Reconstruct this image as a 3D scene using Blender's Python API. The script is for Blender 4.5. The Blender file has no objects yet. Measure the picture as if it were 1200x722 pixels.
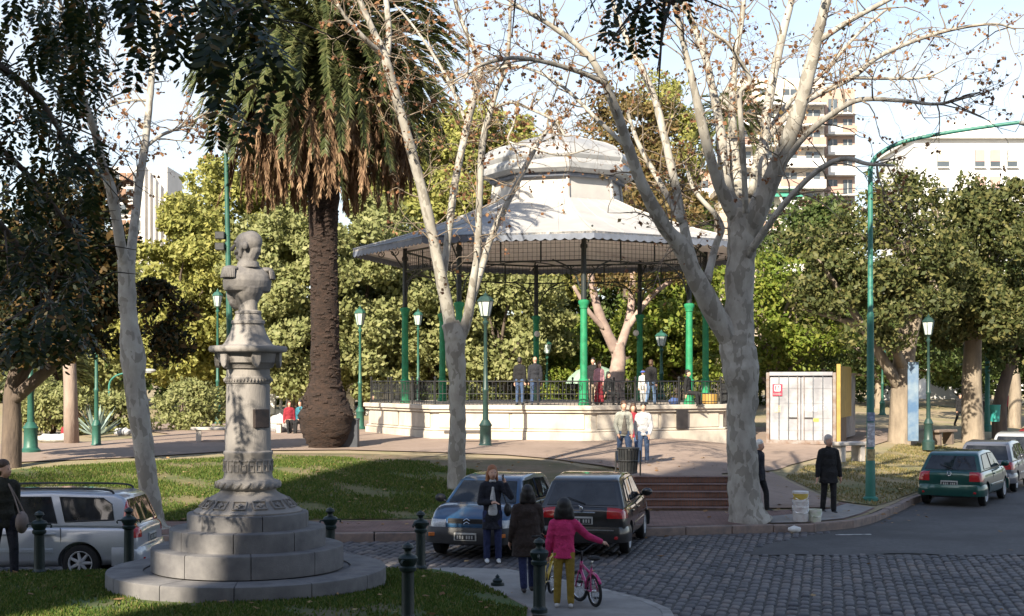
import bpy, bmesh, math, random
import numpy as np
from mathutils import Vector, Matrix
from mathutils import geometry as mgeo

PI = math.pi
R = math.radians
SC = bpy.context.scene
COL = SC.collection
F, H, HY = 1600.0, 3.2, 445.0      # focal length in photo pixels, eye height (m), horizon row

# ------------------------------------------------------------------ camera
cam = bpy.data.objects.new('camera', bpy.data.cameras.new('camera'))
COL.objects.link(cam)
cam.location = (0, 0, H)
cam.rotation_euler = (PI / 2, 0, 0)
cam.data.sensor_width = 36
cam.data.lens = 36 * F / 1200
cam.data.shift_y = (HY - 361) / 1200
cam.data.clip_start = 0.1
cam.data.clip_end = 3000
SC.camera = cam

# ------------------------------------------------------------------ sky and sun
SUN_AZ, SUN_EL = 24.0, 31.0        # the sun stands behind the viewer, to the left
sd = Vector((-math.sin(R(SUN_AZ)) * math.cos(R(SUN_EL)), -math.cos(R(SUN_AZ)) * math.cos(R(SUN_EL)), math.sin(R(SUN_EL))))
world = bpy.data.worlds.new('World')
SC.world = world
world.use_nodes = True
wn = world.node_tree
bg = wn.nodes['Background']
sky = wn.nodes.new('ShaderNodeTexSky')
sky.sky_type = 'NISHITA'
sky.sun_disc = False
sky.sun_elevation = R(SUN_EL)
sky.sun_rotation = math.atan2(sd.x, sd.y)
sky.air_density = 1.0
sky.dust_density = 1.0
sky.ozone_density = 1.0
# thin high haze: a white veil, thicker towards the horizon, over the clear sky
geo = wn.nodes.new('ShaderNodeTexCoord')
sep = wn.nodes.new('ShaderNodeSeparateXYZ'); wn.links.new(geo.outputs['Generated'], sep.inputs[0])
cmap = wn.nodes.new('ShaderNodeMapping'); cmap.inputs['Scale'].default_value = (1.6, 1.6, 4.5); wn.links.new(geo.outputs['Generated'], cmap.inputs[0])
cn = wn.nodes.new('ShaderNodeTexNoise'); cn.inputs['Scale'].default_value = 2.2; cn.inputs['Detail'].default_value = 5; wn.links.new(cmap.outputs[0], cn.inputs['Vector'])
veil = wn.nodes.new('ShaderNodeMapRange'); veil.inputs[1].default_value = 0.0; veil.inputs[2].default_value = 0.55; veil.inputs[3].default_value = 0.52; veil.inputs[4].default_value = 0.0; wn.links.new(sep.outputs[2], veil.inputs[0])
cr0 = wn.nodes.new('ShaderNodeMapRange'); cr0.inputs[1].default_value = 0.35; cr0.inputs[2].default_value = 0.7; cr0.inputs[3].default_value = 0.0; cr0.inputs[4].default_value = 0.40; wn.links.new(cn.outputs[0], cr0.inputs[0])
cf = wn.nodes.new('ShaderNodeMapRange'); cf.inputs[1].default_value = 0.2; cf.inputs[2].default_value = 0.75; cf.inputs[3].default_value = 1.0; cf.inputs[4].default_value = 0.15; wn.links.new(sep.outputs[2], cf.inputs[0])
cm_ = wn.nodes.new('ShaderNodeMath'); cm_.operation = 'MULTIPLY'; wn.links.new(cr0.outputs[0], cm_.inputs[0]); wn.links.new(cf.outputs[0], cm_.inputs[1])
vs_ = wn.nodes.new('ShaderNodeMath'); vs_.operation = 'ADD'; vs_.use_clamp = True; wn.links.new(veil.outputs[0], vs_.inputs[0]); wn.links.new(cm_.outputs[0], vs_.inputs[1])
vm = wn.nodes.new('ShaderNodeMix'); vm.data_type = 'RGBA'; wn.links.new(vs_.outputs[0], vm.inputs[0]); wn.links.new(sky.outputs[0], vm.inputs[6]); vm.inputs[7].default_value = (5.0, 5.15, 5.3, 1)
wn.links.new(vm.outputs[2], bg.inputs[0])
bg.inputs[1].default_value = 0.102
sun = bpy.data.objects.new('sun', bpy.data.lights.new('sun', 'SUN'))
COL.objects.link(sun)
sun.data.energy = 5.0
sun.data.angle = R(0.55)
sun.data.color = (1.0, 0.90, 0.73)
sun.rotation_euler = (-sd).to_track_quat('-Z', 'Y').to_euler()
SC.view_settings.view_transform = 'Standard'
SC.view_settings.look = 'None'
SC.view_settings.gamma = 1
SC.view_settings.use_curve_mapping = False
SC.view_settings.exposure = 1.18
SC.cycles.use_denoising = True
SC.cycles.max_bounces = 6
SC.cycles.transparent_max_bounces = 6

# ------------------------------------------------------------------ helpers
def W(px, py, Y):
    """the point that stands Y metres ahead in the direction of a photo pixel"""
    return Vector(((px - 600) / F * Y, Y, H + (HY - py) / F * Y))

def tag(o, label=None, cat=None, group=None, kind=None):
    if label: o['label'] = label
    if cat: o['category'] = cat
    if group: o['group'] = group
    if kind: o['kind'] = kind
    return o

def empty(name, loc=(0, 0, 0), rz=0.0, label=None, cat=None, group=None):
    o = bpy.data.objects.new(name, None)
    COL.objects.link(o)
    o.location = loc
    o.rotation_euler = (0, 0, rz)
    o.empty_display_size = 0.2
    return tag(o, label, cat, group)

def link(name, me, parent=None, loc=(0, 0, 0), rot=None):
    o = bpy.data.objects.new(name, me)
    COL.objects.link(o)
    o.location = loc
    if rot is not None: o.rotation_euler = rot
    if parent is not None: o.parent = parent
    return o

def kids(o, pool=None):
    return [c for c in bpy.data.objects if c.parent == o]

def copy_tree(o, parent=None):
    c = o.copy()
    COL.objects.link(c)
    c.parent = parent
    for ch in list(o.children): copy_tree(ch, c)
    return c

def perp(d):
    d = d.normalized()
    a = Vector((0, 0, 1)) if abs(d.z) < 0.9 else Vector((1, 0, 0))
    u = d.cross(a).normalized()
    return u, d.cross(u).normalized()

class MB:
    def __init__(s):
        s.v, s.f = [], []
    def add(s, vs, fs):
        b = len(s.v)
        s.v += [tuple(p) for p in vs]
        s.f += [tuple(i + b for i in f) for f in fs]
        return s
    def box(s, c, d, rz=0, rot=None):
        x, y, z = d[0] / 2, d[1] / 2, d[2] / 2
        m = rot if rot is not None else Matrix.Rotation(rz, 3, 'Z')
        c = Vector(c)
        vs = [c + m @ Vector(p) for p in ((-x, -y, -z), (x, -y, -z), (x, y, -z), (-x, y, -z), (-x, -y, z), (x, -y, z), (x, y, z), (-x, y, z))]
        return s.add(vs, [(0, 3, 2, 1), (4, 5, 6, 7), (0, 1, 5, 4), (1, 2, 6, 5), (2, 3, 7, 6), (3, 0, 4, 7)])
    def tube(s, pts, rad, n=8, cap=True, phase=0.0):
        pts = [Vector(p) for p in pts]
        if not hasattr(rad, '__len__'): rad = [rad] * len(pts)
        vs, fs = [], []
        u = None
        for i, p in enumerate(pts):
            d = (pts[min(i + 1, len(pts) - 1)] - pts[max(i - 1, 0)])
            if d.length < 1e-9: d = Vector((0, 0, 1))
            d.normalize()
            if u is None: u, w = perp(d)
            else:
                u = (u - d * u.dot(d))
                if u.length < 1e-6: u, w = perp(d)
                u.normalize(); w = d.cross(u)
            for k in range(n):
                a = 2 * PI * k / n + phase
                vs.append(p + (u * math.cos(a) + w * math.sin(a)) * rad[i])
        for i in range(len(pts) - 1):
            for k in range(n):
                a, b = i * n + k, i * n + (k + 1) % n
                fs.append((a, b, b + n, a + n))
        if cap:
            fs.append(tuple(range(n - 1, -1, -1)))
            fs.append(tuple(range((len(pts) - 1) * n, len(pts) * n)))
        return s.add(vs, fs)
    def lathe(s, prof, n=24, c=(0, 0, 0), phase=0.0, a0=0.0, a1=None, cap=True):
        full = a1 is None
        m = n if full else n + 1
        vs, fs = [], []
        for r, z in prof:
            for k in range(m):
                a = phase + (2 * PI * k / n if full else a0 + (a1 - a0) * k / n)
                vs.append((c[0] + r * math.cos(a), c[1] + r * math.sin(a), c[2] + z))
        for i in range(len(prof) - 1):
            for k in range(n):
                a = i * m + k
                b = i * m + (k + 1) % m
                fs.append((a, b, b + m, a + m))
        if cap and full:
            if prof[0][0] > 1e-5: fs.append(tuple(range(n - 1, -1, -1)))
            if prof[-1][0] > 1e-5: fs.append(tuple(range((len(prof) - 1) * m, len(prof) * m)))
        return s.add(vs, fs)
    def ell(s, c, r, n=12, m=8, rot=None):
        vs, fs = [], []
        c = Vector(c)
        for i in range(m + 1):
            t = PI * i / m
            for k in range(n):
                a = 2 * PI * k / n
                p = Vector((r[0] * math.sin(t) * math.cos(a), r[1] * math.sin(t) * math.sin(a), -r[2] * math.cos(t)))
                if rot is not None: p = rot @ p
                vs.append(c + p)
        for i in range(m):
            for k in range(n):
                a, b = i * n + k, i * n + (k + 1) % n
                if i == 0: fs.append((a, b + n, a + n))
                elif i == m - 1: fs.append((a, b, a + n))
                else: fs.append((a, b, b + n, a + n))
        return s.add(vs, fs)
    def cap(s, p0, r0, p1, r1, n=10):
        p0, p1 = Vector(p0), Vector(p1)
        d = p1 - p0
        L = d.length
        if L < 1e-6: return s.ell(p0, (r0, r0, r0), n, 6)
        d.normalize()
        pts, rad = [], []
        for a in (-85, -60, -30, 0):
            pts.append(p0 + d * r0 * math.sin(R(a))); rad.append(r0 * math.cos(R(a)))
        for a in (0, 30, 60, 85):
            pts.append(p1 + d * r1 * math.sin(R(a))); rad.append(r1 * math.cos(R(a)))
        u, w = perp(d)
        vs, fs = [], []
        for p, r in zip(pts, rad):
            for k in range(n):
                a = 2 * PI * k / n
                vs.append(p + (u * math.cos(a) + w * math.sin(a)) * r)
        for i in range(len(pts) - 1):
            for k in range(n):
                a, b = i * n + k, i * n + (k + 1) % n
                fs.append((a, b, b + n, a + n))
        fs.append(tuple(range(n - 1, -1, -1)))
        fs.append(tuple(range((len(pts) - 1) * n, len(pts) * n)))
        return s.add(vs, fs)
    def loft(s, rings, n=18):
        """closed body through elliptical rings (center, rx, ry, turn)"""
        vs, fs = [], []
        for c, rx, ry, a in rings:
            ca, sa = math.cos(a), math.sin(a)
            for k in range(n):
                t = 2 * PI * k / n
                x, y = rx * math.cos(t), ry * math.sin(t)
                vs.append((c[0] + x * ca - y * sa, c[1] + x * sa + y * ca, c[2]))
        for i in range(len(rings) - 1):
            for k in range(n):
                a, b = i * n + k, i * n + (k + 1) % n
                fs.append((a, b, b + n, a + n))
        fs += [tuple(range(n - 1, -1, -1)), tuple(range((len(rings) - 1) * n, len(rings) * n))]
        return s.add(vs, fs)
    def prism(s, poly, z0, z1):
        n = len(poly)
        vs = [(p[0], p[1], z0) for p in poly] + [(p[0], p[1], z1) for p in poly]
        fs = [tuple(range(n - 1, -1, -1)), tuple(range(n, 2 * n))]
        fs += [(i, (i + 1) % n, (i + 1) % n + n, i + n) for i in range(n)]
        return s.add(vs, fs)
    def plate(s, pts, nrm, th):
        """a flat polygon given in space, thickened along nrm"""
        n = len(pts)
        nrm = Vector(nrm)
        vs = [Vector(p) for p in pts] + [Vector(p) + nrm * th for p in pts]
        fs = [tuple(range(n - 1, -1, -1)), tuple(range(n, 2 * n))]
        fs += [(i, (i + 1) % n, (i + 1) % n + n, i + n) for i in range(n)]
        return s.add(vs, fs)
    def xf(s, m):
        s.v = [tuple(m @ Vector(p)) for p in s.v]
        return s
    def mesh(s, name, mat, smooth=35, bevel=0, segs=1):
        me = bpy.data.meshes.new(name)
        me.from_pydata(s.v, [], s.f)
        bm = bmesh.new(); bm.from_mesh(me)
        bmesh.ops.recalc_face_normals(bm, faces=bm.faces[:])
        if bevel:
            ed = [e for e in bm.edges if len(e.link_faces) == 2 and e.calc_face_angle(0) > 0.5]
            bmesh.ops.bevel(bm, geom=ed, offset=bevel, segments=segs, affect='EDGES', profile=0.5, clamp_overlap=True)
        bm.to_mesh(me); bm.free()
        if mat is not None: me.materials.append(mat)
        if smooth:
            me.shade_smooth()
            if smooth < 180: me.set_sharp_from_angle(angle=R(smooth))
        me.update()
        return me
    def build(s, name, mat, parent=None, smooth=35, bevel=0, segs=1, loc=(0, 0, 0), rot=None):
        return link(name, s.mesh(name, mat, smooth, bevel, segs), parent, loc, rot)

def mesh_np(name, V, Fc, mat, smooth=False):
    """bulk mesh: V (n,3), Fc (m,k) of equal-sized faces"""
    V = np.asarray(V, dtype=np.float32); Fc = np.asarray(Fc, dtype=np.int32)
    me = bpy.data.meshes.new(name)
    m, k = Fc.shape
    me.vertices.add(len(V)); me.vertices.foreach_set('co', V.ravel())
    me.loops.add(m * k); me.loops.foreach_set('vertex_index', Fc.ravel())
    me.polygons.add(m); me.polygons.foreach_set('loop_start', np.arange(m, dtype=np.int32) * k)
    me.update(calc_edges=True)
    if mat is not None: me.materials.append(mat)
    if smooth: me.shade_smooth()
    return me

def unit(a):
    return a / np.maximum(np.linalg.norm(a, axis=1, keepdims=True), 1e-9)

def leaf_quads(C, size, rng, aspect=0.45, up=0.3, droop=0.0, jit=0.42, out=None):
    """diamond leaf faces round the points C"""
    n = len(C)
    d = rng.normal(size=(n, 3)); d[:, 2] -= droop
    d = unit(d)
    t = rng.normal(size=(n, 3)) * (1.0 if out is None else .55); t[:, 2] += up
    if out is not None: t += out * 1.1
    b = unit(np.cross(d, t))
    s = (size * (1 + jit * rng.uniform(-1, 1, n)))[:, None]
    a = d * s * 0.5
    w = b * s * 0.5 * aspect
    nrm = np.cross(d, b) * s * 0.10
    V = np.stack([C - a, C + w - a * 0.1 + nrm, C + a, C - w - a * 0.1 + nrm], axis=1).reshape(-1, 3)
    return V, np.arange(n * 4).reshape(n, 4)

# ------------------------------------------------------------------ materials
MATS = {}
def nt(name):
    m = bpy.data.materials.new(name)
    m.use_nodes = True
    t = m.node_tree
    return m, t, t.nodes['Principled BSDF']

def ramp(t, fac, stops):
    r = t.nodes.new('ShaderNodeValToRGB')
    e = r.color_ramp.elements
    while len(e) > 1: e.remove(e[-1])
    e[0].position, e[0].color = stops[0][0], (*stops[0][1], 1)
    for p, c in stops[1:]:
        x = e.new(p); x.color = (*c, 1)
    t.links.new(fac, r.inputs[0])
    return r.outputs[0]

def coords(t, kind='Object', scale=(1, 1, 1)):
    tc = t.nodes.new('ShaderNodeTexCoord')
    mp = t.nodes.new('ShaderNodeMapping')
    mp.inputs['Scale'].default_value = scale
    t.links.new(tc.outputs[kind], mp.inputs[0])
    return mp.outputs[0]

def noise(t, vec, scale, detail=4, rough=0.6):
    n = t.nodes.new('ShaderNodeTexNoise')
    n.inputs['Scale'].default_value = scale
    n.inputs['Detail'].default_value = detail
    n.inputs['Roughness'].default_value = rough
    t.links.new(vec, n.inputs['Vector'])
    return n.outputs['Fac']

def bump(t, b, hgt, strength, dist=0.02):
    n = t.nodes.new('ShaderNodeBump')
    n.inputs['Strength'].default_value = strength
    n.inputs['Distance'].default_value = dist
    t.links.new(hgt, n.inputs['Height'])
    t.links.new(n.outputs[0], b.inputs['Normal'])

def mixc(t, fac, a, b, mode='MIX'):
    m = t.nodes.new('ShaderNodeMix'); m.data_type = 'RGBA'; m.blend_type = mode
    for v, k in ((fac, 0), (a, 6), (b, 7)):
        if hasattr(v, 'links'): t.links.new(v, m.inputs[k])
        elif k == 0: m.inputs[0].default_value = v
        else: m.inputs[k].default_value = (*v, 1)
    return m.outputs[2]

def pm(name, c1, c2=None, scale=6, rough=0.7, bmp=0.0, bscale=30, metal=0.0, coat=0.0, stretch=(1, 1, 1), lo=0.35, hi=0.65, spec=None, kind='Object', bdist=0.02):
    if name in MATS: return MATS[name]
    m, t, b = nt(name)
    b.inputs['Roughness'].default_value = rough
    b.inputs['Metallic'].default_value = metal
    b.inputs['Coat Weight'].default_value = coat
    b.inputs['Coat Roughness'].default_value = 0.05
    if spec is not None: b.inputs['Specular IOR Level'].default_value = spec
    if c2 is None: c2 = tuple(x * 0.82 for x in c1)
    v = coords(t, kind, stretch)
    col = ramp(t, noise(t, v, scale), [(lo, c1), (hi, c2)])
    t.links.new(col, b.inputs['Base Color'])
    if bmp: bump(t, b, noise(t, v, bscale, 5), bmp, bdist)
    if name == 'car_glass': bump(t, b, noise(t, v, 1.6, 1), .25, .05)
    MATS[name] = m
    return m

def leafmat(name, stops, rough=0.55, trans=0.35):
    """leaves: every leaf its own shade of green"""
    m, t, b = nt(name)
    g = t.nodes.new('ShaderNodeNewGeometry')
    c = ramp(t, g.outputs['Random Per Island'], stops)
    t.links.new(c, b.inputs['Base Color'])
    b.inputs['Roughness'].default_value = rough
    b.inputs['Specular IOR Level'].default_value = 0.25
    if trans:
        tr = t.nodes.new('ShaderNodeBsdfTranslucent')
        t.links.new(c, tr.inputs[0])
        mx = t.nodes.new('ShaderNodeMixShader'); mx.inputs[0].default_value = trans
        t.links.new(b.outputs[0], mx.inputs[1]); t.links.new(tr.outputs[0], mx.inputs[2])
        t.links.new(mx.outputs[0], t.nodes['Material Output'].inputs[0])
    MATS[name] = m
    return m

def mat_plane_bark():
    m, t, b = nt('plane_bark')
    v = coords(t, 'Object', (1, 1, 0.55))
    n1 = noise(t, v, 3.2, 5, 0.65)
    base = ramp(t, n1, [(0.28, (0.22, 0.20, 0.175)), (0.45, (0.34, 0.315, 0.275)), (0.68, (0.45, 0.425, 0.37))])
    vo = t.nodes.new('ShaderNodeTexVoronoi'); vo.inputs['Scale'].default_value = 8.0
    mixv = t.nodes.new('ShaderNodeVectorMath'); mixv.operation = 'ADD'
    nn = t.nodes.new('ShaderNodeTexNoise'); nn.inputs['Scale'].default_value = 5; t.links.new(v, nn.inputs['Vector'])
    sc = t.nodes.new('ShaderNodeVectorMath'); sc.operation = 'SCALE'; sc.inputs['Scale'].default_value = 0.35
    t.links.new(nn.outputs['Color'], sc.inputs[0]); t.links.new(v, mixv.inputs[0]); t.links.new(sc.outputs[0], mixv.inputs[1])
    t.links.new(mixv.outputs[0], vo.inputs['Vector'])
    patch = ramp(t, vo.outputs['Color'], [(0.60, (0, 0, 0)), (0.66, (.6, .6, .6))])
    c = mixc(t, patch, base, (0.17, 0.15, 0.12))
    t.links.new(c, b.inputs['Base Color'])
    b.inputs['Roughness'].default_value = 0.85
    bump(t, b, patch, 0.5, 0.02)
    return m

def mat_speck(name, stops, scale, rough=0.85, bscale=60, bmp=0.25, big=None, bigs=0.6):
    """granular ground: fine speckle over large patches"""
    m, t, b = nt(name)
    v = coords(t)
    c = ramp(t, noise(t, v, scale, 6, 0.7), stops)
    if big is not None:
        f = ramp(t, noise(t, v, bigs, 4, 0.6), [(0.42, (0, 0, 0)), (0.62, (1, 1, 1))])
        c = mixc(t, f, c, mixc(t, 0.75, c, big))
    t.links.new(c, b.inputs['Base Color'])
    b.inputs['Roughness'].default_value = rough
    bump(t, b, noise(t, v, bscale, 6, 0.7), bmp, 0.02)
    MATS[name] = m
    return m

def mat_tiles(name, c1, c2, mortar, w, h, rz=0.0, rough=0.85, msize=0.012):
    m, t, b = nt(name)
    tc = t.nodes.new('ShaderNodeTexCoord'); mp = t.nodes.new('ShaderNodeMapping')
    mp.inputs['Rotation'].default_value = (0, 0, rz)
    t.links.new(tc.outputs['Object'], mp.inputs[0])
    br = t.nodes.new('ShaderNodeTexBrick')
    br.inputs['Color1'].default_value = (*c1, 1); br.inputs['Color2'].default_value = (*c2, 1); br.inputs['Mortar'].default_value = (*mortar, 1)
    br.inputs['Scale'].default_value = 1.0; br.inputs['Brick Width'].default_value = w; br.inputs['Row Height'].default_value = h
    br.inputs['Mortar Size'].default_value = msize; br.inputs['Mortar Smooth'].default_value = 0.3
    t.links.new(mp.outputs[0], br.inputs['Vector'])
    n = noise(t, mp.outputs[0], 1.3, 6, 0.7)
    dirt = ramp(t, n, [(0.35, (0.55, 0.5, 0.48)), (0.65, (1, 1, 1))])
    c = mixc(t, 1.0, br.outputs['Color'], dirt, 'MULTIPLY')
    t.links.new(c, b.inputs['Base Color'])
    b.inputs['Roughness'].default_value = rough
    bump(t, b, n, 0.2)
    MATS[name] = m
    return m

PLANE_BARK = mat_plane_bark()
GRANITE = pm('granite', (0.20, 0.19, 0.185), (0.11, 0.105, 0.108), 3.5, 0.75, 0.4, 70, lo=.3, hi=.7)
COBBLE = None
STEEL_GREEN = pm('green_paint', (0.028, 0.115, 0.085), (0.02, 0.085, 0.062), 5, 0.45, 0.15, 40)
BLACK_IRON = pm('black_iron', (0.016, 0.018, 0.02), (0.03, 0.03, 0.032), 9, 0.5, 0.15, 40)
BOTTLE_GREEN = pm('bottle_green_iron', (0.006, 0.015, 0.014), (0.011, 0.024, 0.021), 7, 0.42, 0.2, 40)
GLASS_DARK = pm('car_glass', (0.008, 0.009, 0.011), (0.035, 0.038, 0.042), 2.6, 0.03, spec=0.6)
RUBBER = pm('rubber', (0.014, 0.014, 0.015), (0.022, 0.022, 0.022), 20, 0.85)
WHITE_PAINT = pm('white_paint', (0.78, 0.77, 0.74), (0.62, 0.61, 0.58), 4, 0.55, 0.1, 20)
CHROME = pm('chrome', (0.75, 0.75, 0.76), (0.6, 0.6, 0.62), 5, 0.2, metal=1.0)
LAMP_GLASS = pm('lamp_glass', (0.62, 0.66, 0.62), (0.45, 0.5, 0.47), 8, 0.2)
# ================================================================== THE GROUND
def inpoly(P, poly):
    x, y = P[:, 0], P[:, 1]
    r = np.zeros(len(P), bool)
    n = len(poly)
    for i in range(n):
        x0, y0 = poly[i][:2]; x1, y1 = poly[(i + 1) % n][:2]
        if y0 == y1: continue
        c = ((y0 > y) != (y1 > y)) & (x < (x1 - x0) * (y - y0) / (y1 - y0) + x0)
        r ^= c
    return r

def sst(a, b, t):
    t = np.clip((t - a) / (b - a), 0, 1)
    return t * t * (3 - 2 * t)

def zpark(x, y):
    x = np.asarray(x, float); y = np.asarray(y, float)
    a = np.interp(y, [29.4, 31, 33.5, 36, 38.4, 42, 46, 55, 80, 150, 400], [.15, .24, .46, .68, .84, .95, 1.04, 1.13, 1.3, 2.0, 4])
    b = np.interp(y, [30, 36, 42, 52, 60, 80, 150, 400], [.15, .3, .5, .85, .9, 1.05, 2.0, 4])
    z = a + (b - a) * sst(5.6, 8.6, x)
    pl = np.interp(y, [30.9, 33.1, 38.4, 42, 46, 55, 80, 150, 400], [.15, .87, .87, .95, 1.04, 1.13, 1.3, 2.0, 4])
    w = sst(2.1, 2.75, x) * (1 - sst(5.3, 6.6, x)) * sst(32.9, 33.1, y) * (1 - sst(38.0, 42.0, y))
    z = z + (pl - z) * w
    dl = -((x - 10.2) * math.cos(R(28)) - (y - 34.9) * math.sin(R(28)))
    return np.minimum(z, .15 + .11 * np.maximum(dl - .15, 0))

def zlawn(x, y):
    """the raised lawn with the monument, towards the viewer"""
    x = np.asarray(x, float); y = np.asarray(y, float)
    z = np.interp(y, [-10, 2, 8, 15, 17.5, 20, 21.6, 40], [1.9, 1.6, 0.9, .42, .36, .30, .2, .16])
    return .17 + (z - .17) * sst(0.45, -1.6, x + np.interp(y, [10, 17.5, 19.5, 23], [-1.2, -.25, .2, 1.0]))

def dens(poly, step):
    out = []
    n = len(poly)
    for i in range(n):
        a, b = Vector(poly[i][:2]), Vector(poly[(i + 1) % n][:2])
        st = step(0.5 * (a.x + b.x), min(a.y, b.y)) if callable(step) else step
        k = max(1, min(400, int((b - a).length / st)))
        for j in range(k): out.append(tuple(a.lerp(b, j / k)))
    return out

def sheet(name, outer, zfn, mat, fine=0.6, holes=(), lift=0.0, near=(-30, 15, 30, 62), far=9.0, kind='structure', parent=None):
    pts, edges = [], []
    loops = [dens(outer, lambda x, y: fine if y < near[3] and abs(x) < 40 else far)] + [dens(h, fine) for h in holes]
    for lp in loops:
        b = len(pts)
        pts += lp
        edges += [(b + i, b + (i + 1) % len(lp)) for i in range(len(lp))]
    o = np.array(outer)
    x0, y0, x1, y1 = o[:, 0].min(), o[:, 1].min(), o[:, 0].max(), o[:, 1].max()
    gx, gy = np.meshgrid(np.arange(max(x0, near[0]), min(x1, near[2]), fine) + .17 * fine, np.arange(max(y0, near[1]), min(y1, near[3]), fine) + .23 * fine)
    G = [np.stack([gx.ravel(), gy.ravel()], 1)]
    if x1 - x0 > 60 or y1 - y0 > 60:
        gx, gy = np.meshgrid(np.arange(x0, x1, far) + 1.3, np.arange(y0, y1, far) + 1.7)
        q = np.stack([gx.ravel(), gy.ravel()], 1)
        G.append(q[(q[:, 0] < near[0]) | (q[:, 0] > near[2]) | (q[:, 1] < near[1]) | (q[:, 1] > near[3])])
    G = np.concatenate(G)
    G = G[inpoly(G, outer)]
    for h in holes: G = G[~inpoly(G, h)]
    res = mgeo.delaunay_2d_cdt([Vector(p) for p in pts] + [Vector(p) for p in G], edges, [], 0, 1e-5)
    V = np.array([tuple(v) for v in res[0]])
    T = np.array([f for f in res[2] if len(f) == 3])
    c = V[T].mean(axis=1)
    k = inpoly(c, outer)
    for h in holes: k &= ~inpoly(c, h)
    T = T[k]
    V3 = np.concatenate([V, (zfn(V[:, 0], V[:, 1]) + lift)[:, None]], 1)
    me = mesh_np(name, V3, T, mat, True)
    return tag(link(name, me, parent), kind=kind)

flat = lambda z: (lambda x, y: np.full(np.shape(x), z))

M_JOINT = mat_speck('street_dirt', [(0.35, (0.05, 0.047, 0.044)), (0.65, (0.10, 0.092, 0.084))], 14)
M_ASPH = mat_speck('asphalt', [(0.3, (0.06, 0.058, 0.06)), (0.7, (0.115, 0.11, 0.11))], 9, 0.8, 120, 0.3, (0.045, 0.042, 0.042), 0.45)
M_LAWN = mat_speck('lawn_soil', [(0.30, (0.045, 0.07, 0.018)), (0.5, (0.085, 0.105, 0.028)), (0.7, (0.16, 0.135, 0.06))], 3.0, 0.95, 40, 0.5, (0.20, 0.15, 0.075), 0.35)
M_NEARLAWN = mat_speck('near_lawn_soil', [(0.30, (0.04, 0.075, 0.016)), (0.55, (0.07, 0.11, 0.026)), (0.75, (0.12, 0.10, 0.05))], 3.5, 0.95, 40, 0.5, (0.13, 0.09, 0.05), 0.8)
M_DRY = mat_speck('dry_park_ground', [(0.3, (0.23, 0.195, 0.105)), (0.5, (0.30, 0.245, 0.14)), (0.7, (0.13, 0.16, 0.05))], 1.4, 0.95, 30, 0.4, (0.36, 0.27, 0.19), 0.12)
M_PATH = mat_speck('red_gravel_path', [(0.3, (0.245, 0.18, 0.145)), (0.55, (0.32, 0.24, 0.195)), (0.75, (0.205, 0.15, 0.12))], 2.2, 0.95, 70, 0.3, (0.25, 0.185, 0.145), 0.4)
M_BRICKWALK = mat_tiles('brick_sidewalk', (0.26, 0.15, 0.12), (0.215, 0.13, 0.108), (0.13, 0.09, 0.08), 0.21, 0.11, R(3))
M_CONC = mat_speck('pale_concrete', [(0.3, (0.33, 0.31, 0.285)), (0.7, (0.24, 0.225, 0.21))], 3, 0.9, 60, 0.25, (0.20, 0.18, 0.165), 0.9)
M_KERB = pm('kerb_stone', (0.30, 0.225, 0.19), (0.19, 0.155, 0.14), 5, 0.85, 0.35, 40)
M_KERB2 = pm('pale_kerb', (0.36, 0.34, 0.315), (0.24, 0.225, 0.21), 5, 0.85, 0.35, 40)

D28 = (math.sin(R(28)), math.cos(R(28)))
KERB = [(-95, 26.0), (-30, 26.4), (-5.0, 26.8), (-1.6, 27.3), (2.6, 28.0), (4.6, 28.5), (6.4, 28.9), (7.4, 29.6), (8.2, 30.8), (8.9, 32.2), (9.6, 33.6), (10.2, 34.9)]
KEND = (10.2 + D28[0] * 210, 34.9 + D28[1] * 210)
ISLE = [(-95, 20.6), (-20, 21.0), (-7, 21.35), (-3, 21.7), (-1.0, 22.3), (-0.1, 22.1), (0.7, 21.0), (1.35, 20.0), (1.9, 19.0), (2.12, 18.2), (2.1, 17.2), (1.7, 15.5), (0.9, 12), (0.2, 6), (-1.0, -14)]

tag(link('street', mesh_np('street', [(-420, -60, -.022), (420, -60, -.022), (420, 420, -.022), (-420, 420, -.022)], [(0, 1, 2, 3)], M_JOINT)), kind='structure')
STREET = bpy.data.objects['street']
sheet('asphalt_road', [(4.3, 25.0), (5.0, 26.6), (6.3, 28.2), (7.5, 29.35), (8.4, 30.9), (9.1, 32.3), (9.8, 33.7), (10.4, 35.0), (KEND[0] + .2, KEND[1]), (KEND[0] + 14, KEND[1] - 10), (46, 60), (60, 25.0)] + [(24 - k * .55, 25.0 + .16 * math.sin(k * 1.9) + .11 * math.sin(k * 5.3)) for k in range(36)], flat(-0.004), M_ASPH, fine=2.0)

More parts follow.
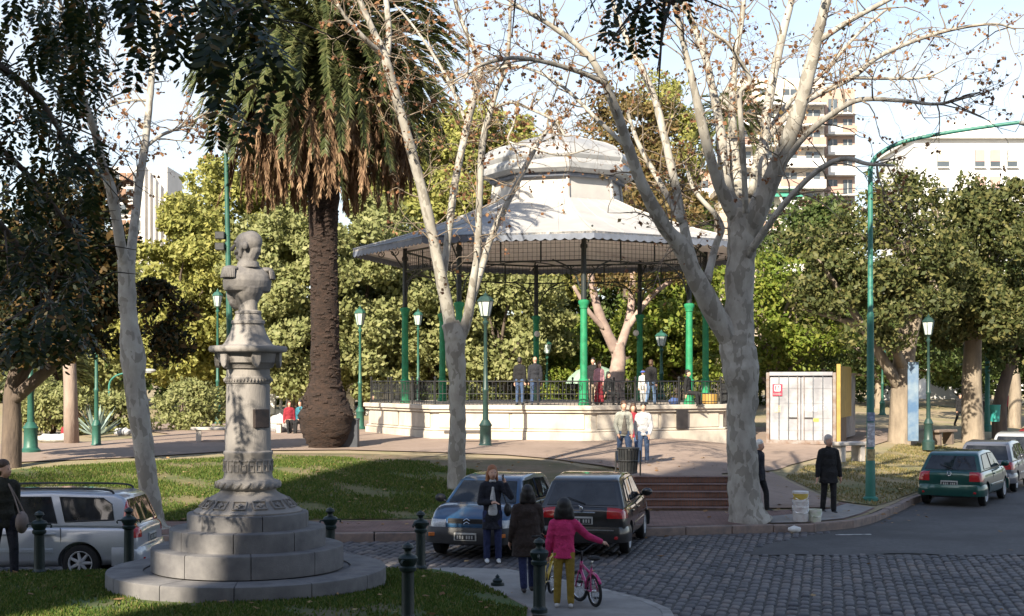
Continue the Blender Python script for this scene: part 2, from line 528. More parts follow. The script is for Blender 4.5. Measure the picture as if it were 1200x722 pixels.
# cobblestones
def make_cobbles():
    rng = np.random.default_rng(4)
    a = R(-13)
    ca, sa = math.cos(a), math.sin(a)
    w, l = 0.158, 0.335
    i, j = np.meshgrid(np.arange(-130, 130), np.arange(20, 125))
    u = i.ravel() * w
    v = (j.ravel() + 0.5 * (i.ravel() % 2)) * l
    X = u * ca - v * sa; Y = u * sa + v * ca
    P = np.stack([X, Y], 1)
    zone = [(-11, 21.0), (-3, 21.75), (-1.0, 22.35), (-0.05, 22.15), (0.75, 21.05), (1.4, 20.05), (1.95, 19.05), (2.2, 18.2), (2.15, 17.2), (1.9, 16.4), (9, 16.4), (11.5, 25.0), (4.25, 25.0), (4.95, 26.7), (6.2, 28.25), (6.9, 28.95), (6.3, 28.78), (4.6, 28.38), (2.6, 27.88), (-1.6, 27.18), (-5.0, 26.68), (-12, 26.5)]
    P = P[inpoly(P, zone)]
    P = P[np.argsort(P[:, 1] + 0.25 * np.abs(P[:, 0]))]
    # nearest in the picture first
    mats = []
    m, t, b = nt('cobble')
    oi = t.nodes.new('ShaderNodeObjectInfo'); g = t.nodes.new('ShaderNodeNewGeometry')
    ad = t.nodes.new('ShaderNodeMath'); ad.operation = 'ADD'
    t.links.new(oi.outputs['Random'], ad.inputs[0]); t.links.new(g.outputs['Random Per Island'], ad.inputs[1])
    fr = t.nodes.new('ShaderNodeMath'); fr.operation = 'FRACT'; t.links.new(ad.outputs[0], fr.inputs[0])
    c = ramp(t, fr.outputs[0], [(0.0, (0.068, 0.066, 0.074)), (0.4, (0.105, 0.10, 0.108)), (0.75, (0.135, 0.125, 0.127)), (1.0, (0.18, 0.152, 0.14))])
    vv = coords(t)
    c = mixc(t, 1.0, c, ramp(t, noise(t, vv, 25, 5), [(0.3, (0.7, 0.7, 0.7)), (0.7, (1.1, 1.1, 1.1))]), 'MULTIPLY')
    gp0 = t.nodes.new('ShaderNodeNewGeometry')
    c = mixc(t, 1.0, c, ramp(t, noise(t, gp0.outputs['Position'], .8, 6, .7), [(0.35, (0.55, 0.55, 0.57)), (0.5, (1, 1, 1)), (0.68, (1.25, 1.15, 1.02))]), 'MULTIPLY')
    t.links.new(c, b.inputs['Base Color']); b.inputs['Roughness'].default_value = 0.62
    bump(t, b, noise(t, vv, 45, 5), 0.35)
    def block(rs):
        hw, hl = w / 2 - .006 - rs.uniform(0, .016), l / 2 - .006 - rs.uniform(0, .04)
        vs = []
        for (sx, sy) in ((-1, -1), (1, -1), (1, 1), (-1, 1)): vs.append((sx * hw, sy * hl, -.06))
        for (sx, sy) in ((-1, -1), (1, -1), (1, 1), (-1, 1)): vs.append((sx * hw + rs.uniform(-.005, .005), sy * hl + rs.uniform(-.006, .006), -.016))
        for (sx, sy) in ((-1, -1), (1, -1), (1, 1), (-1, 1)): vs.append((sx * (hw - .02), sy * (hl - .024), rs.uniform(-.003, .005)))
        vs.append((0, 0, 0.004))
        fs = [(8, 9, 12), (9, 10, 12), (10, 11, 12), (11, 8, 12)]
        for r in (0, 4):
            for k in range(4):
                p, q = r + k, r + (k + 1) % 4
                fs += [(p, q, q + 4), (p, q + 4, p + 4)]
        return np.array(vs), np.array(fs)
    rs = np.random.default_rng(8)
    var = [block(rs) for _ in range(8)]
    mes = [mesh_np('cobble', v_, f_, m, False) for v_, f_ in var]
    for k, p in enumerate(P[:300]):
        o = link('cobble', mes[k % 8], STREET, (p[0], p[1], rng.uniform(-.009, .009)), (rng.normal() * .03, rng.normal() * .03, a + rng.normal() * .05))
    V, Fc, b0 = [], [], 0
    for k, p in enumerate(P[300:]):
        vs, fs = var[rng.integers(8)]
        th = a + rng.normal() * .05
        c_, s_ = math.cos(th), math.sin(th)
        q = np.stack([vs[:, 0] * c_ - vs[:, 1] * s_ + p[0], vs[:, 0] * s_ + vs[:, 1] * c_ + p[1], vs[:, 2] + rng.uniform(-.007, .007) + vs[:, 0] * rng.normal() * .02], 1)
        V.append(q); Fc.append(fs + b0); b0 += len(q)
    o = link('cobblestones', mesh_np('cobblestones', np.concatenate(V), np.concatenate(Fc), m, False), STREET)
    o['kind'] = 'stuff'
make_cobbles()

# the park block beyond the street
STAIR = [(2.85, 30.9), (5.25, 30.9), (5.25, 33.1), (2.85, 33.1)]
inner = [(x, y + .16) for x, y in KERB[:6]] + [(6.3, 29.07), (7.28, 29.72), (8.05, 30.9), (8.75, 32.3), (9.45, 33.7), (10.05, 35.0)]
PARK = inner + [(KEND[0] - .15, KEND[1]), (140, 420), (-420, 420), (-420, 26.16)]
sheet('park_ground', PARK, zpark, M_DRY, holes=[STAIR], fine=0.7)
# green lawn between the sidewalk and the path
LAWN = [(-60, 29.4), (-9, 29.3), (-5, 29.4), (2.2, 29.9), (2.4, 30.6), (1.2, 31.6), (0.6, 34.0), (-0.8, 36.4), (-2.4, 38.6), (-5.0, 40.0), (-7.2, 40.6), (-10.5, 38.6), (-16, 35.6), (-30, 33)]
sheet('lawn', LAWN, zpark, M_LAWN, lift=.025)
RLAWN = [(7.9, 33.0), (8.7, 32.7), (9.35, 33.8), (10.0, 35.1), (14.5, 43.5), (20, 54), (16, 56), (13, 48), (9.0, 42.0), (7.6, 38.0)]
sheet('right_lawn', RLAWN, zpark, mat_speck('worn_lawn', [(0.3, (0.16, 0.15, 0.06)), (0.5, (0.27, 0.21, 0.11)), (0.7, (0.33, 0.26, 0.15))], 2.4, 0.95, 40, 0.5, (0.13, 0.14, 0.045), 0.5), lift=.022)
# trodden bare earth between the lawn and the stairs
sheet('bare_earth', [(-1.6, 36.6), (0.2, 34.2), (1.0, 31.5), (2.3, 30.8), (2.55, 33), (2.55, 35.6), (1.7, 37.9), (0.6, 39.4), (-2.2, 40.5), (-4.8, 41.4), (-7.6, 41.6), (-7.0, 40.2), (-4, 39.4)], zpark, mat_speck('bare_earth', [(0.3, (0.15, 0.105, 0.065)), (0.5, (0.21, 0.155, 0.10)), (0.7, (0.12, 0.10, 0.05))], 2.6, .95, 40, .5, (0.10, 0.10, 0.04), .6), lift=.034)
# brick sidewalk along the kerb
SIDE = [(-95, 26.17), (-30, 26.57), (-5.0, 26.97), (-1.6, 27.47), (2.6, 28.17), (4.6, 28.67), (6.3, 29.08), (7.25, 29.75), (7.95, 30.9), (8.6, 32.3), (7.9, 32.9), (7.4, 31.6), (5.8, 30.8), (2.3, 30.8), (2.1, 29.9), (-1.5, 29.5), (-5, 29.3), (-30, 29.2), (-95, 29.2)]
sheet('sidewalk', SIDE, zpark, M_BRICKWALK, lift=.012)
# concrete corner by the kerb
sheet('kerb_corner_pavement', [(5.4, 28.9), (6.3, 29.10), (7.22, 29.78), (7.9, 30.95), (8.55, 32.3), (8.0, 32.6), (7.3, 31.3), (6.2, 30.3), (5.3, 29.8)], zpark, M_CONC, lift=.02)
# the wide red path with the plaza round the bandstand
PLAZA = [(-95, 34.8), (-30, 35.0), (-16, 37.4), (-11, 40.2), (-8.4, 42.6), (-5.2, 42.9), (-2.6, 42.0), (-0.2, 41.0), (1.2, 39.6), (2.4, 37.6), (2.8, 35.4), (2.75, 33.12), (5.35, 33.12), (5.6, 36.5), (7.2, 38.6), (8.6, 42.4), (12.4, 49.0), (16, 57), (20, 66), (-22, 66), (-13, 52), (-14, 47), (-20, 43.5), (-40, 40.5), (-95, 40)]
sheet('plaza_path', PLAZA, zpark, M_PATH, lift=.035)
# ramp path on the right of the plane tree
sheet('ramp_path', [(5.6, 31.0), (7.3, 31.4), (7.75, 32.9), (7.4, 35.5), (7.3, 38.4), (5.9, 36.6), (5.5, 33.5)], zpark, M_PATH, lift=.045)

def kerbstones(name, line, top, wdt, mat, step=1.0, lo=-.05, close=False):
    o = empty(name); tag(o, kind='structure')
    rng = random.Random(3)
    L = [Vector((*p, 0)) for p in line]
    segs = []
    for a, b in zip(L, L[1:]):
        n = max(1, round((b - a).length / step))
        for k in range(n): segs.append((a.lerp(b, k / n), a.lerp(b, (k + 1) / n)))
    for a, b in segs:
        d = b - a
        u = d.normalized(); nn = Vector((-u.y, u.x, 0))
        g = .008
        h = top + rng.uniform(-.012, .008)
        q = [a + u * g, b - u * g, b - u * g + nn * wdt, a + u * g + nn * wdt]
        m = MB(); m.prism([(p.x, p.y) for p in q], lo, h)
        m.build('kerb_stone', mat, o, smooth=0, bevel=.022, segs=2)
    return o
kerbstones('far_kerb', [(-16, 26.55)] + KERB[2:] + [(10.2 + D28[0] * 40, 34.9 + D28[1] * 40)], .155, .17, M_KERB)
kerbstones('near_kerb', [(2.1, 17.2), (2.12, 18.2), (1.9, 19.0), (1.35, 20.0), (0.7, 21.0), (-0.1, 22.1), (-1.0, 22.3), (-3, 21.7), (-7, 21.35), (-12, 21.2)], .15, .16, M_KERB2)
# foreground island
ii = [(-95, 20.5), (-20, 20.86), (-7, 21.22), (-3, 21.56), (-1.02, 22.14), (-0.2, 21.97), (0.57, 20.92), (1.2, 19.94), (1.75, 18.95), (1.96, 18.18), (1.95, 17.24), (1.55, 15.5), (0.75, 12), (0.05, 6), (-1.2, -14), (-95, -14)]
sheet('island_pavement', ii, lambda x, y: zlawn(x, y) * 0 + .142, M_CONC, fine=1.0)
NLAWN = [(-60, 20.3), (-20, 20.7), (-7, 21.05), (-3, 21.4), (-1.3, 21.75), (-0.95, 21.3), (-0.55, 20.2), (-0.1, 19.0), (0.2, 18.0), (0.15, 16.5), (-0.4, 12), (-1.2, 6), (-2.4, -13), (-60, -13)]
sheet('near_lawn', NLAWN, zlawn, M_NEARLAWN, fine=0.5, lift=.01)
kerbstones('lawn_edging', [(0.22, 16.6), (0.28, 18.0), (-0.02, 19.0), (-0.47, 20.2), (-0.87, 21.3), (-1.25, 21.82)], .19, .09, M_KERB, .8)

# painted marks
mm = pm('road_paint', (0.62, 0.61, 0.58), (0.25, 0.25, 0.25), 7, 0.8, lo=.45, hi=.62)
m = MB(); m.box((0, 0, 0), (.75, .1, .004)); m.build('painted_line', mm, bpy.data.objects['asphalt_road'], 0, loc=(7.05, 28.2, .003), rot=(0, 0, R(6)))

# the brick stairs up to the plaza
M_RISER = mat_tiles('stair_brick', (0.25, 0.12, 0.085), (0.20, 0.105, 0.08), (0.17, 0.12, 0.10), 0.065, 0.5, 0)
st = empty('brick_stairs', (4.05, 30.9, .15), 0, 'red brick stairs of five steps climbing to the bandstand plaza', 'stairs')
for k in range(5):
    m = MB(); m.box((0, (k * .44 + 2.2) / 2, .072 + k * .144), (2.34, 2.2 - k * .44, .134))
    s_ = m.build('step', M_RISER, st, 0, bevel=.012)
    m = MB(); m.box((0, k * .44 + .2, .142 + k * .144), (2.37, .44, .016)); m.build('tread', M_BRICKWALK, s_, 0)
for sx in (-1, 1):
    m = MB(); m.plate([(sx * 1.185, -.02, -.1), (sx * 1.185, 2.25, -.1), (sx * 1.185, 2.25, .74), (sx * 1.185, 2.0, .74), (sx * 1.185, -.02, .05)], (sx, 0, 0), .12)
    m.build('cheek_wall', M_KERB, st, 0, bevel=.015)

# ---- grass blades, fallen leaves
def blades(name, poly, n, zfn, hgt, seed, mat, worn=0.45, lift=0.02, frus=True):
    rng = np.random.default_rng(seed)
    o = np.array(poly)
    P = rng.uniform([max(o[:, 0].min(), -17), max(o[:, 1].min(), 14.5)], [min(o[:, 0].max(), 22), min(o[:, 1].max(), 58)], (n, 2))
    P = P[inpoly(P, poly)]
    P = P[np.abs(P[:, 0]) < P[:, 1] * .40]
    f = np.sin(P[:, 0] * 1.7 + 2 * np.sin(P[:, 1] * .9)) + np.sin(P[:, 1] * 2.3 + P[:, 0] * .8) + 0.6 * np.sin(P[:, 0] * 5.1 + P[:, 1] * 3.7)
    P = P[f + rng.normal(size=len(P)) * .7 > -2.2 + 3.0 * worn]
    m = len(P)
    z = zfn(P[:, 0], P[:, 1]) + lift - .01
    B = np.concatenate([P, z[:, None]], 1)
    th = rng.uniform(0, 2 * PI, m)
    d = np.stack([np.cos(th), np.sin(th), np.zeros(m)], 1)
    hh = hgt * rng.uniform(.5, 1.3, m)
    w = (.012 + .35 * hgt * .25)
    tip = B + np.stack([np.cos(th * 3.1) * hh * .45, np.sin(th * 3.1) * hh * .45, hh], 1)
    V = np.stack([B - d * w, B + d * w, tip], 1).reshape(-1, 3)
    return tag(link(name, mesh_np(name, V, np.arange(3 * m).reshape(m, 3), mat)), 'short grass growing over the ' + name.replace('_grass', '').replace('_', ' '), 'grass', kind='stuff')
M_BLADE = leafmat('grass_blade', [(0, (0.045, 0.085, 0.012)), (0.5, (0.085, 0.135, 0.022)), (0.85, (0.14, 0.165, 0.035)), (1, (0.24, 0.20, 0.08))], 0.6, 0.3)
M_BLADE2 = leafmat('dry_blade', [(0, (0.10, 0.12, 0.03)), (0.4, (0.2, 0.17, 0.06)), (1, (0.36, 0.28, 0.14))], 0.6, 0.3)
blades('near_lawn_grass', NLAWN, 210000, zlawn, .045, 1, M_BLADE, .45)
blades('park_lawn_grass', LAWN, 190000, zpark, .06, 2, M_BLADE, .5, .04)
blades('right_lawn_grass', RLAWN, 60000, zpark, .06, 3, M_BLADE2, .6, .035)

def litter(name, label, poly, n, zfn, seed, lift):
    rng = np.random.default_rng(seed)
    o = np.array(poly)
    P = rng.uniform(o.min(0), o.max(0), (n, 2)); P = P[inpoly(P, poly)]
    C = np.concatenate([P, (zfn(P[:, 0], P[:, 1]) + lift)[:, None]], 1)
    V, Fc = leaf_quads(C, .11, rng, .8, 3.0, jit=.6)
    V = V.reshape(-1, 4, 3)
    V[:, :, 2] = C[:, None, 2] + (V[:, :, 2] - C[:, None, 2]) * .3
    tag(link(name, mesh_np(name, V.reshape(-1, 3), Fc, MATS['litter'])), label, 'leaves', kind='stuff')
leafmat('litter', [(0, (0.20, 0.11, 0.05)), (0.5, (0.32, 0.19, 0.09)), (1, (0.42, 0.30, 0.16))], 0.8, 0.1)
litter('fallen_leaves', 'dry brown leaves fallen on the park lawn and sidewalk', [(-14, 27), (9, 29.5), (11, 38), (4, 41), (-14, 40)], 900, zpark, 5, .06)
litter('fallen_leaves', 'dry brown leaves fallen on the near lawn', [(-8, 15), (.1, 15), (.1, 19), (-1, 21.4), (-8, 21)], 90, zlawn, 6, .05)
litter('fallen_leaves', 'dry leaves and grit gathered in the gutter along the far kerb', [(-4, 26.55), (2.6, 27.75), (6.4, 28.65), (7.6, 29.4), (9.9, 33.6), (10.4, 34.6), (10.9, 34.4), (8.0, 29.0), (6.4, 28.3), (2.6, 27.4), (-4, 26.2)], 420, flat(.012), 9, .0)
litter('fallen_leaves', 'dry brown leaves fallen on the cobbled street', [(-2, 23), (9, 17), (11, 30), (5, 28), (-2, 26.6)], 40, flat(.012), 7, .0)
# ================================================================== THE BANDSTAND
GX, GY, GZ = 1.82, 54.8, 1.13
PH = R(7)                            # front post stands a little right of centre
def ga(k):                           # direction of corner k, 0 = towards the viewer
    a = PH + k * PI / 4
    return Vector((math.sin(a), -math.cos(a), 0))
def gp(k, r, z): return ga(k) * r + Vector((0, 0, z))

M_ROOF = pm('bandstand_roof_white', (0.46, 0.44, 0.415), (0.33, 0.32, 0.315), .9, 0.6, 0.15, 14, lo=.3, hi=.75)
M_ROOF2 = pm('dome_grey', (0.36, 0.36, 0.36), (0.27, 0.275, 0.285), 2, 0.5, 0.1, 14)
M_VAL = pm('valance_grey_blue', (0.15, 0.17, 0.22), (0.11, 0.125, 0.16), 4, 0.6)
M_SOFF = pm('soffit_white', (0.86, 0.81, 0.80), (0.78, 0.73, 0.73), 2, 0.8)
M_WALL = pm('bandstand_stucco', (0.56, 0.50, 0.42), (0.33, 0.29, 0.245), 1.6, 0.85, 0.25, 22, lo=.38, hi=.75, stretch=(1, 1, .45))
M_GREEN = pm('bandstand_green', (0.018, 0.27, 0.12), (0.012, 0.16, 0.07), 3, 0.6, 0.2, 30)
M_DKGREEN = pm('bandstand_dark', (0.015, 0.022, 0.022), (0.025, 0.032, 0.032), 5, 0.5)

g = empty('bandstand', (GX, GY, GZ), 0, 'octagonal white-roofed bandstand with green iron posts on a cream stucco base', 'bandstand')
# base: eight wall panels with plinth and coping
RB, FZ = 7.65, 1.15
def ring_wall(name, r0, r1, z0, z1, mat, parent, th=.3, bev=.02, n=8, inset=0):
    out = []
    for k in range(n):
        a0, a1, b0, b1 = gp(k, r0, z0), gp(k + 1, r0, z0), gp(k, r1, z1), gp(k + 1, r1, z1)
        nrm = ((a1 - a0).cross(b0 - a0)).normalized()
        if nrm.dot(ga(k) + ga(k + 1)) < 0: nrm.negate()
        m = MB(); m.plate([a0, a1, b1, b0], -nrm, th)
        out.append(m.build(name, mat, parent, 0, bevel=bev))
    return out
base = MB(); base.lathe([(RB - .12, -.4), (RB - .12, FZ - .12)], 8, phase=PH - PI / 2)
bo = base.build('base', M_WALL, g, 0)
for k in range(8):
    for nm, r, z0, z1, th in (('plinth_course', RB + .02, -.4, .24, .16), ('plinth_course', RB - .03, .25, .33, .12), ('coping', RB + .10, FZ - .14, FZ + .02, .42), ('coping', RB + .02, FZ - .24, FZ - .15, .2)):
        a0, a1 = gp(k, r, z0), gp(k + 1, r, z0)
        nrm = (ga(k) + ga(k + 1)).normalized()
        m = MB(); m.plate([a0, a1, a1 + Vector((0, 0, z1 - z0)), a0 + Vector((0, 0, z1 - z0))], -nrm, th)
        m.build(nm, M_WALL, bo, 0, bevel=.02)
    # two raised panels in each side
    for (t0, t1) in ((.04, .49), (.51, .96)):
        a0, a1 = gp(k, RB - .10, 0), gp(k + 1, RB - .10, 0)
        p0, p1 = a0.lerp(a1, t0), a0.lerp(a1, t1)
        nrm = (ga(k) + ga(k + 1)).normalized()
        m = MB(); m.plate([p0 + Vector((0, 0, .35)), p1 + Vector((0, 0, .35)), p1 + Vector((0, 0, .88)), p0 + Vector((0, 0, .88))], nrm, .022)
        m.build('wall_panel', M_WALL, bo, 0, bevel=.01)
fl = MB(); fl.lathe([(RB - .45, FZ - .1), (RB - .45, FZ), (0, FZ)], 8, phase=PH - PI / 2)
fl.build('floor', pm('bandstand_floor', (0.38, 0.33, 0.29), (0.3, 0.26, 0.23), 3, 0.8), g, 0)
# dark plate standing in for the shaded gap in the base on the right
nr = (ga(0) + ga(1)).normalized(); tt = (ga(1) - ga(0)).normalized()
dc = gp(0, RB, 0).lerp(gp(1, RB, 0), .655)
m = MB()
q = dc + nr * .02 + Vector((0, 0, .30))
m.plate([q - tt * .25, q + tt * .25, q + tt * .25 + Vector((0, 0, .74)), q - tt * .25 + Vector((0, 0, .74))], nr, .05)
m.build('gap_shade_plate', pm('gap_shade', (0.02, 0.018, 0.02), (0.035, 0.03, 0.03), 5, 0.7), g, 0, bevel=.01)

# posts
RP = 6.1
def post_mesh():
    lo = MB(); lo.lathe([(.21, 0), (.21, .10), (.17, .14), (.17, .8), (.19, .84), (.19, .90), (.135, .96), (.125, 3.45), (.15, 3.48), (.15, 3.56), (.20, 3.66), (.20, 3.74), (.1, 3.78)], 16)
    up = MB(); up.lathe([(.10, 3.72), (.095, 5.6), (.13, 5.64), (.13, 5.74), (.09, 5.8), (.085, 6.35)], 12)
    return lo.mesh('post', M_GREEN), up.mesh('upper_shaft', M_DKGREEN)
pl_, pu_ = post_mesh()
for k in range(8):
    p = link('post', pl_, g, gp(k, RP, FZ))
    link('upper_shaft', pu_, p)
    if k in (3, 4, 5):
        d_ = -ga(k)
        m = MB(); m.ell((d_.x * .3, d_.y * .3, 2.95), (.13, .13, .14), 14, 10); m.build('lamp_globe', WHITE_PAINT, p, 180)
        m = MB(); m.tube([(0, 0, 2.7), (d_.x * .2, d_.y * .2, 2.68), (d_.x * .3, d_.y * .3, 2.82)], .02, 6); m.build('lamp_arm', M_DKGREEN, p)
    # scrolled brackets out to the eave and along both sides
    d_ = ga(k)
    m = MB()
    z0 = 5.35
    m.tube([d_ * (.1) + Vector((0, 0, z0)), d_ * .5 + Vector((0, 0, z0 + .62)), d_ * 1.0 + Vector((0, 0, z0 + .86)), d_ * 1.75 + Vector((0, 0, z0 + .88))], .032, 6)
    for cr, cz, rr in ((.42, .72, .22), (.95, .62, .17)):
        pts = []
        for i in range(20):
            a = i / 19 * 3.4 * PI; r_ = rr * (1 - i / 24)
            pts.append(d_ * (cr + r_ * math.cos(a)) + Vector((0, 0, z0 + cz + r_ * math.sin(a) - .1)))
        m.tube(pts, .022, 5)
    m.build('scroll_bracket', M_DKGREEN, p)
    for s in (-1, 1):
        o2 = (gp(k + s, RP, 0) - gp(k, RP, 0)).normalized()
        m = MB()
        m.tube([o2 * .12 + Vector((0, 0, 4.15)), o2 * .28 + Vector((0, 0, 4.62)), o2 * .62 + Vector((0, 0, 5.0)), o2 * 1.15 + Vector((0, 0, 5.24))], .03, 6)
        m.tube([o2 * .10 + Vector((0, 0, 4.75)), o2 * .35 + Vector((0, 0, 4.72)), o2 * .45 + Vector((0, 0, 4.92)), o2 * .3 + Vector((0, 0, 5.02))], .018, 5)
        m.build('side_bracket', M_DKGREEN, p)
# lattice panels and railings between the posts
for k in range(8):
    a, b = gp(k, RP, FZ), gp(k + 1, RP, FZ)
    L = (b - a).length
    u = (b - a).normalized()
    A = lambda s, z: a + u * s + Vector((0, 0, z))
    m = MB()
    zb, zt = 5.20, 5.98
    for z in (zb, zt): m.tube([A(.1, z), A(L - .1, z)], .03, 6)
    n = int(L / .17)
    for i in range(1, n): m.tube([A(L * i / n, zb), A(L * i / n, zt)], .007, 4, False)
    for i in range(1, 5): m.tube([A(.1, zb + (zt - zb) * i / 5), A(L - .1, zb + (zt - zb) * i / 5)], .006, 4, False)
    for s_ in (.34, .66): m.tube([A(L * s_, zb - .05), A(L * s_, zt)], .03, 6)
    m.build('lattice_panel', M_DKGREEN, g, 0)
    m = MB()
    pts = [A(.12 + (L - .24) * i / 16, zb - .42 + .40 * math.sin(PI * i / 16)) for i in range(17)]
    m.tube(pts, .022, 6); m.build('arch_bar', M_DKGREEN, g)
    # railing near the edge of the base
    a, b = gp(k, RB - .22, FZ), gp(k + 1, RB - .22, FZ)
    L = (b - a).length
    u = (b - a).normalized()
    m = MB()
    for z, r_ in ((.12, .016), (.42, .014), (.86, .022)): m.tube([A(0, z), A(L, z)], r_, 6)
    m.build('rail', BLACK_IRON, g)
    n = int(L / .14)
    m = MB()
    for i in range(n + 1):
        m.tube([A(L * i / n, .02), A(L * i / n, .88 if i % 2 else .80)], .011, 5, False)
        if i % 2: 
            c_ = A(L * (i + .5) / n, .63)
            m.tube([c_ + u * .05 * math.cos(t_ * PI / 4) + Vector((0, 0, .09 * math.sin(t_ * PI / 4))) for t_ in range(9)], .009, 4, False)
    o = m.build('railing_bars', BLACK_IRON, g, 0)
    for i in (0, 1, 2):
        m = MB(); m.lathe([(.035, 0), (.035, .95), (.05, .97), (.05, 1.0), (.0, 1.05)], 8); m.build('railing_post', BLACK_IRON, g, loc=A(L * i / 3, 0))

# roof: main skirt, neck, upper eave ring and bell-shaped dome (z above the bandstand foot)
ZE = 8.30 - GZ
prof = [(8.15, ZE), (6.6, ZE + .42), (5.0, ZE + .92), (3.7, ZE + 1.42), (2.75, ZE + 1.86)]
for k in range(8):
    a_, b_ = ga(k), ga(k + 1)
    m = MB(); vs = []; fs = []
    for r_, z in prof:
        for t_ in range(5):
            d_ = a_.lerp(b_, t_ / 4); vs.append(d_ * r_ + Vector((0, 0, z)))
    for i in range(len(prof) - 1):
        for t_ in range(4):
            q = i * 5 + t_; fs.append((q, q + 1, q + 6, q + 5))
    n_ = len(vs)
    vs += [v - Vector((0, 0, .07)) for v in vs]
    fs += [tuple(reversed([i + n_ for i in f])) for f in fs]
    edge = [0, 1, 2, 3, 4] + [9, 14, 19, 24] + [23, 22, 21, 20] + [15, 10, 5]
    fs += [(edge[i], edge[(i + 1) % len(edge)], edge[(i + 1) % len(edge)] + n_, edge[i] + n_) for i in range(len(edge))]
    m.add(vs, fs)
    rp = m.build('roof_panel', M_ROOF, g, 0)
    m = MB(); m.tube([a_ * r_ + Vector((0, 0, z + .03)) for r_, z in prof], .05, 6); m.build('hip_roll', M_ROOF, rp)
    for t_ in (.2, .4, .6, .8):          # standing seams
        d_ = a_.lerp(b_, t_)
        m = MB(); m.tube([d_ * r_ + Vector((0, 0, z + .005)) for r_, z in prof], .014, 4); m.build('seam', M_ROOF, rp)
    # scalloped valance
    m = MB()
    L = (b_ - a_).length * 8.15
    n = 18
    top, bot = [], []
    for i in range(n * 6 + 1):
        p = (a_.lerp(b_, i / (n * 6))) * 8.15
        f_ = abs(math.sin(PI * i / 6)) * .7
        top.append(p + Vector((0, 0, ZE + .0))); bot.append(p + Vector((0, 0, ZE - .22 - .10 * f_)))
    nrm = (a_ + b_).normalized()
    vs = top + bot + [p - nrm * .03 for p in top] + [p - nrm * .03 for p in bot]
    N = len(top)
    fs = []
    for i in range(N - 1):
        fs += [(i, i + 1, i + 1 + N, i + N), (i + 2 * N, i + 3 * N, i + 1 + 3 * N, i + 1 + 2 * N), (i + N, i + 1 + N, i + 1 + 3 * N, i + 3 * N)]
    m.add(vs, fs); m.build('valance', M_VAL, g, 0)
    # boarded ceiling
    m = MB(); m.plate([a_ * 8.05 + Vector((0, 0, ZE - .02)), b_ * 8.05 + Vector((0, 0, ZE - .02)), b_ * 2.6 + Vector((0, 0, ZE + .30)), a_ * 2.6 + Vector((0, 0, ZE + .30))], (0, 0, 1), .03)
    m.build('ceiling_panel', M_SOFF, g, 0)
    m = MB(); m.tube([a_ * 8.0 + Vector((0, 0, ZE - .08)), a_ * 2.7 + Vector((0, 0, ZE + .22))], .035, 6); m.build('rafter', M_SOFF, g)
    m = MB(); m.tube([a_ * 6.1 + Vector((0, 0, ZE - .05)), b_ * 6.1 + Vector((0, 0, ZE - .06))], .04, 6); m.build('ring_beam', M_DKGREEN, g)
ZN = ZE + 1.86
m = MB(); m.lathe([(2.62, ZE + .30), (0, ZE + .36)], 8, phase=PH - PI / 2, cap=False); m.build('ceiling_centre', M_SOFF, g, 0)
ring_wall('neck_panel', 2.62, 2.5, ZN - .05, ZN + .98, M_ROOF, g, .08)
for k in range(8):
    m = MB(); m.tube([gp(k, 2.66, ZN), gp(k, 2.54, ZN + .98)], .07, 6); m.build('neck_post', M_ROOF, g)
    m = MB(); m.plate([gp(k, 2.75, ZN + .84), gp(k + 1, 2.75, ZN + .84), gp(k + 1, 2.75, ZN + .98), gp(k, 2.75, ZN + .98)], -(ga(k) + ga(k + 1)).normalized(), .25); m.build('neck_moulding', M_VAL, g, 0, bevel=.03)
dome = [(2.5, ZN + .98), (2.95, ZN + 1.0), (3.12, ZN + 1.12), (3.14, ZN + 1.32), (3.02, ZN + 1.5), (3.05, ZN + 1.54), (3.1, ZN + 1.66), (3.02, ZN + 1.98), (2.75, ZN + 2.32), (2.3, ZN + 2.62), (1.75, ZN + 2.86), (1.2, ZN + 3.08), (.75, ZN + 3.3), (.42, ZN + 3.58), (.2, ZN + 3.9), (.12, ZN + 4.2)]
dome = [(r_, z if z < ZN + 1.7 else ZN + 1.66 + (z - ZN - 1.66) * .66) for r_, z in dome]
for k in range(8):
    m = MB(); vs = []; fs = []
    a_, b_ = ga(k), ga(k + 1)
    for r_, z in dome:
        for t_ in range(3): vs.append(a_.lerp(b_, t_ / 2) * r_ + Vector((0, 0, z)))
    for i in range(len(dome) - 1):
        for t_ in range(2):
            q = i * 3 + t_; fs.append((q, q + 1, q + 4, q + 3))
    m.add(vs, fs)
    dp = m.build('dome_panel', M_ROOF2, g, 30)
    m = MB(); m.tube([a_ * (r_ + .005) + Vector((0, 0, z)) for r_, z in dome[3:]], .035, 5); m.build('rib', M_ROOF2, dp)
ZF = dome[-1][1]
m = MB(); m.lathe([(.12, ZF), (.17, ZF + .05), (.17, ZF + .1), (.07, ZF + .15), (.09, ZF + .22), (.0, ZF + .42)], 12); m.build('finial', M_ROOF2, g)

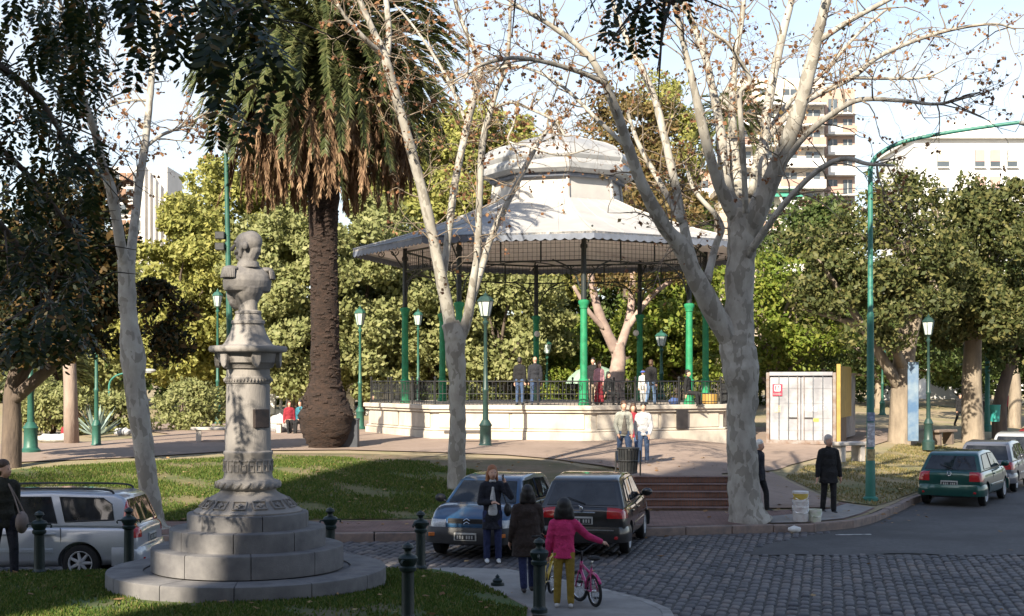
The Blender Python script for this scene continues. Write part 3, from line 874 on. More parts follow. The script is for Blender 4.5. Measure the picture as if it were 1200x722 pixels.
# ================================================================== THE MONUMENT
MX, MY = -3.71, 19.2
MZ = .24
mo = empty('bust_monument', (MX, MY, MZ), 0, 'grey stone bust of an officer on a column above round granite steps', 'monument')
M_STONE = pm('monument_stone', (0.29, 0.265, 0.245), (0.205, 0.19, 0.18), 3.5, 0.8, 0.4, 45, lo=.35, hi=.75, stretch=(1, 1, .22))
M_BUST = pm('bust_stone', (0.25, 0.23, 0.215), (0.15, 0.14, 0.138), 6, 0.7, 0.3, 30)
rg = random.Random(5)
for i, (r_, z0, z1, nb) in enumerate(((1.93, -.15, .33, 12), (1.33, .33, .64, 9), (1.08, .64, .90, 8), (.84, .90, 1.11, 6))):
    stp = MB(); stp.lathe([(r_ - .05, z0), (r_ - .05, z1 - .02), (0, z1 - .02)], 48)
    so = stp.build('step', GRANITE, mo, 30)
    ph = rg.uniform(0, 1)
    for k in range(nb):
        w_ = 2 * PI / nb
        g_ = .006 / r_
        a0, a1 = ph + k * w_ + g_, ph + (k + 1) * w_ - g_
        rin = r_ - .5
        m = MB(); vs = []; fs = []
        n = 10
        prof_ = [(rin, z0), (r_, z0), (r_, z1 - .025), (r_ - .007, z1 - .007), (r_ - .025, z1), (rin, z1)]
        for j in range(n + 1):
            a = a0 + (a1 - a0) * j / n
            for (q, z) in prof_: vs.append((q * math.cos(a), q * math.sin(a), z))
        P_ = len(prof_)
        for j in range(n):
            for t_ in range(P_):
                b_ = (t_ + 1) % P_
                fs.append((j * P_ + t_, j * P_ + b_, (j + 1) * P_ + b_, (j + 1) * P_ + t_))
        fs += [tuple(range(P_)), tuple(range(n * P_ + P_ - 1, n * P_ - 1, -1))]
        m.add(vs, fs); m.build('granite_block', GRANITE, so, 25)
zz = lambda y: 3.2 + (445 - y) / 83.3 - MZ
m = MB()
m.lathe([(.74, 1.09), (.75, 1.13), (.72, 1.155), (.68, 1.17), (.54, 1.30), (.51, 1.33), (.46, 1.35), (.40, 1.39), (.38, 1.43)], 48)
m.build('column_base', M_STONE, mo, 50)
for k in range(14):                    # carved shields round the base
    a = 2 * PI * (k + .5) / 14
    Rz = Matrix.Rotation(a, 3, 'Z') @ Matrix.Rotation(R(-46), 3, 'Y')
    c_ = Vector((.612 * math.cos(a), .612 * math.sin(a), 1.238))
    m = MB()
    for (yy, zz_, sy, sz) in ((0, .07, .19, .018), (0, -.07, .19, .018), (-.09, 0, .018, .15), (.09, 0, .018, .15), (0, 0, .09, .03), (0, 0, .03, .09)):
        m.box(c_ + Rz @ Vector((0, yy, zz_)), (.04, sy, sz), rot=Rz)
    m.build('carved_tile', M_STONE, mo, 0, bevel=.004)
m = MB(); pts = []
m.lathe([(.36, 1.42), (.425, 1.44), (.45, 1.49), (.43, 1.545), (.36, 1.57)], 40)
wr = m.build('wreath', M_STONE, mo, 60)
for k in range(22):
    a = 2 * PI * k / 22
    m = MB(); rt = Matrix.Rotation(a, 3, 'Z') @ Matrix.Rotation(R(35), 3, 'X')
    m.ell((.44 * math.cos(a), .44 * math.sin(a), 1.492), (.028, .075, .03), 8, 5, rt); m.build('wreath_leaf', M_STONE, wr, 180)
m = MB()
m.lathe([(.36, 1.56), (.345, 1.59), (.335, 1.62), (.33, 1.90), (.345, 1.92), (.345, 1.95), (.318, 1.97), (.30, 2.90), (.322, 2.92), (.326, 2.99), (.305, 3.01), (.30, 3.11), (.33, 3.14)], 48)
m.build('column_shaft', M_STONE, mo, 40)
for k in range(20):                    # meander band
    a = 2 * PI * k / 20
    Rz = Matrix.Rotation(a, 3, 'Z')
    c_ = Vector((.337 * math.cos(a), .337 * math.sin(a), 1.76))
    m = MB()
    for (yy, zz_, sy, sz) in ((0, .075, .095, .016), (-.04, .0, .016, .15), (.0, -.075, .08, .016), (.032, -.03, .016, .09), (.01, .012, .05, .016)):
        m.box(c_ + Rz @ Vector((0, yy, zz_)), (.018, sy, sz), rot=Rz)
    m.build('meander_key', M_STONE, mo, 0)
for k in range(44):
    a = 2 * PI * k / 44
    m = MB(); m.ell((.329 * math.cos(a), .329 * math.sin(a), 2.955), (.016, .016, .026), 6, 4); m.build('bead', M_STONE, mo, 180)
m = MB(); m.lathe([(.33, 3.12), (.36, 3.18), (.40, 3.20), (.42, 3.28), (.43, 3.33), (.53, 3.35), (.545, 3.37), (.545, 3.41), (.53, 3.43), (.36, 3.445), (.33, 3.475), (.31, 3.51), (.25, 3.62), (.215, 3.73), (.235, 3.75), (.235, 3.79), (.20, 3.80), (.175, 3.88), (.185, 3.89), (.185, 3.92), (.13, 3.94), (.12, 4.1)], 40)
m.build('capital', M_STONE, mo, 40)
for k in range(6):
    a = 2 * PI * k / 6 + R(-125)
    Rz = Matrix.Rotation(a, 3, 'Z')
    m = MB()
    pr = [(-.065, .12), (.065, .12), (.065, -.02), (.04, -.09), (0, -.125), (-.04, -.09), (-.065, -.02)]
    m.plate([Vector((.40 * math.cos(a), .40 * math.sin(a), 3.245)) + Rz @ Vector((0, p, q)) for p, q in pr], Rz @ Vector((1, 0, 0)), .07)
    m.build('corbel', M_STONE, mo, 0, bevel=.012, segs=2)
aP = R(-43)
Rz = Matrix.Rotation(aP, 3, 'Z')
m = MB(); m.box(Vector((.30 * math.cos(aP), .30 * math.sin(aP), 2.42)), (.06, .25, .26), rot=Rz)
pq = m.build('plaque', pm('bronze_plaque', (0.028, 0.02, 0.018), (0.05, 0.035, 0.03), 14, 0.5, 0.3, 60), mo, 0, bevel=.008)
# the bust: an officer seen from behind his right shoulder, head turned to the left
def bust():
    b = MB(); z0 = 4.13
    TA, HA = Matrix.Rotation(R(128), 3, 'Z'), Matrix.Rotation(R(172), 3, 'Z')
    T = lambda x, y, z: TA @ Vector((x, y, 0)) + Vector((0, 0, z0 + z))
    KH = 1.1
    Hd = lambda x, y, z: HA @ Vector((x * KH, y * KH, 0)) + Vector((0, 0, z0 + .50 + (z - .56) * KH))
    b.loft([(T(x, 0, z), rx, ry, R(128)) for x, z, rx, ry in ((.04, .06, .15, .30), (.03, .075, .19, .345), (.03, .13, .215, .36), (.02, .22, .215, .365), (.015, .29, .195, .355), (.01, .345, .165, .32), (0, .385, .135, .25), (0, .42, .12, .175), (.005, .45, .115, .135), (.01, .52, .11, .12))], 28)
    b.ell(T(.13, .06, .03), (.10, .21, .19), 16, 10, TA); b.ell(T(.12, .10, -.06), (.08, .14, .13), 14, 8, TA)
    b.loft([(T(.03, 0, z), r_, r_ * 1.15, R(128)) for z, r_ in ((-.24, .095), (-.20, .10), (-.12, .12), (-.03, .16), (.05, .20), (.12, .22))], 22)
    b.cap(T(.01, 0, .45), .115, Hd(.015, 0, .62), .112)
    h = .76
    b.ell(Hd(-.035, 0, h + .045), (.165, .138, .155), 20, 12, HA); b.ell(Hd(.02, 0, h + .03), (.165, .13, .155), 20, 12, HA)
    b.ell(Hd(.065, 0, h - .06), (.105, .10, .14), 16, 10, HA); b.ell(Hd(.11, 0, h - .155), (.06, .062, .05), 12, 8, HA)
    b.cap(Hd(-.08, .0, h - .06), .10, Hd(-.045, 0, h - .14), .095)
    b.cap(Hd(.175, 0, h + .01), .02, Hd(.215, 0, h - .05), .030); b.cap(Hd(.15, .055, h + .035), .026, Hd(.15, -.055, h + .035), .026)
    b.cap(Hd(.165, .03, h - .105), .02, Hd(.165, -.03, h - .105), .02); b.cap(Hd(.135, .075, h - .085), .03, Hd(.135, -.075, h - .085), .03)
    for s in (-1, 1):
        b.ell(Hd(-.005, s * .138, h - .02), (.042, .030, .060), 10, 6, HA)
        b.cap(Hd(.05, s * .11, h - .01), .03, Hd(.075, s * .092, h - .14), .03)
    return b, T
bb, TT = bust()
bo_ = link('bust', bb.mesh('bust', M_BUST, 180), mo)
md = bo_.modifiers.new('remesh', 'REMESH'); md.mode = 'VOXEL'; md.voxel_size = .010; md.use_smooth_shade = True
md = bo_.modifiers.new('smooth', 'SMOOTH'); md.factor = .5; md.iterations = 2
for s in (-1, 1):                     # fringed epaulettes
    m = MB(); m.ell(TT(0, s * .27, .375), (.125, .115, .05), 16, 8, Matrix.Rotation(R(128), 3, 'Z'))
    ep = m.build('epaulette', M_BUST, mo, 60)
    for i in range(17):
        a = -PI / 2 + PI * i / 16
        c_ = TT(.118 * math.sin(a), s * (.275 + .10 * math.cos(a)), .36)
        m = MB(); m.cap(c_, .015, c_ + Vector((0, 0, -.10)) + (c_ - TT(0, s * .2, .36)) * .12, .014, 6); m.build('fringe', M_BUST, ep, 180)
m = MB(); m.lathe([(.16, 4.535), (.165, 4.55), (.14, 4.62), (.12, 4.62)], 24); m.build('collar_band', M_BUST, mo, 40)
# ================================================================== BOLLARDS, LAMPS, STREET FURNITURE
def bollard_mesh():
    m = MB(); m.lathe([(.105, 0), (.105, .05), (.085, .07), (.078, .10), (.074, .62), (.10, .64), (.105, .68), (.085, .70), (.115, .76), (.12, .80), (.10, .83), (.05, .85), (.04, .88), (.045, .90), (.075, .93), (.06, .965), (.02, .985), (.0, 1.0)], 18)
    for s in (-1, 1):
        m.tube([(s * .10, 0, .78), (s * .17, 0, .78), (s * .185, 0, .755), (s * .17, 0, .73)], .014, 6)
    return m.mesh('bollard', BOTTLE_GREEN, 40)
bm_ = bollard_mesh()
for i, (p, s, lab, tilt) in enumerate((
    (W(46, 673, 20.5), .96, 'green iron bollard in front of the silver estate car door', 0),
    (W(151, 664, 20.6), .90, 'green iron bollard in front of the silver estate car tail light', 0),
    (W(387, 664, 21.5), .94, 'green iron bollard just right of the monument steps', 0),
    (W(493, 668, 21.5), .94, 'green iron bollard left of the blue car on the lawn edge', 0),
    (W(478, 728, 16.0), .93, 'nearest dark bollard at the bottom edge of the photo', 0),
    (W(632, 718, 17.7), .98, 'dark bollard standing between the two children with bicycles', 0))):
    o = link('bollard', bm_, None, p, (0, tilt, .3 * i))
    o.scale = (s * 1.05, s * 1.05, s)
    tag(o, lab, 'bollard', 'iron bollards round the monument lawn')
m = MB(); m.lathe([(.10, 0), (.10, .04), (.07, .05), (.075, .08), (.045, .11), (.025, .12), (.035, .135), (.0, .17)], 16)
tag(m.build('bollard_stump', BOTTLE_GREEN, loc=W(583, 686, 20.3)), 'low dark bollard cap at the kerb right of the lawn', 'bollard')

# park lantern: fluted pole, pedestal, glazed head
def lantern(name, loc, h, label, mat=STEEL_GREEN, group='park lanterns', ped=True, s=1.0):
    o = empty(name, loc, 0, label, 'lamp post', group)
    m = MB()
    if ped: m.lathe([(.24, -.2), (.24, .12), (.20, .16), (.17, .22), (.16, .75), (.19, .80), (.15, .88), (.10, .98)], 10)
    m.lathe([(.085, .9 if ped else -.1), (.075, 1.9), (.095, 1.93), (.095, 1.99), (.065, 2.05), (.05, h - 1.05), (.09, h - 1.0), (.09, h - .95), (.045, h - .9), (.06, h - .82)], 12)
    if ped: pass
    m.build('pole', mat, o, 40)
    m = MB(); m.lathe([(.05, h - .84), (.10, h - .8), (.13, h - .76)], 6); m.build('cup', mat, o)
    m = MB(); m.lathe([(.125, h - .75), (.215, h - .28)], 6); m.build('lantern_glass', LAMP_GLASS, o, 0)
    m = MB()
    for k in range(6):
        a = PI * k / 3
        m.tube([(.13 * math.cos(a), .13 * math.sin(a), h - .76), (.225 * math.cos(a), .225 * math.sin(a), h - .27)], .012, 4)
    m.lathe([(.245, h - .28), (.245, h - .25), (.15, h - .12), (.06, h - .08), (.07, h - .04), (.02, h), (0, h + .08)], 6)
    m.build('lantern_frame', mat, o, 0)
    for ob in (o,): ob.scale = (s, s, 1)
    return o
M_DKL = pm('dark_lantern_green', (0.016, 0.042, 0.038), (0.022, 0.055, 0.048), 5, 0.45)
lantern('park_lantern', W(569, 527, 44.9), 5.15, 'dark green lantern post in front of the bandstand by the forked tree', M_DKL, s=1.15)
lantern('park_lantern', W(422, 505, 56), 5.1, 'pale green lantern post just left of the bandstand base')
lantern('park_lantern', W(490, 490, 68), 5.4, 'pale green lantern post seen through the left bandstand posts')
lantern('park_lantern', W(255, 497, 62), 6.1, 'tall pale green lantern post left of the monument column')
lantern('park_lantern', W(641, 482, 74), 3.9, 'small lantern seen under the bandstand roof beside the two standing men', s=1.1)
lantern('park_lantern', W(775, 484, 68), 4.1, 'grey lantern seen through the bandstand on the right', s=1.3)
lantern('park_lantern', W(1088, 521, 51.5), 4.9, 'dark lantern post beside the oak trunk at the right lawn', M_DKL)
lantern('park_lantern', W(1034, 488, 82), 4.1, 'far pale green lantern post right of the container')
lantern('park_lantern', W(113, 527, 45.0), 5.6, 'slim green lantern post left of the pale tree trunk', s=.9)
lantern('park_lantern', W(36, 532, 42.0), 6.4, 'stout green lantern post behind the dark tree at far left', s=1.3)
lantern('park_lantern', W(716 / 5 + 0, 470, 90), 4, 'short green post far behind the pale left tree') if False else None

# tall street lamp with curved arm, on the right
def street_lamp(name, base, top, reach, label, r0=.095, up=.75, mat=None, poster=False):
    mat = mat or pm('lamp_green', (0.025, 0.15, 0.115), (0.04, 0.19, 0.15), 3, 0.5)
    o = empty(name, base, 0, label, 'lamp post', 'tall street lamps')
    h = top - base.z
    m = MB()
    m.lathe([(r0 * 1.9, -.2), (r0 * 1.9, .1), (r0 * 1.25, .14), (r0 * 1.15, 1.0), (r0, 1.05), (r0 * .85, h * .55), (r0 * .9, h * .56), (r0 * .68, h * .57), (r0 * .6, h)], 14)
    m.build('pole', mat, o, 40)
    d = Vector(reach)
    pts = [Vector((0, 0, h)), Vector((0, 0, h + up * .4)) + d * .05, Vector((0, 0, h + up * .8)) + d * .22, Vector((0, 0, h + up * 1.05)) + d * .55, Vector((0, 0, h + up * 1.25)) + d]
    # smooth the arm
    sm_ = []
    for i in range(len(pts) - 1):
        p0, p1, p2, p3 = pts[max(i - 1, 0)], pts[i], pts[i + 1], pts[min(i + 2, len(pts) - 1)]
        for t_ in np.linspace(0, 1, 6, endpoint=False):
            sm_.append(.5 * ((2 * p1) + (p2 - p0) * t_ + (2 * p0 - 5 * p1 + 4 * p2 - p3) * t_ ** 2 + (3 * p1 - p0 - 3 * p2 + p3) * t_ ** 3))
    sm_.append(pts[-1])
    m = MB(); m.tube(sm_, [r0 * .6 - r0 * .18 * i / len(sm_) for i in range(len(sm_))], 10); m.build('arm', mat, o, 60)
    u = d.normalized()
    e = pts[-1]
    m = MB(); m.ell(e + u * .38 + Vector((0, 0, -.02)), (.42, .17, .10), 14, 8, Matrix.Rotation(math.atan2(u.y, u.x), 3, 'Z'))
    hd = m.build('lamp_head', pm('lamp_head_grey', (0.3, 0.3, 0.3), (0.22, 0.22, 0.22), 5, 0.5), o, 60)
    m = MB(); m.ell(e + u * .42 + Vector((0, 0, -.08)), (.27, .13, .07), 12, 6, Matrix.Rotation(math.atan2(u.y, u.x), 3, 'Z')); m.build('diffuser', LAMP_GLASS, hd, 60)
    return o
sl = street_lamp('street_lamp', W(1020, 588, 33.6), W(1020, 197, 33.6).z, (3.3, -1.0, 0), 'tall turquoise street lamp arching right over the road by the lawn', r0=.10)
for (z0, z1, cc) in ((1.35, 1.95, (0.62, 0.62, 0.66)), (1.0, 1.3, (0.42, 0.33, 0.16)), (1.98, 2.2, (0.3, 0.36, 0.5))):
    m = MB(); m.lathe([(.108, z0), (.108, z1)], 16, a0=-2.6, a1=-.4, cap=False); m.build('poster', pm('poster%.1f' % z0, cc, tuple(c * .6 for c in cc), 14, .8, lo=.45, hi=.5), sl, 60)
street_lamp('street_lamp', W(1157, 501, 66), W(1157, 300, 66).z, (2.4, -.6, 0), 'slim turquoise street lamp far up the right-hand street', r0=.12)
street_lamp('street_lamp', W(128, 500, 66), W(128, 452, 66).z, (1.6, -.3, 0), 'short turquoise lamp with a bent arm among the far left shrubs', r0=.09, up=.6)
# tall pole with an acorn lantern and two floodlights behind the monument
pb = W(272, 528, 43.5)
o = empty('floodlight_pole', pb, 0, 'tall green pole with acorn lantern and floodlights behind the monument', 'lamp post')
tp = W(265, 180, 43.5) - pb
m = MB(); m.tube([(0, 0, -.2), Vector(tp) * .5, tp], [.115, .10, .065], 12); m.build('pole', STEEL_GREEN, o, 60)
m = MB(); m.lathe([(.06, 0), (.10, .05), (.12, .12), (.24, .3), (.26, .42)], 14, c=tp); m.build('lantern_glass', LAMP_GLASS, o, 40)
m = MB(); m.lathe([(.27, .42), (.28, .48), (.24, .62), (.16, .75), (.05, .84), (.03, .95), (0, 1.0)], 14, c=tp); m.build('lantern_cap', BLACK_IRON, o, 40)
for yy in (276, 289):
    q = W(258, yy, 43.4) - pb
    m = MB(); m.box(q, (.30, .22, .24)); fl_ = m.build('floodlight', BLACK_IRON, o, 0, bevel=.02)
    m = MB(); m.tube([q, W(268.5, yy, 43.45) - pb], .03, 6); m.build('bracket', STEEL_GREEN, fl_)

# slatted metal litter basket at the top of the stairs
o = empty('litter_bin', W(736, 557, 33.4), 0, 'dark slatted litter basket standing at the top of the brick stairs', 'bin')
m = MB()
for k in range(18):
    a = 2 * PI * k / 18
    m.tube([(.20 * math.cos(a), .20 * math.sin(a), .06), (.25 * math.cos(a), .25 * math.sin(a), .66)], .02, 4)
m.build('slats', BLACK_IRON, o, 0)
m = MB(); m.lathe([(.2, .05), (.235, .62), (.22, .62), (.18, .08)], 18); m.build('liner', BLACK_IRON, o)
for z, r_ in ((.08, .22), (.36, .243), (.66, .268)):
    m = MB(); m.tube([(r_ * math.cos(t_ * PI / 10), r_ * math.sin(t_ * PI / 10), z) for t_ in range(21)], .018, 5); m.build('hoop', BLACK_IRON, o)
for s in (-1, 1):
    m = MB(); m.tube([(s * .3, 0, -.06), (s * .3, 0, .6), (s * .25, 0, .6)], .022, 6); m.build('leg', BLACK_IRON, o)
m = MB(); m.lathe([(.2, 0), (.24, .7), (.25, .72), (.25, .76), (.2, .76)], 16)
tag(m.build('litter_bin', pm('teal_bin', (0.03, 0.30, 0.27), (0.04, 0.24, 0.22), 4, .5), loc=W(1166, 494, 62)), 'small turquoise litter bin far up the right-hand street', 'bin')
m = MB(); m.box((0, 0, .44), (.62, .5, .9)); m.box((0, 0, .9), (.66, .54, .06))
tag(m.build('utility_box', pm('slate_box', (0.05, 0.055, 0.07), (0.035, 0.04, 0.05), 4, .6), loc=W(409, 524, 44.2), bevel=.02), 'dark slate utility box beside the palm base', 'box')

# stone benches
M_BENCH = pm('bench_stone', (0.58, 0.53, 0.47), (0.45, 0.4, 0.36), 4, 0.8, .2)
def bench(loc, rz, L, label, mat=M_BENCH, w=.55):
    o = empty('stone_bench', loc, rz, label, 'bench')
    m = MB(); m.box((0, 0, .43), (L, w, .10)); m.build('seat', mat, o, 0, bevel=.02)
    for s in (-1, 1):
        m = MB(); m.prism([(s * L * .32 - .09, -w * .38), (s * L * .32 + .09, -w * .38), (s * L * .32 + .06, w * .38), (s * L * .32 - .06, w * .38)], -.1, .38); m.build('leg', mat, o, 0, bevel=.015)
bench(W(994, 537, 40.2), R(28), 1.15, 'pale stone bench between the man in black and the tall lamp', w=.6)
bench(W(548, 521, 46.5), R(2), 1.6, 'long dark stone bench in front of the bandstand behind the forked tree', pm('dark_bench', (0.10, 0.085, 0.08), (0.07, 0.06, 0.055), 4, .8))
bench(W(250, 517, 47), R(8), 1.5, 'stone bench left of the monument column on the path')
bench(W(345, 508, 53), R(0), 1.8, 'pale stone bench left of the palm with seated people')
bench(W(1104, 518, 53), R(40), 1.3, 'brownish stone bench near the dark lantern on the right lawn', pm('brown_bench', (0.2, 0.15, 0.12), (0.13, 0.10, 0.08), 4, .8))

# blue advertising panel beside the oak
m = MB(); m.box((0, 0, 1.55), (.42, .09, 3.1))
o = m.build('banner_panel', pm('banner_blue', (0.07, 0.14, 0.25), (0.22, 0.28, 0.33), 1.1, .6, lo=.4, hi=.62), loc=W(1070, 517, 53.5), bevel=.015, smooth=0)
tag(o, 'narrow blue upright banner panel right of the oak trunk', 'banner')

# shipping container used as a store
cz = float(zpark(11, 50.5))
co = empty('shipping_container', (9.35 + 1.32, 50.4, cz), R(-21), 'white shipping container with double doors and a yellow side panel', 'container')
M_CONT = pm('container_white_dapple', (0.36, 0.36, 0.38), (0.20, 0.20, 0.22), 1.1, 0.6, .12, 12, lo=.4, hi=.62)  # grey blotches paint the tree-shadow dapple onto the white
M_RUST = pm('container_frame', (0.27, 0.25, 0.24), (0.18, 0.12, 0.09), 5, 0.8)
cw, ch, cl = 2.55, 2.62, 6.0
m = MB(); m.box((0, cl / 2 + .04, ch / 2 + .08), (cw - .12, cl - .1, ch - .14)); m.build('body', M_CONT, co, 0)
for s in (-1, 1):
    m = MB(); m.box((s * (cw / 2 - .06), 0, ch / 2 + .04), (.12, .14, ch)); m.build('corner_post', M_RUST, co, 0, bevel=.01)
    m = MB()
    n = 26
    for i in range(n):
        y = .2 + (cl - .3) * i / n
        m.box((s * (cw / 2 - .045), y + .06, ch / 2 + .05), (.05, .12, ch - .3))
    m.build('corrugation', M_CONT, co, 0)
    m = MB(); m.box((s * (cw / 2 - .05), cl / 2, ch + .0), (.1, cl, .1)); m.build('top_rail', M_RUST, co, 0)
for z in (.1, ch + .0):
    m = MB(); m.box((0, -.01, z), (cw - .24, .13, .14)); m.build('end_sill', M_CONT if z > 1 else M_RUST, co, 0, bevel=.01)
for s in (-1, 1):
    m = MB(); m.box((s * .575, -.005, ch / 2 + .02), (1.12, .05, ch - .3)); dr = m.build('door', M_CONT, co, 0, bevel=.01)
    for z in (.55, 1.0, 1.55, 2.1):
        m = MB(); m.box((s * .575, -.036, z), (1.04, .014, .035)); m.build('door_rib', M_CONT, dr, 0)
    for xx in (.12, .45, .8):
        m = MB(); m.tube([(s * xx, -.06, .2), (s * xx, -.06, ch - .1)], .018, 6); m.build('lock_rod', CHROME if xx > .2 else M_RUST, dr)
    m = MB(); m.box((s * .28, -.075, 1.0), (.3, .02, .04)); m.build('handle', CHROME, dr, 0)
# red square sign with a white ring and mark, wording band below it
M_RED = pm('sign_red', (0.42, 0.02, 0.06), (0.34, 0.02, 0.05), 6, .5)
sg = MB(); sg.box((-.86, -.062, 2.02), (.36, .014, .44)); so_ = sg.build('sign', M_RED, co, 0)
m = MB()
for a0 in range(4):
    a = a0 * PI / 2 + PI / 4
    cx_, cz_ = -.86 + .09 * math.cos(a), 2.09 + .09 * math.sin(a)
for (dx, dz, sx, sz) in ((0, .10, .2, .035), (0, -.10, .2, .035), (-.10, 0, .035, .2), (.10, 0, .035, .2), (0, .02, .07, .08), (.03, -.04, .03, .06), (-.03, -.04, .03, .06)):
    m.box((-.86 + dx, -.072, 2.09 + dz), (sx, .006, sz))
m.build('sign_mark', WHITE_PAINT, so_, 0)
m = MB()
for i in range(7): m.box((-.99 + i * .043, -.072, 1.87), (.028, .006, .045))
m.build('sign_lettering', pm('sign_pink', (0.6, 0.3, 0.3), (0.5, .25, .25), 9, .6), so_, 0)
for (x, z, w_, h_, c_) in ((-.86, 1.32, .22, .26, (0.6, 0.5, 0.36)), (.55, .92, .2, .12, (0.75, 0.6, 0.08)), (.35, 1.33, .5, .2, (0.45, 0.45, 0.5)), (.85, 1.36, .18, .2, (0.35, 0.34, 0.37))):
    m = MB(); m.box((x, -.04, z), (w_, .012, h_)); m.build('sticker', pm('sticker%.2f' % x, c_, tuple(v * .7 for v in c_), 25, .6, lo=.45, hi=.55), co, 0)
# yellow panel along the right side
m = MB(); m.box((cw / 2 + .10, 1.7, 1.95), (.06, 3.3, 1.9)); m.build('yellow_panel', pm('yellow_board', (0.36, 0.24, 0.05), (0.26, 0.17, 0.04), 2.2, .6), co, 0)
m = MB(); m.box((cw / 2 + .09, .02, 1.5), (.14, .14, 2.95)); m.build('yellow_post', pm('yellow_post', (0.38, 0.25, 0.05), (0.28, 0.17, 0.04), 3, .6), co, 0)
m = MB(); m.box((cw / 2 + .06, 1.4, .5), (.05, 1.6, 1.0)); m.build('dark_panel', pm('brown_panel', (0.12, 0.08, 0.06), (0.08, 0.06, 0.05), 3, .7), co, 0)

# paint buckets and a bag on the corner
def bucket(loc, r_, h, mat, label, lid=None, cat='bucket'):
    o = empty('paint_bucket', loc, 0, label, cat)
    m = MB(); m.lathe([(r_ * .86, 0), (r_ * .9, .01), (r_, h - .05), (r_ * 1.05, h - .05), (r_ * 1.05, h), (r_ * .96, h), (r_ * .9, h - .06), (0, h - .07)], 24); b = m.build('pail', mat, o)
    if lid: m = MB(); m.lathe([(r_ * 1.07, h - .03), (r_ * 1.07, h + .015), (0, h + .02)], 24); m.build('lid', lid, o)
    m = MB(); m.tube([(r_ * 1.03 * math.cos(t_), r_ * 1.06 * math.sin(t_), h - .06 - .10 * math.sin((t_ - PI) )) for t_ in np.linspace(PI, 2 * PI, 12)], .006, 5); m.build('handle', CHROME, b)
    return o
M_PWH = pm('pail_white', (0.72, 0.70, 0.68), (0.6, 0.5, 0.48), 7, .5, lo=.5, hi=.7)
M_PYE = pm('pail_yellow', (0.68, 0.50, 0.10), (0.6, 0.44, 0.1), 5, .5)
b0 = W(938, 612, 29.25)
bucket(b0, .17, .36, M_PWH, 'lowest white paint bucket of the stack on the street corner')
bucket(b0 + Vector((0, 0, .31)), .165, .18, M_PWH, 'middle white paint bucket of the stack on the street corner')
bucket(b0 + Vector((0, 0, .45)), .16, .20, M_PYE, 'yellow paint bucket on top of the stack on the street corner', M_PWH)
bucket(W(955, 612, 29.3), .14, .28, pm('pail_green', (0.55, 0.62, 0.45), (0.7, 0.68, 0.62), 8, .5), 'single pale green paint bucket right of the bucket stack')
def lump(name, loc, r3, mat, label, cat, seed=1):
    m = MB(); m.ell((0, 0, r3[2] * .8), r3, 16, 10)
    rr = random.Random(seed)
    m.v = [tuple(c * (1 + .12 * math.sin(7 * p[0] / r3[0] + seed) * math.cos(5 * p[1] / r3[1]) + rr.uniform(-.05, .05)) for c in p) for p in m.v]
    return tag(m.build(name, mat, None, 70, loc=loc), label, cat)
lump('plastic_bag', W(931, 624, 28.6), (.13, .1, .075), WHITE_PAINT, 'crumpled white plastic bag in the gutter below the buckets', 'bag', 2)
# ================================================================== TREES AND PLANTS
from mathutils import noise as mnoise
def catmull(P, per=5):
    P = [Vector(p) for p in P]
    out = []
    for i in range(len(P) - 1):
        a, b, c, d = P[max(i - 1, 0)], P[i], P[i + 1], P[min(i + 2, len(P) - 1)]
        for t in np.linspace(0, 1, per, endpoint=False):
            out.append(.5 * ((2 * b) + (c - a) * t + (2 * a - 5 * b + 4 * c - d) * t ** 2 + (3 * b - a - 3 * c + d) * t ** 3))
    out.append(P[-1])
    return out

def limb_path(pts, Y0, rng, per=5, knob=.10):
    """pts: (px, py, width in px, depth offset)"""
    P = [W(p[0], p[1], Y0 + p[3]) for p in pts]
    Rr = [p[2] * .5 * (Y0 + p[3]) / F for p in pts]
    path = catmull(P, per)
    rad = list(np.interp(np.linspace(0, len(P) - 1, len(path)), range(len(P)), Rr))
    rad = [r * (1 + knob * rng.uniform(-1, 1)) for r in rad]
    return path, rad

def twig_set(paths, rng, n, length, r0, leaf_at=.5, gravity=-.02, sub=3, tmin=.25, spread=.9):
    """thin wood growing out of limbs; returns mesh builder and leaf points"""
    m = MB(); L = []
    lens = [sum((b - a).length for a, b in zip(p, p[1:])) for p, _ in paths]
    for _ in range(n):
        k = rng.choices(range(len(paths)), lens)[0]
        path, rad = paths[k]
        i = rng.randint(int(len(path) * tmin), len(path) - 1)
        d = (path[min(i + 1, len(path) - 1)] - path[max(i - 1, 0)]).normalized()
        side = Vector((rng.gauss(0, 1), rng.gauss(0, 1), rng.gauss(0, 1))).normalized()
        v = (d * .6 + side * spread + Vector((0, 0, .25))).normalized()
        p = path[i].copy()
        ln = length * rng.uniform(.4, 1.2)
        def grow(p, v, ln, r, lev):
            pts = [p.copy()]; rr = [r]
            st = 4
            for s in range(st):
                v = (v + Vector((rng.gauss(0, .22), rng.gauss(0, .22), rng.gauss(0, .22) + gravity))).normalized()
                p = p + v * (ln / st)
                pts.append(p.copy()); rr.append(r * (1 - .75 * (s + 1) / st))
                if lev > 0 and s > 0 and rng.random() < .75:
                    sd_ = Vector((rng.gauss(0, 1), rng.gauss(0, 1), rng.gauss(0, 1))).normalized()
                    grow(p, (v * .7 + sd_ * .75).normalized(), ln * rng.uniform(.35, .6), r * .5, lev - 1)
                if lev <= 1 and rng.random() < leaf_at: L.append(p + Vector((rng.gauss(0, .04), rng.gauss(0, .04), -.05)))
            m.tube(pts, rr, 3 if r < .012 else 4, False)
        grow(p, v, ln, min(r0, rad[i] * .6), sub)
    return m, L

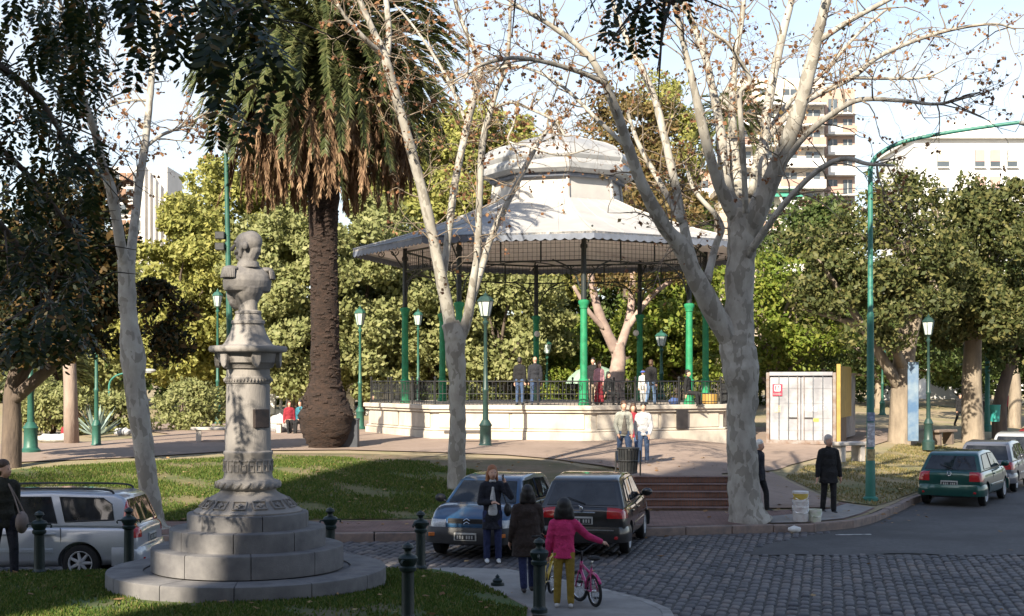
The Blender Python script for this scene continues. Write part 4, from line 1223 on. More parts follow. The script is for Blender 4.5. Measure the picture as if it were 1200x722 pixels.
M_TWIG = pm('twig_bark', (0.30, 0.24, 0.17), (0.17, 0.13, 0.10), 5, .9)
leafmat('autumn_leaf', [(0, (0.16, 0.075, 0.045)), (0.4, (0.26, 0.12, 0.06)), (0.8, (0.36, 0.20, 0.10)), (1, (0.24, 0.19, 0.08))], .7, .3)

def plane_tree(base_px, Y0, limbs, label, seed, ntw, tw_len, leaves_prob, leaf_size=.085, sub=3, thin=1.0):
    rng = random.Random(seed)
    b = W(base_px[0], base_px[1], Y0)
    o = empty('plane_tree', b, 0, label, 'tree', 'bare plane trees of the square')
    paths = []
    for k, l in enumerate(limbs):
        path, rad = limb_path(l, Y0, rng, 8 if k == 0 else 6, .015)
        rad = [r_ * thin for r_ in rad]
        m = MB(); m.tube([p - b for p in path], rad, 16 if max(rad) > .15 else 8)
        if max(rad) > .1:
            q0 = [p - b for p in path]
            nv = 16 if max(rad) > .15 else 8
            for i_, v_ in enumerate(m.v):
                c_ = q0[i_ // nv]; d_ = Vector(v_) - c_
                k_ = mnoise.noise(Vector(v_) * 2.2 + Vector((k, seed, 0))) * .13 + mnoise.noise(Vector(v_) * 6.0) * .09
                m.v[i_] = tuple(c_ + d_ * (1 + k_))
        # uneven bark
        nr_ = np.random.default_rng(seed + k)
        m.build('trunk' if k == 0 else 'limb', PLANE_BARK, o, 180)
        if k: paths.append(([p - b for p in path], rad))
    m, L = twig_set(paths, rng, ntw, tw_len, .02, leaves_prob, sub=sub)
    m.build('twigs', M_TWIG, o, 180)['kind'] = 'stuff'
    r2 = np.random.default_rng(seed)
    if L:
        V, Fc = leaf_quads(np.array([tuple(p) for p in L]), leaf_size, r2, .9, .2, .4)
        link('dry_leaves', mesh_np('dry_leaves', V, Fc, MATS['autumn_leaf']), o)['kind'] = 'stuff'
    return o

# big plane tree on the right
T3 = [
    [(880, 617, 60, 0), (876, 606, 50, 0), (873, 585, 41, 0), (870, 540, 37, 0), (868, 500, 36, 0), (871, 465, 38, 0), (868, 432, 48, 0), (864, 405, 44, 0), (866, 385, 37, 0), (866, 345, 35, 0), (868, 300, 35, 0), (870, 272, 38, 0), (870, 245, 36, 0)],
    [(866, 420, 26, 0), (848, 385, 29, -.1), (820, 335, 25, -.4), (799, 291, 21, -.6), (779, 266, 18, -.8), (754, 220, 15, -1.2), (737, 174, 14, -1.4), (720, 125, 12, -1.7), (708, 96, 10, -1.9), (690, 66, 8, -2.1), (655, 36, 7, -2.2), (615, 12, 5, -2.4), (590, -5, 4, -2.5)],
    [(710, 98, 8, -1.9), (684, 86, 7, -2.2), (640, 73, 6, -2.6), (600, 68, 5, -3.0), (560, 78, 4, -3.3), (545, 92, 3, -3.4)],
    [(740, 178, 6, -1.4), (700, 140, 5, -1.0), (655, 98, 4, -.6), (610, 78, 3.5, -.2), (575, 82, 2.5, 0)],
    [(815, 322, 16, -.4), (803, 274, 12, 0), (791, 216, 11, .3), (778, 158, 10, .5), (766, 112, 9, .7), (745, 66, 8, .9), (729, 33, 7, 1.1), (716, -5, 5, 1.3)],
    [(800, 262, 9, 0), (770, 208, 7, .8), (748, 168, 6, 1.2), (735, 130, 4, 1.4)],
    [(828, 330, 12, -.3), (838, 290, 9, .6), (845, 262, 7, 1.0), (815, 225, 6, 1.3), (806, 201, 4, 1.4)],
    [(866, 262, 22, 0), (844, 219, 16, -.3), (828, 169, 12, -.6), (815, 110, 10, -.9), (803, 59, 8, -1.1), (797, 36, 7, -1.2), (788, -8, 5, -1.3)],
    [(866, 250, 20, .2), (851, 219, 15, .4), (844, 151, 12, .8), (835, 105, 10, 1.0), (824, 59, 9, 1.2), (801, 2, 7, 1.5)],
    [(868, 250, 16, .5), (862, 190, 13, 1.1), (858, 130, 10, 1.5), (862, 70, 8, 1.9), (870, 20, 6, 2.1), (872, -15, 5, 2.2)],
    [(874, 250, 8, -.6), (872, 200, 7, -.8), (869, 151, 7, -1.0), (867, 110, 6.5, -1.1), (879, 94, 6, -1.2), (862, 64, 5, -1.4), (848, 47, 4, -1.5), (826, 33, 3, -1.6)],
    [(884, 246, 18, .2), (892, 215, 14, .5), (897, 146, 12, .9), (906, 91, 11, 1.2), (918, 37, 10, 1.5), (929, -5, 8, 1.7)],
    [(872, 285, 30, 0), (885, 255, 27, -.2), (911, 196, 22, -.5), (938, 123, 18, -.9), (956, 50, 14, -1.2), (970, -5, 11, -1.5)],
    [(894, 168, 9, .8), (920, 138, 8, 1.0), (952, 114, 8, 1.3), (998, 91, 7, 1.6), (1034, 64, 6, 1.9), (1098, 39, 5, 2.2), (1160, 28, 3.5, 2.6), (1190, 34, 2.5, 2.8)],
    [(905, 210, 9, -.5), (943, 160, 8, -.9), (975, 134, 8, -1.2), (1007, 117, 7, -1.5), (1057, 118, 5, -1.9), (1098, 122, 4, -2.2), (1140, 112, 2.5, -2.4)],
    [(876, 300, 12, -.2), (892, 276, 9, -.6), (920, 238, 8, -1.0), (957, 201, 7, -1.4), (989, 186, 6, -1.7), (1016, 192, 5, -2.0), (1048, 194, 3, -2.3)],
    [(956, 50, 9, -1.2), (998, 23, 7, -1.5), (1048, -4, 6, -1.8)],
    [(998, 91, 5, 1.6), (1040, 92, 4, 2.0), (1082, 91, 3, 2.3), (1110, 80, 2, 2.4)],
    [(880, 230, 10, .6), (890, 175, 8, 1.3), (925, 120, 7, 2.0), (960, 90, 5, 2.4), (1005, 40, 4, 2.9), (1040, 10, 3, 3.2)],
]
plane_tree((875, 612), 29.2, T3, 'largest plane tree with many pale upright limbs beside the brick stairs', 11, 330, 1.25, .16, thin=.94)
# forked plane tree in the middle
T2 = [
    [(536, 586, 32, 0), (535, 570, 26, 0), (536, 500, 22, 0), (536, 450, 23, 0), (534, 415, 27, 0), (533, 395, 29, 0), (528, 378, 24, 0)],
    [(529, 390, 20, 0), (524, 360, 17, 0), (513, 307, 15, -.3), (500, 245, 14, -.6), (483, 179, 13, -.9), (466, 120, 12, -1.2), (452, 70, 12, -1.4), (440, 42, 9, -1.5), (428, 15, 8, -1.6), (418, -8, 7, -1.7)],
    [(453, 72, 9, -1.4), (456, 44, 8, -1.2), (454, 15, 8, -1.1), (451, -10, 7, -1.0)],
    [(450, 66, 8, -1.4), (430, 48, 7, -1.9), (408, 24, 5, -2.2), (395, 5, 4, -2.4)],
    [(518, 340, 9, -.2), (524, 287, 10, .2), (533, 216, 10, .5), (545, 158, 9.5, .8), (556, 112, 9, 1.0), (563, 84, 8, 1.1), (554, 54, 7, 1.2), (541, 25, 5, 1.3), (532, -8, 4, 1.4)],
    [(537, 400, 18, 0), (548, 372, 14, 0), (556, 320, 10, -.3), (560, 287, 9, -.4), (562, 224, 9, -.5), (566, 166, 9, -.6), (574, 133, 8, -.7), (583, 104, 6, -.8), (593, 79, 6, -.9), (597, 40, 5, -1.0), (598, -8, 4, -1.1)],
    [(546, 377, 11, 0), (560, 329, 9, .3), (575, 280, 9, .6), (595, 237, 8, .9), (620, 187, 7, 1.2), (640, 154, 5, 1.5), (662, 136, 3, 1.7)],
    [(583, 125, 5, -.7), (600, 120, 4.5, -1.0), (622, 128, 4, -1.3), (650, 142, 3.5, -1.7), (662, 160, 2.5, -1.9)],
    [(605, 122, 3.5, -1.0), (602, 145, 3, -1.1), (596, 165, 2.5, -1.2), (620, 172, 2.5, -1.5), (655, 182, 2.2, -1.8), (690, 175, 1.8, -2.2)],
    [(549, 150, 5, .8), (528, 100, 4.5, 1.3), (505, 60, 4, 1.7), (480, 25, 3, 2.0), (462, 5, 2.5, 2.2)],
    [(591, 82, 4, -.9), (565, 76, 3, -1.4), (540, 90, 2.5, -1.8), (520, 100, 2, -2.0)],
]
plane_tree((535, 578), 33.7, T2, 'slender forked plane tree in front of the bandstand left half', 12, 200, 1.15, .15, thin=.88)
T1 = [
    [(181, 626, 40, 0), (178, 614, 30, 0), (174, 570, 24, 0), (168, 520, 24, 0), (162, 480, 24, 0), (157, 440, 26, 0), (156, 418, 30, 0), (152, 380, 21, 0), (149, 340, 20, 0), (148, 305, 20, 0)],
    [(149, 318, 15, 0), (142, 290, 13, -.2), (131, 226, 12, -.5), (120, 193, 11, -.7), (110, 150, 9, -1.0), (93, 103, 8, -1.3), (82, 60, 6, -1.5), (70, 0, 5, -1.8)],
    [(151, 315, 14, 0), (155, 285, 11, .2), (163, 216, 10, .6), (170, 170, 9.5, .8), (176, 110, 8.5, 1.0), (181, 60, 7.5, 1.2), (188, 0, 6, 1.4), (192, -20, 5, 1.5)],
    [(171, 172, 5, .8), (190, 158, 4, 1.1), (214, 148, 3, 1.4), (245, 130, 2, 1.6)],
    [(176, 118, 4, 1.0), (150, 118, 3, 1.3), (120, 128, 2, 1.5)],
]
plane_tree((178, 620), 27.9, T1, 'pale plane tree left of the monument behind the silver estate car', 13, 95, .95, .2)

# ---- leafy trees
def crown_points(c, r, clumps, per, cr, rng, shell=.45, flat_=.75, low=-1.0):
    d = unit(rng.normal(size=(clumps * 3, 3)))
    d = d[d[:, 2] > low][:clumps]
    rad = (shell + (1 - shell) * rng.uniform(0, 1, len(d)) ** .6)[:, None]
    C = np.asarray(c) + d * rad * np.asarray(r)
    pts, E = [], []
    for q in C:
        n = int(per * rng.uniform(.6, 1.4))
        e = unit(rng.normal(size=(n, 3))) * (rng.uniform(.25, 1, n) ** .5)[:, None]
        s = cr * rng.uniform(.6, 1.35)
        pts.append(q + e * np.array([s, s, s * flat_]))
        o_ = (q - np.asarray(c)) / np.asarray(r)
        E.append(unit(e + .8 * o_))
    return np.concatenate(pts), C, np.concatenate(E)

M_BARK = pm('dark_bark', (0.14, 0.105, 0.08), (0.08, 0.06, 0.05), 4, .95, .6, 14, stretch=(1, 1, .3), bdist=.05)
M_BARK_P = pm('pale_bark', (0.36, 0.28, 0.23), (0.24, 0.18, 0.15), 3, .95, .5, 10, stretch=(1, 1, .3), bdist=.05)
def lm(name, a, b, c): return leafmat(name, [(0, a), (.5, b), (1, c)])
G_OLIVE = lm('leaf_olive', (0.22, 0.235, 0.06), (0.30, 0.30, 0.085), (0.39, 0.365, 0.11))
G_GREY = lm('leaf_grey_green', (0.19, 0.21, 0.075), (0.26, 0.275, 0.11), (0.33, 0.325, 0.14))
G_MID = lm('leaf_mid', (0.05, 0.08, 0.02), (0.085, 0.125, 0.035), (0.14, 0.16, 0.05))
G_OAK = lm('leaf_oak', (0.045, 0.06, 0.018), (0.10, 0.115, 0.038), (0.21, 0.195, 0.07))
G_BRIGHT = lm('leaf_bright', (0.10, 0.15, 0.02), (0.18, 0.23, 0.035), (0.27, 0.28, 0.06))
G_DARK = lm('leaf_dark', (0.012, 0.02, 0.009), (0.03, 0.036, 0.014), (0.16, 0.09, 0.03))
G_BROWN = lm('leaf_brown_green', (0.10, 0.09, 0.03), (0.17, 0.13, 0.05), (0.26, 0.17, 0.07))

def leafy_tree(label, base, crowns, mat, seed, leaf=.3, bark=M_BARK, tr=.25, group='trees beyond the bandstand', name='leafy_tree', limbs=7, aspect=.55, trunk_pts=None, n_leaf=1.0, droop=0.0):
    """crowns: list of (center, radii, clumps, leaves per clump, clump radius)"""
    rng = np.random.default_rng(seed); rr = random.Random(seed)
    base = Vector(base)
    o = empty(name, base, 0, label, 'tree', group)
    P, CC, EE = [], [], []
    for (c, r, nc, per, cr) in crowns:
        p, C, E = crown_points(c, r, nc, int(per * n_leaf), cr, rng)
        P.append(p); CC.append(C); EE.append(E)
    P = np.concatenate(P) - np.array(base); CC = np.concatenate(CC)
    c0 = Vector(crowns[0][0]); r0 = crowns[0][1]
    top = c0 - Vector((0, 0, r0[2] * .35)) - base
    tp = trunk_pts or [Vector((0, 0, -.3)), Vector((rr.uniform(-.1, .1), 0, top.z * .35)), Vector((top.x * .5 + rr.uniform(-.2, .2), top.y * .5, top.z * .7)), top]
    path = catmull(tp, 4)
    m = MB(); m.tube(path, [tr * (1.25 if i == 0 else 1.0) * (1 - .55 * i / len(path)) for i in range(len(path))], 10)
    m.build('trunk', bark, o, 180)
    m = MB()
    for k in range(limbs):
        e = Vector(CC[rr.randrange(len(CC))]) - base
        s = path[rr.randint(int(len(path) * .45), len(path) - 1)]
        mid = s.lerp(e, .5) + Vector((rr.uniform(-.3, .3), rr.uniform(-.3, .3), rr.uniform(.0, .5)))
        m.tube(catmull([s, mid, e], 4), [tr * .45 * (1 - .8 * i / 8) for i in range(9)], 6)
    m.build('limbs', bark, o, 180)['kind'] = 'stuff'
    V, Fc = leaf_quads(P, leaf, rng, aspect, .5, droop, out=np.concatenate(EE))
    link('crown', mesh_np('crown', V, Fc, mat), o)['kind'] = 'stuff'
    return o
def gz(p): return float(zpark(p.x, p.y))
def onpark(px, Y, dz=0.0):
    x = (px - 600) / F * Y
    return Vector((x, Y, float(zpark(x, Y)) + dz))
def cr_(px, py, Y, rx, ry, rz, nc, per, c): return (tuple(W(px, py, Y)), (rx, ry, rz), nc, per, c)

# olive mass behind the palm and bandstand, each tree its own crown
A = [
    ('yellow-olive tree left of the monument bust', 215, 74, [(215, 335, 3.4, 3, 4.6), (195, 390, 3.0, 2.5, 3.2)], G_OLIVE),
    ('tall yellow-olive tree directly behind the monument bust', 285, 80, [(285, 300, 4.2, 3.5, 6.0), (280, 380, 3.8, 3, 4.0)], G_OLIVE),
    ('grey-green tree behind the palm trunk left side', 345, 72, [(340, 340, 3.6, 3, 5.0), (335, 410, 3.4, 3, 2.6)], G_GREY),
    ('grey-green tree behind the palm trunk right side', 425, 74, [(425, 330, 3.6, 3, 5.2), (430, 410, 3.4, 3, 2.8)], G_GREY),
    ('tall olive conifer rising behind the roof left slope', 500, 86, [(500, 260, 4.0, 3.5, 6.2), (495, 360, 4.4, 3.5, 4.8)], G_OLIVE),
    ('tallest olive conifer with top left of the dome', 565, 92, [(562, 235, 4.0, 3.5, 5.4), (560, 330, 5.2, 4, 5.6)], G_OLIVE),
    ('grey-green tree seen under the bandstand roof left half', 500, 76, [(505, 380, 4.0, 3, 4.2)], G_GREY),
    ('grey-green tree seen under the bandstand roof behind the lantern', 590, 75, [(585, 380, 3.8, 3, 4.2)], G_GREY),
    ('yellow-green bushy tree seen under the bandstand roof beside the pink trunk', 655, 80, [(650, 420, 2.4, 2, 2.6)], G_BRIGHT),
    ('mid green tree seen under the bandstand roof right part', 800, 78, [(805, 375, 3.4, 3, 4.2), (770, 395, 2.4, 2, 2.6)], G_BRIGHT),
    ('dark green tree behind the far side of the bandstand', 760, 98, [(755, 330, 5.5, 4, 5.5)], G_MID),
]
for i, (lab, px, Y, cl, mt) in enumerate(A):
    s = Y / 75
    leafy_tree(lab, onpark(px, Y), [cr_(x, y, Y, a * s, b * s, c * s, int(24 * a * c / 4), 210, .95 * s) for x, y, a, b, c in cl], mt, 30 + i, leaf=.29 * s, tr=.28, limbs=8, aspect=.6)
# low dark trees closing the view under the crowns
for i, (px, Y, y, rx, rz, lab) in enumerate(((260, 95, 430, 6, 3.2, 'dark low tree far behind the monument column'), (390, 95, 432, 6, 3.2, 'dark low tree far behind the palm base'), (520, 98, 430, 6.5, 3.5, 'dark low tree far behind the bandstand railing left'), (640, 102, 425, 6.5, 4, 'dark low tree far behind the bandstand railing centre'), (860, 100, 420, 6, 4, 'dark low tree far behind the largest plane tree'))):
    leafy_tree(lab, onpark(px, Y), [cr_(px, y, Y, rx, 3, rz, 60, 130, 1.3)], G_MID, 60 + i, leaf=.36, tr=.2)
# pale pinkish multi-stem trunk under the roof
pt = onpark(728, 70)
TP = empty('gum_tree', pt, 0, 'pinkish forked tree trunk seen under the bandstand roof', 'tree', 'trees beyond the bandstand')
rgm = random.Random(7); pth = []
for k, l in enumerate(([(722, 476, 34, 0), (722, 445, 30, 0), (725, 420, 26, 0), (722, 402, 26, 0)], [(722, 412, 20, 0), (705, 375, 17, -.5), (695, 340, 14, -.8), (688, 290, 10, -1), (680, 235, 7, -1)], [(724, 415, 18, 0), (738, 370, 14, .6), (742, 320, 11, 1), (748, 260, 8, 1.2)], [(735, 385, 12, .5), (765, 345, 9, .2), (800, 322, 6, 0)], [(708, 385, 10, -.5), (690, 365, 8, -1), (672, 335, 6, -1.4)])):
    path, rad = limb_path(l, 70, rgm, knob=.06); rad = [r_ * .68 for r_ in rad]
    m = MB(); m.tube([p - pt for p in path], rad, 10); m.build('trunk' if k == 0 else 'limb', pm('pink_bark', (0.40, 0.30, 0.25), (0.28, 0.20, 0.17), 2.5, .9, .4, 8), TP, 180)
    pth.append(([p - pt for p in path], rad))
P, C, E = crown_points(tuple(W(735, 285, 70) - pt), (4.5, 3, 2.6), 36, 150, .9, np.random.default_rng(70))
V, Fc = leaf_quads(P, .26, np.random.default_rng(71), .5)
link('crown', mesh_np('crown', V, Fc, G_BROWN), TP)
# brownish round-headed tree and palm crown showing right of the dome
leafy_tree('brownish green round tree top right of the bandstand dome', onpark(735, 84), [cr_(735, 160, 84, 2.9, 2.4, 2.7, 44, 130, .9), cr_(765, 215, 84, 2.6, 2, 2.4, 30, 120, .9), cr_(790, 255, 84, 2.2, 2, 2.2, 20, 120, .9)], G_BROWN, 80, leaf=.30, tr=.3)
leafy_tree('olive tree top behind the left limb of the largest plane tree', onpark(790, 96), [cr_(790, 180, 96, 3.0, 2.4, 3.4, 40, 120, 1.0), cr_(770, 120, 96, 2.0, 2, 2.2, 16, 110, .9)], G_OLIVE, 81, leaf=.32, tr=.3)
# right-hand oaks
M_OAKB = pm('oak_bark', (0.30, 0.245, 0.185), (0.18, 0.145, 0.11), 3, .95, .7, 9, stretch=(1, 1, .3), bdist=.06)
def oak(lab, px, Y, cl, seed, tr, mt=G_OAK, pts=None, bark=M_OAKB, leaf=.22, grp='trees on the right-hand lawn', dens_=1.0):
    s = Y / 55
    return leafy_tree(lab, onpark(px, Y), [cr_(x, y, Y + dy, a * s, a * .8 * s, c * s, int(17 * a * c / 3 * dens_), 150, .8 * s) for x, y, a, c, dy in cl], mt, seed, leaf=leaf * s, bark=bark, tr=tr, group=grp, limbs=14, trunk_pts=pts)
b = onpark(1057, 54.9)
oak('thick-trunked oak on the right lawn beside the blue banner', 1057, 54.9, [(1040, 290, 3.4, 2.5, 0), (985, 320, 2.5, 2.3, -1), (1085, 330, 2.5, 2.2, 1), (1030, 360, 2.8, 1.7, -1.5), (1050, 240, 1.8, 1.3, 0)], 90, .62, pts=[Vector((0, 0, -.3)), Vector((0, 0, .3)), Vector((.02, 0, 1.6)), W(1060, 415, 54.9) - b, W(1072, 340, 55) - b, W(1065, 290, 55) - b])
oak('broad oak crown over the right-hand street cars', 1141, 59, [(1150, 290, 3.0, 2.5, 0), (1185, 320, 2.6, 2.5, -2), (1130, 350, 2.6, 1.7, -1), (1180, 370, 2.4, 1.5, -2), (1165, 240, 2.0, 1.2, 0), (1120, 235, 1.6, 1.0, 0)], 91, .5, mt=G_OAK)
oak('leaning dark trunk under the oak crowns near the far street', 1172, 64, [(1190, 380, 2.4, 1.8, 0), (1150, 390, 2.0, 1.3, 0)], 92, .38, G_MID, bark=M_BARK)
oak('pale trunked tree behind the far people on the right', 1188, 78, [(1185, 350, 3.6, 2.6, 0), (1140, 370, 3.0, 2.0, 0)], 93, .4, G_MID)
oak('bright green tree behind the shipping container', 905, 62, [(905, 370, 2.0, 2.2, 0), (925, 335, 2.0, 1.8, 0), (895, 410, 1.8, 1.0, 0), (945, 395, 2.0, 1.4, 0)], 94, .25, G_BRIGHT, leaf=.2)
oak('dark broad tree behind the container and tall lamp', 960, 66, [(955, 300, 2.6, 2.6, 0), (975, 370, 3.2, 2.0, 0), (930, 270, 1.6, 1.4, 0)], 95, .3, G_MID)
oak('far green tree closing the view behind the oak trunk', 1030, 96, [(1020, 400, 4.2, 1.8, 0), (1090, 395, 4.2, 1.8, 0), (1130, 390, 3.5, 2.0, 0)], 96, .3, G_MID)
oak('far green tree closing the view at the right street end', 1180, 110, [(1190, 400, 4.2, 2.4, 0), (1140, 405, 3.2, 1.8, 0), (1250, 380, 4.2, 3.2, 0)], 97, .3, G_MID)
oak('far tree closing the view behind the container', 900, 108, [(880, 400, 4, 2.4, 0), (960, 405, 4, 2.2, 0)], 98, .3, G_MID)
# left side
b = onpark(12, 37.6)
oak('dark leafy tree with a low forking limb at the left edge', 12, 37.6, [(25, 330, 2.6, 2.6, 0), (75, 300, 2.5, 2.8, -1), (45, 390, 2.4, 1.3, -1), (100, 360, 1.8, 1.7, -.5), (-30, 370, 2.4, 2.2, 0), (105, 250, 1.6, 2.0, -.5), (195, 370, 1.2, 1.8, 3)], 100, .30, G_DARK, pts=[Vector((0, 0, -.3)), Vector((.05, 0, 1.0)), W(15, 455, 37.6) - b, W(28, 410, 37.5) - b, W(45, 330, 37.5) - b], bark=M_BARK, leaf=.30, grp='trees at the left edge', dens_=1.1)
lt = bpy.data.objects['leafy_tree'] if False else None
lo_ = [o for o in COL.objects if o.get('label', '').startswith('dark leafy tree with a low')][0]
m = MB(); m.tube(catmull([W(14, 470, 37.6) - b, W(52, 437, 37.2) - b, W(80, 416, 37) - b, W(100, 399, 36.8) - b, W(100, 354, 36.6) - b, W(96, 300, 36.5) - b], 5), [.19 - .14 * i / 26 for i in range(26)], 10); m.build('low_limb', M_BARK, lo_, 180)
oak('olive tree behind the slim lantern at far left', 90, 84, [(90, 390, 4, 3.0, 0), (40, 380, 3.5, 3.0, 0), (135, 360, 2.6, 3.2, 0)], 101, .3, G_GREY, grp='trees at the left edge')
oak('dark green tree far behind the left shrubs', 150, 100, [(150, 400, 4.2, 2.6, 0), (60, 420, 4.2, 2.2, 0), (200, 420, 3, 1.8, 0), (-10, 400, 4, 3, 0)], 102, .3, G_MID, grp='trees at the left edge')
m = MB(); m.tube([(0, 0, -.2), (-.05, 0, 2), (-.15, 0, 4.6)], [.26, .22, .2], 10)
tag(m.build('bare_trunk', M_BARK_P, None, 180, loc=onpark(84, 46)), 'straight bare pale trunk on the far left lawn', 'tree')
# shrubs
def shrub(lab, px, py, Y, rx, rz, mt, seed, leaf=.16):
    rng = np.random.default_rng(seed)
    base = onpark(px, Y)
    o = empty('shrub', base, 0, lab, 'shrub', 'shrubs on the far left lawn')
    P, C, E = crown_points((0, 0, rz * .7), (rx, rx * .8, rz * .85), int(30 * rx), 100, .42, rng, low=-.9)
    V, Fc = leaf_quads(P, leaf * 1.15, rng, .45, .4, out=E)
    link('foliage', mesh_np('foliage', V, Fc, mt), o)
    m = MB()
    for c in C[:10]: m.tube([(0, 0, -.1), tuple(c * np.array([.5, .5, .5])), tuple(c)], [.04, .03, .012], 5)
    m.build('stems', M_BARK, o, 180)
    return o
shrub('dull green rounded shrub behind the straight bare trunk', 62, 480, 52, 1.5, 1.35, G_GREY, 110)
shrub('grey-green shrub left of the pale plane trunk', 135, 490, 53, 1.2, 1.1, G_GREY, 111)
shrub('broad feathery shrub between the pale plane trunk and the monument', 222, 487, 56, 1.7, 1.3, G_GREY, 112)
shrub('low green hedge shrub seen through the right bandstand railing', 745, 465, 72, 2.0, 1.5, G_BRIGHT, 113)
shrub('low green shrub seen through the bandstand railing beside the pink trunk', 672, 465, 74, 1.6, 1.7, G_BRIGHT, 114)
shrub('dark green shrub seen through the left bandstand railing', 540, 470, 76, 3.2, 1.3, G_MID, 115)
shrub('dark shrub seen through the bandstand railing behind the two men', 610, 470, 78, 3.0, 1.2, G_MID, 116)
# spiky blue-green agave
ag = empty('agave', onpark(113, 50), 0, 'spiky blue-green agave at the foot of the slim lantern', 'plant')
for k in range(26):
    a = k * 2.4; e = R(20 + 60 * (k / 26))
    d = Vector((math.cos(a) * math.cos(e), math.sin(a) * math.cos(e), math.sin(e)))
    m = MB(); u, w_ = perp(d)
    m.add([u * .07 + Vector((0, 0, .05)), -u * .07 + Vector((0, 0, .05)), d * .8 - u * .06, d * 1.35, d * .8 + u * .06, d * .5 + Vector((0, 0, -.06))], [(0, 1, 5), (1, 2, 5), (2, 3, 5), (3, 4, 5), (4, 0, 5)])
    m.build('leaf', pm('agave', (0.20, 0.28, 0.25), (0.26, 0.33, 0.29), 4, .6), ag, 0)

# ---- palms
M_PTR = pm('palm_trunk', (0.05, 0.029, 0.021), (0.022, 0.014, 0.011), 6, .95, .8, 16, stretch=(1, 1, 2.2), bdist=.08)
leafmat('palm_leaf', [(0, (0.05, 0.068, 0.024)), (.5, (0.095, 0.112, 0.042)), (1, (0.17, 0.17, 0.07))], .45, .25)
leafmat('palm_dry', [(0, (0.13, 0.075, 0.045)), (.5, (0.25, 0.155, 0.09)), (1, (0.40, 0.28, 0.17))], .85, .1)
M_RACH = pm('palm_rib', (0.22, 0.20, 0.08), (0.30, 0.22, 0.10), 3, .6)
def frond_geo(paths, rng, nl, ll, wid, lift=.35, fold=.55):
    Vs = []
    for pts in paths:
        P = np.array([tuple(p) for p in pts])
        seg = np.linspace(0, 1, len(P))
        t = np.linspace(.12, 1, nl)
        C = np.stack([np.interp(t, seg, P[:, k]) for k in range(3)], 1)
        D = unit(np.gradient(C, axis=0))
        up = np.array([0, 0, 1.0])
        S = np.cross(D, up)
        bad = np.linalg.norm(S, axis=1) < .15
        hd = unit((P[-1] - P[0])[None])[0]
        S[bad] = np.cross(hd + np.array([.01, .3, 0]), up)
        S = unit(S)
        N = np.cross(S, D)
        L = ll * (.35 + .65 * np.sin(np.clip(t, 0, .97) * PI * .92 + .12)) * rng.uniform(.85, 1.1, nl)
        for sg in (-1, 1):
            d = unit(S * sg * fold + D * (.75) + N * lift + rng.normal(size=(nl, 3)) * .12)
            b = unit(np.cross(d, N + rng.normal(size=(nl, 3)) * .3)) * wid
            tip = C + d * L[:, None]
            tip[:, 2] -= L * .18
            Vs.append(np.stack([C - b, C + b, C + d * (L * .55)[:, None] + b * .9, tip], 1).reshape(-1, 3))
    V = np.concatenate(Vs)
    return V, np.arange(len(V)).reshape(-1, 4)
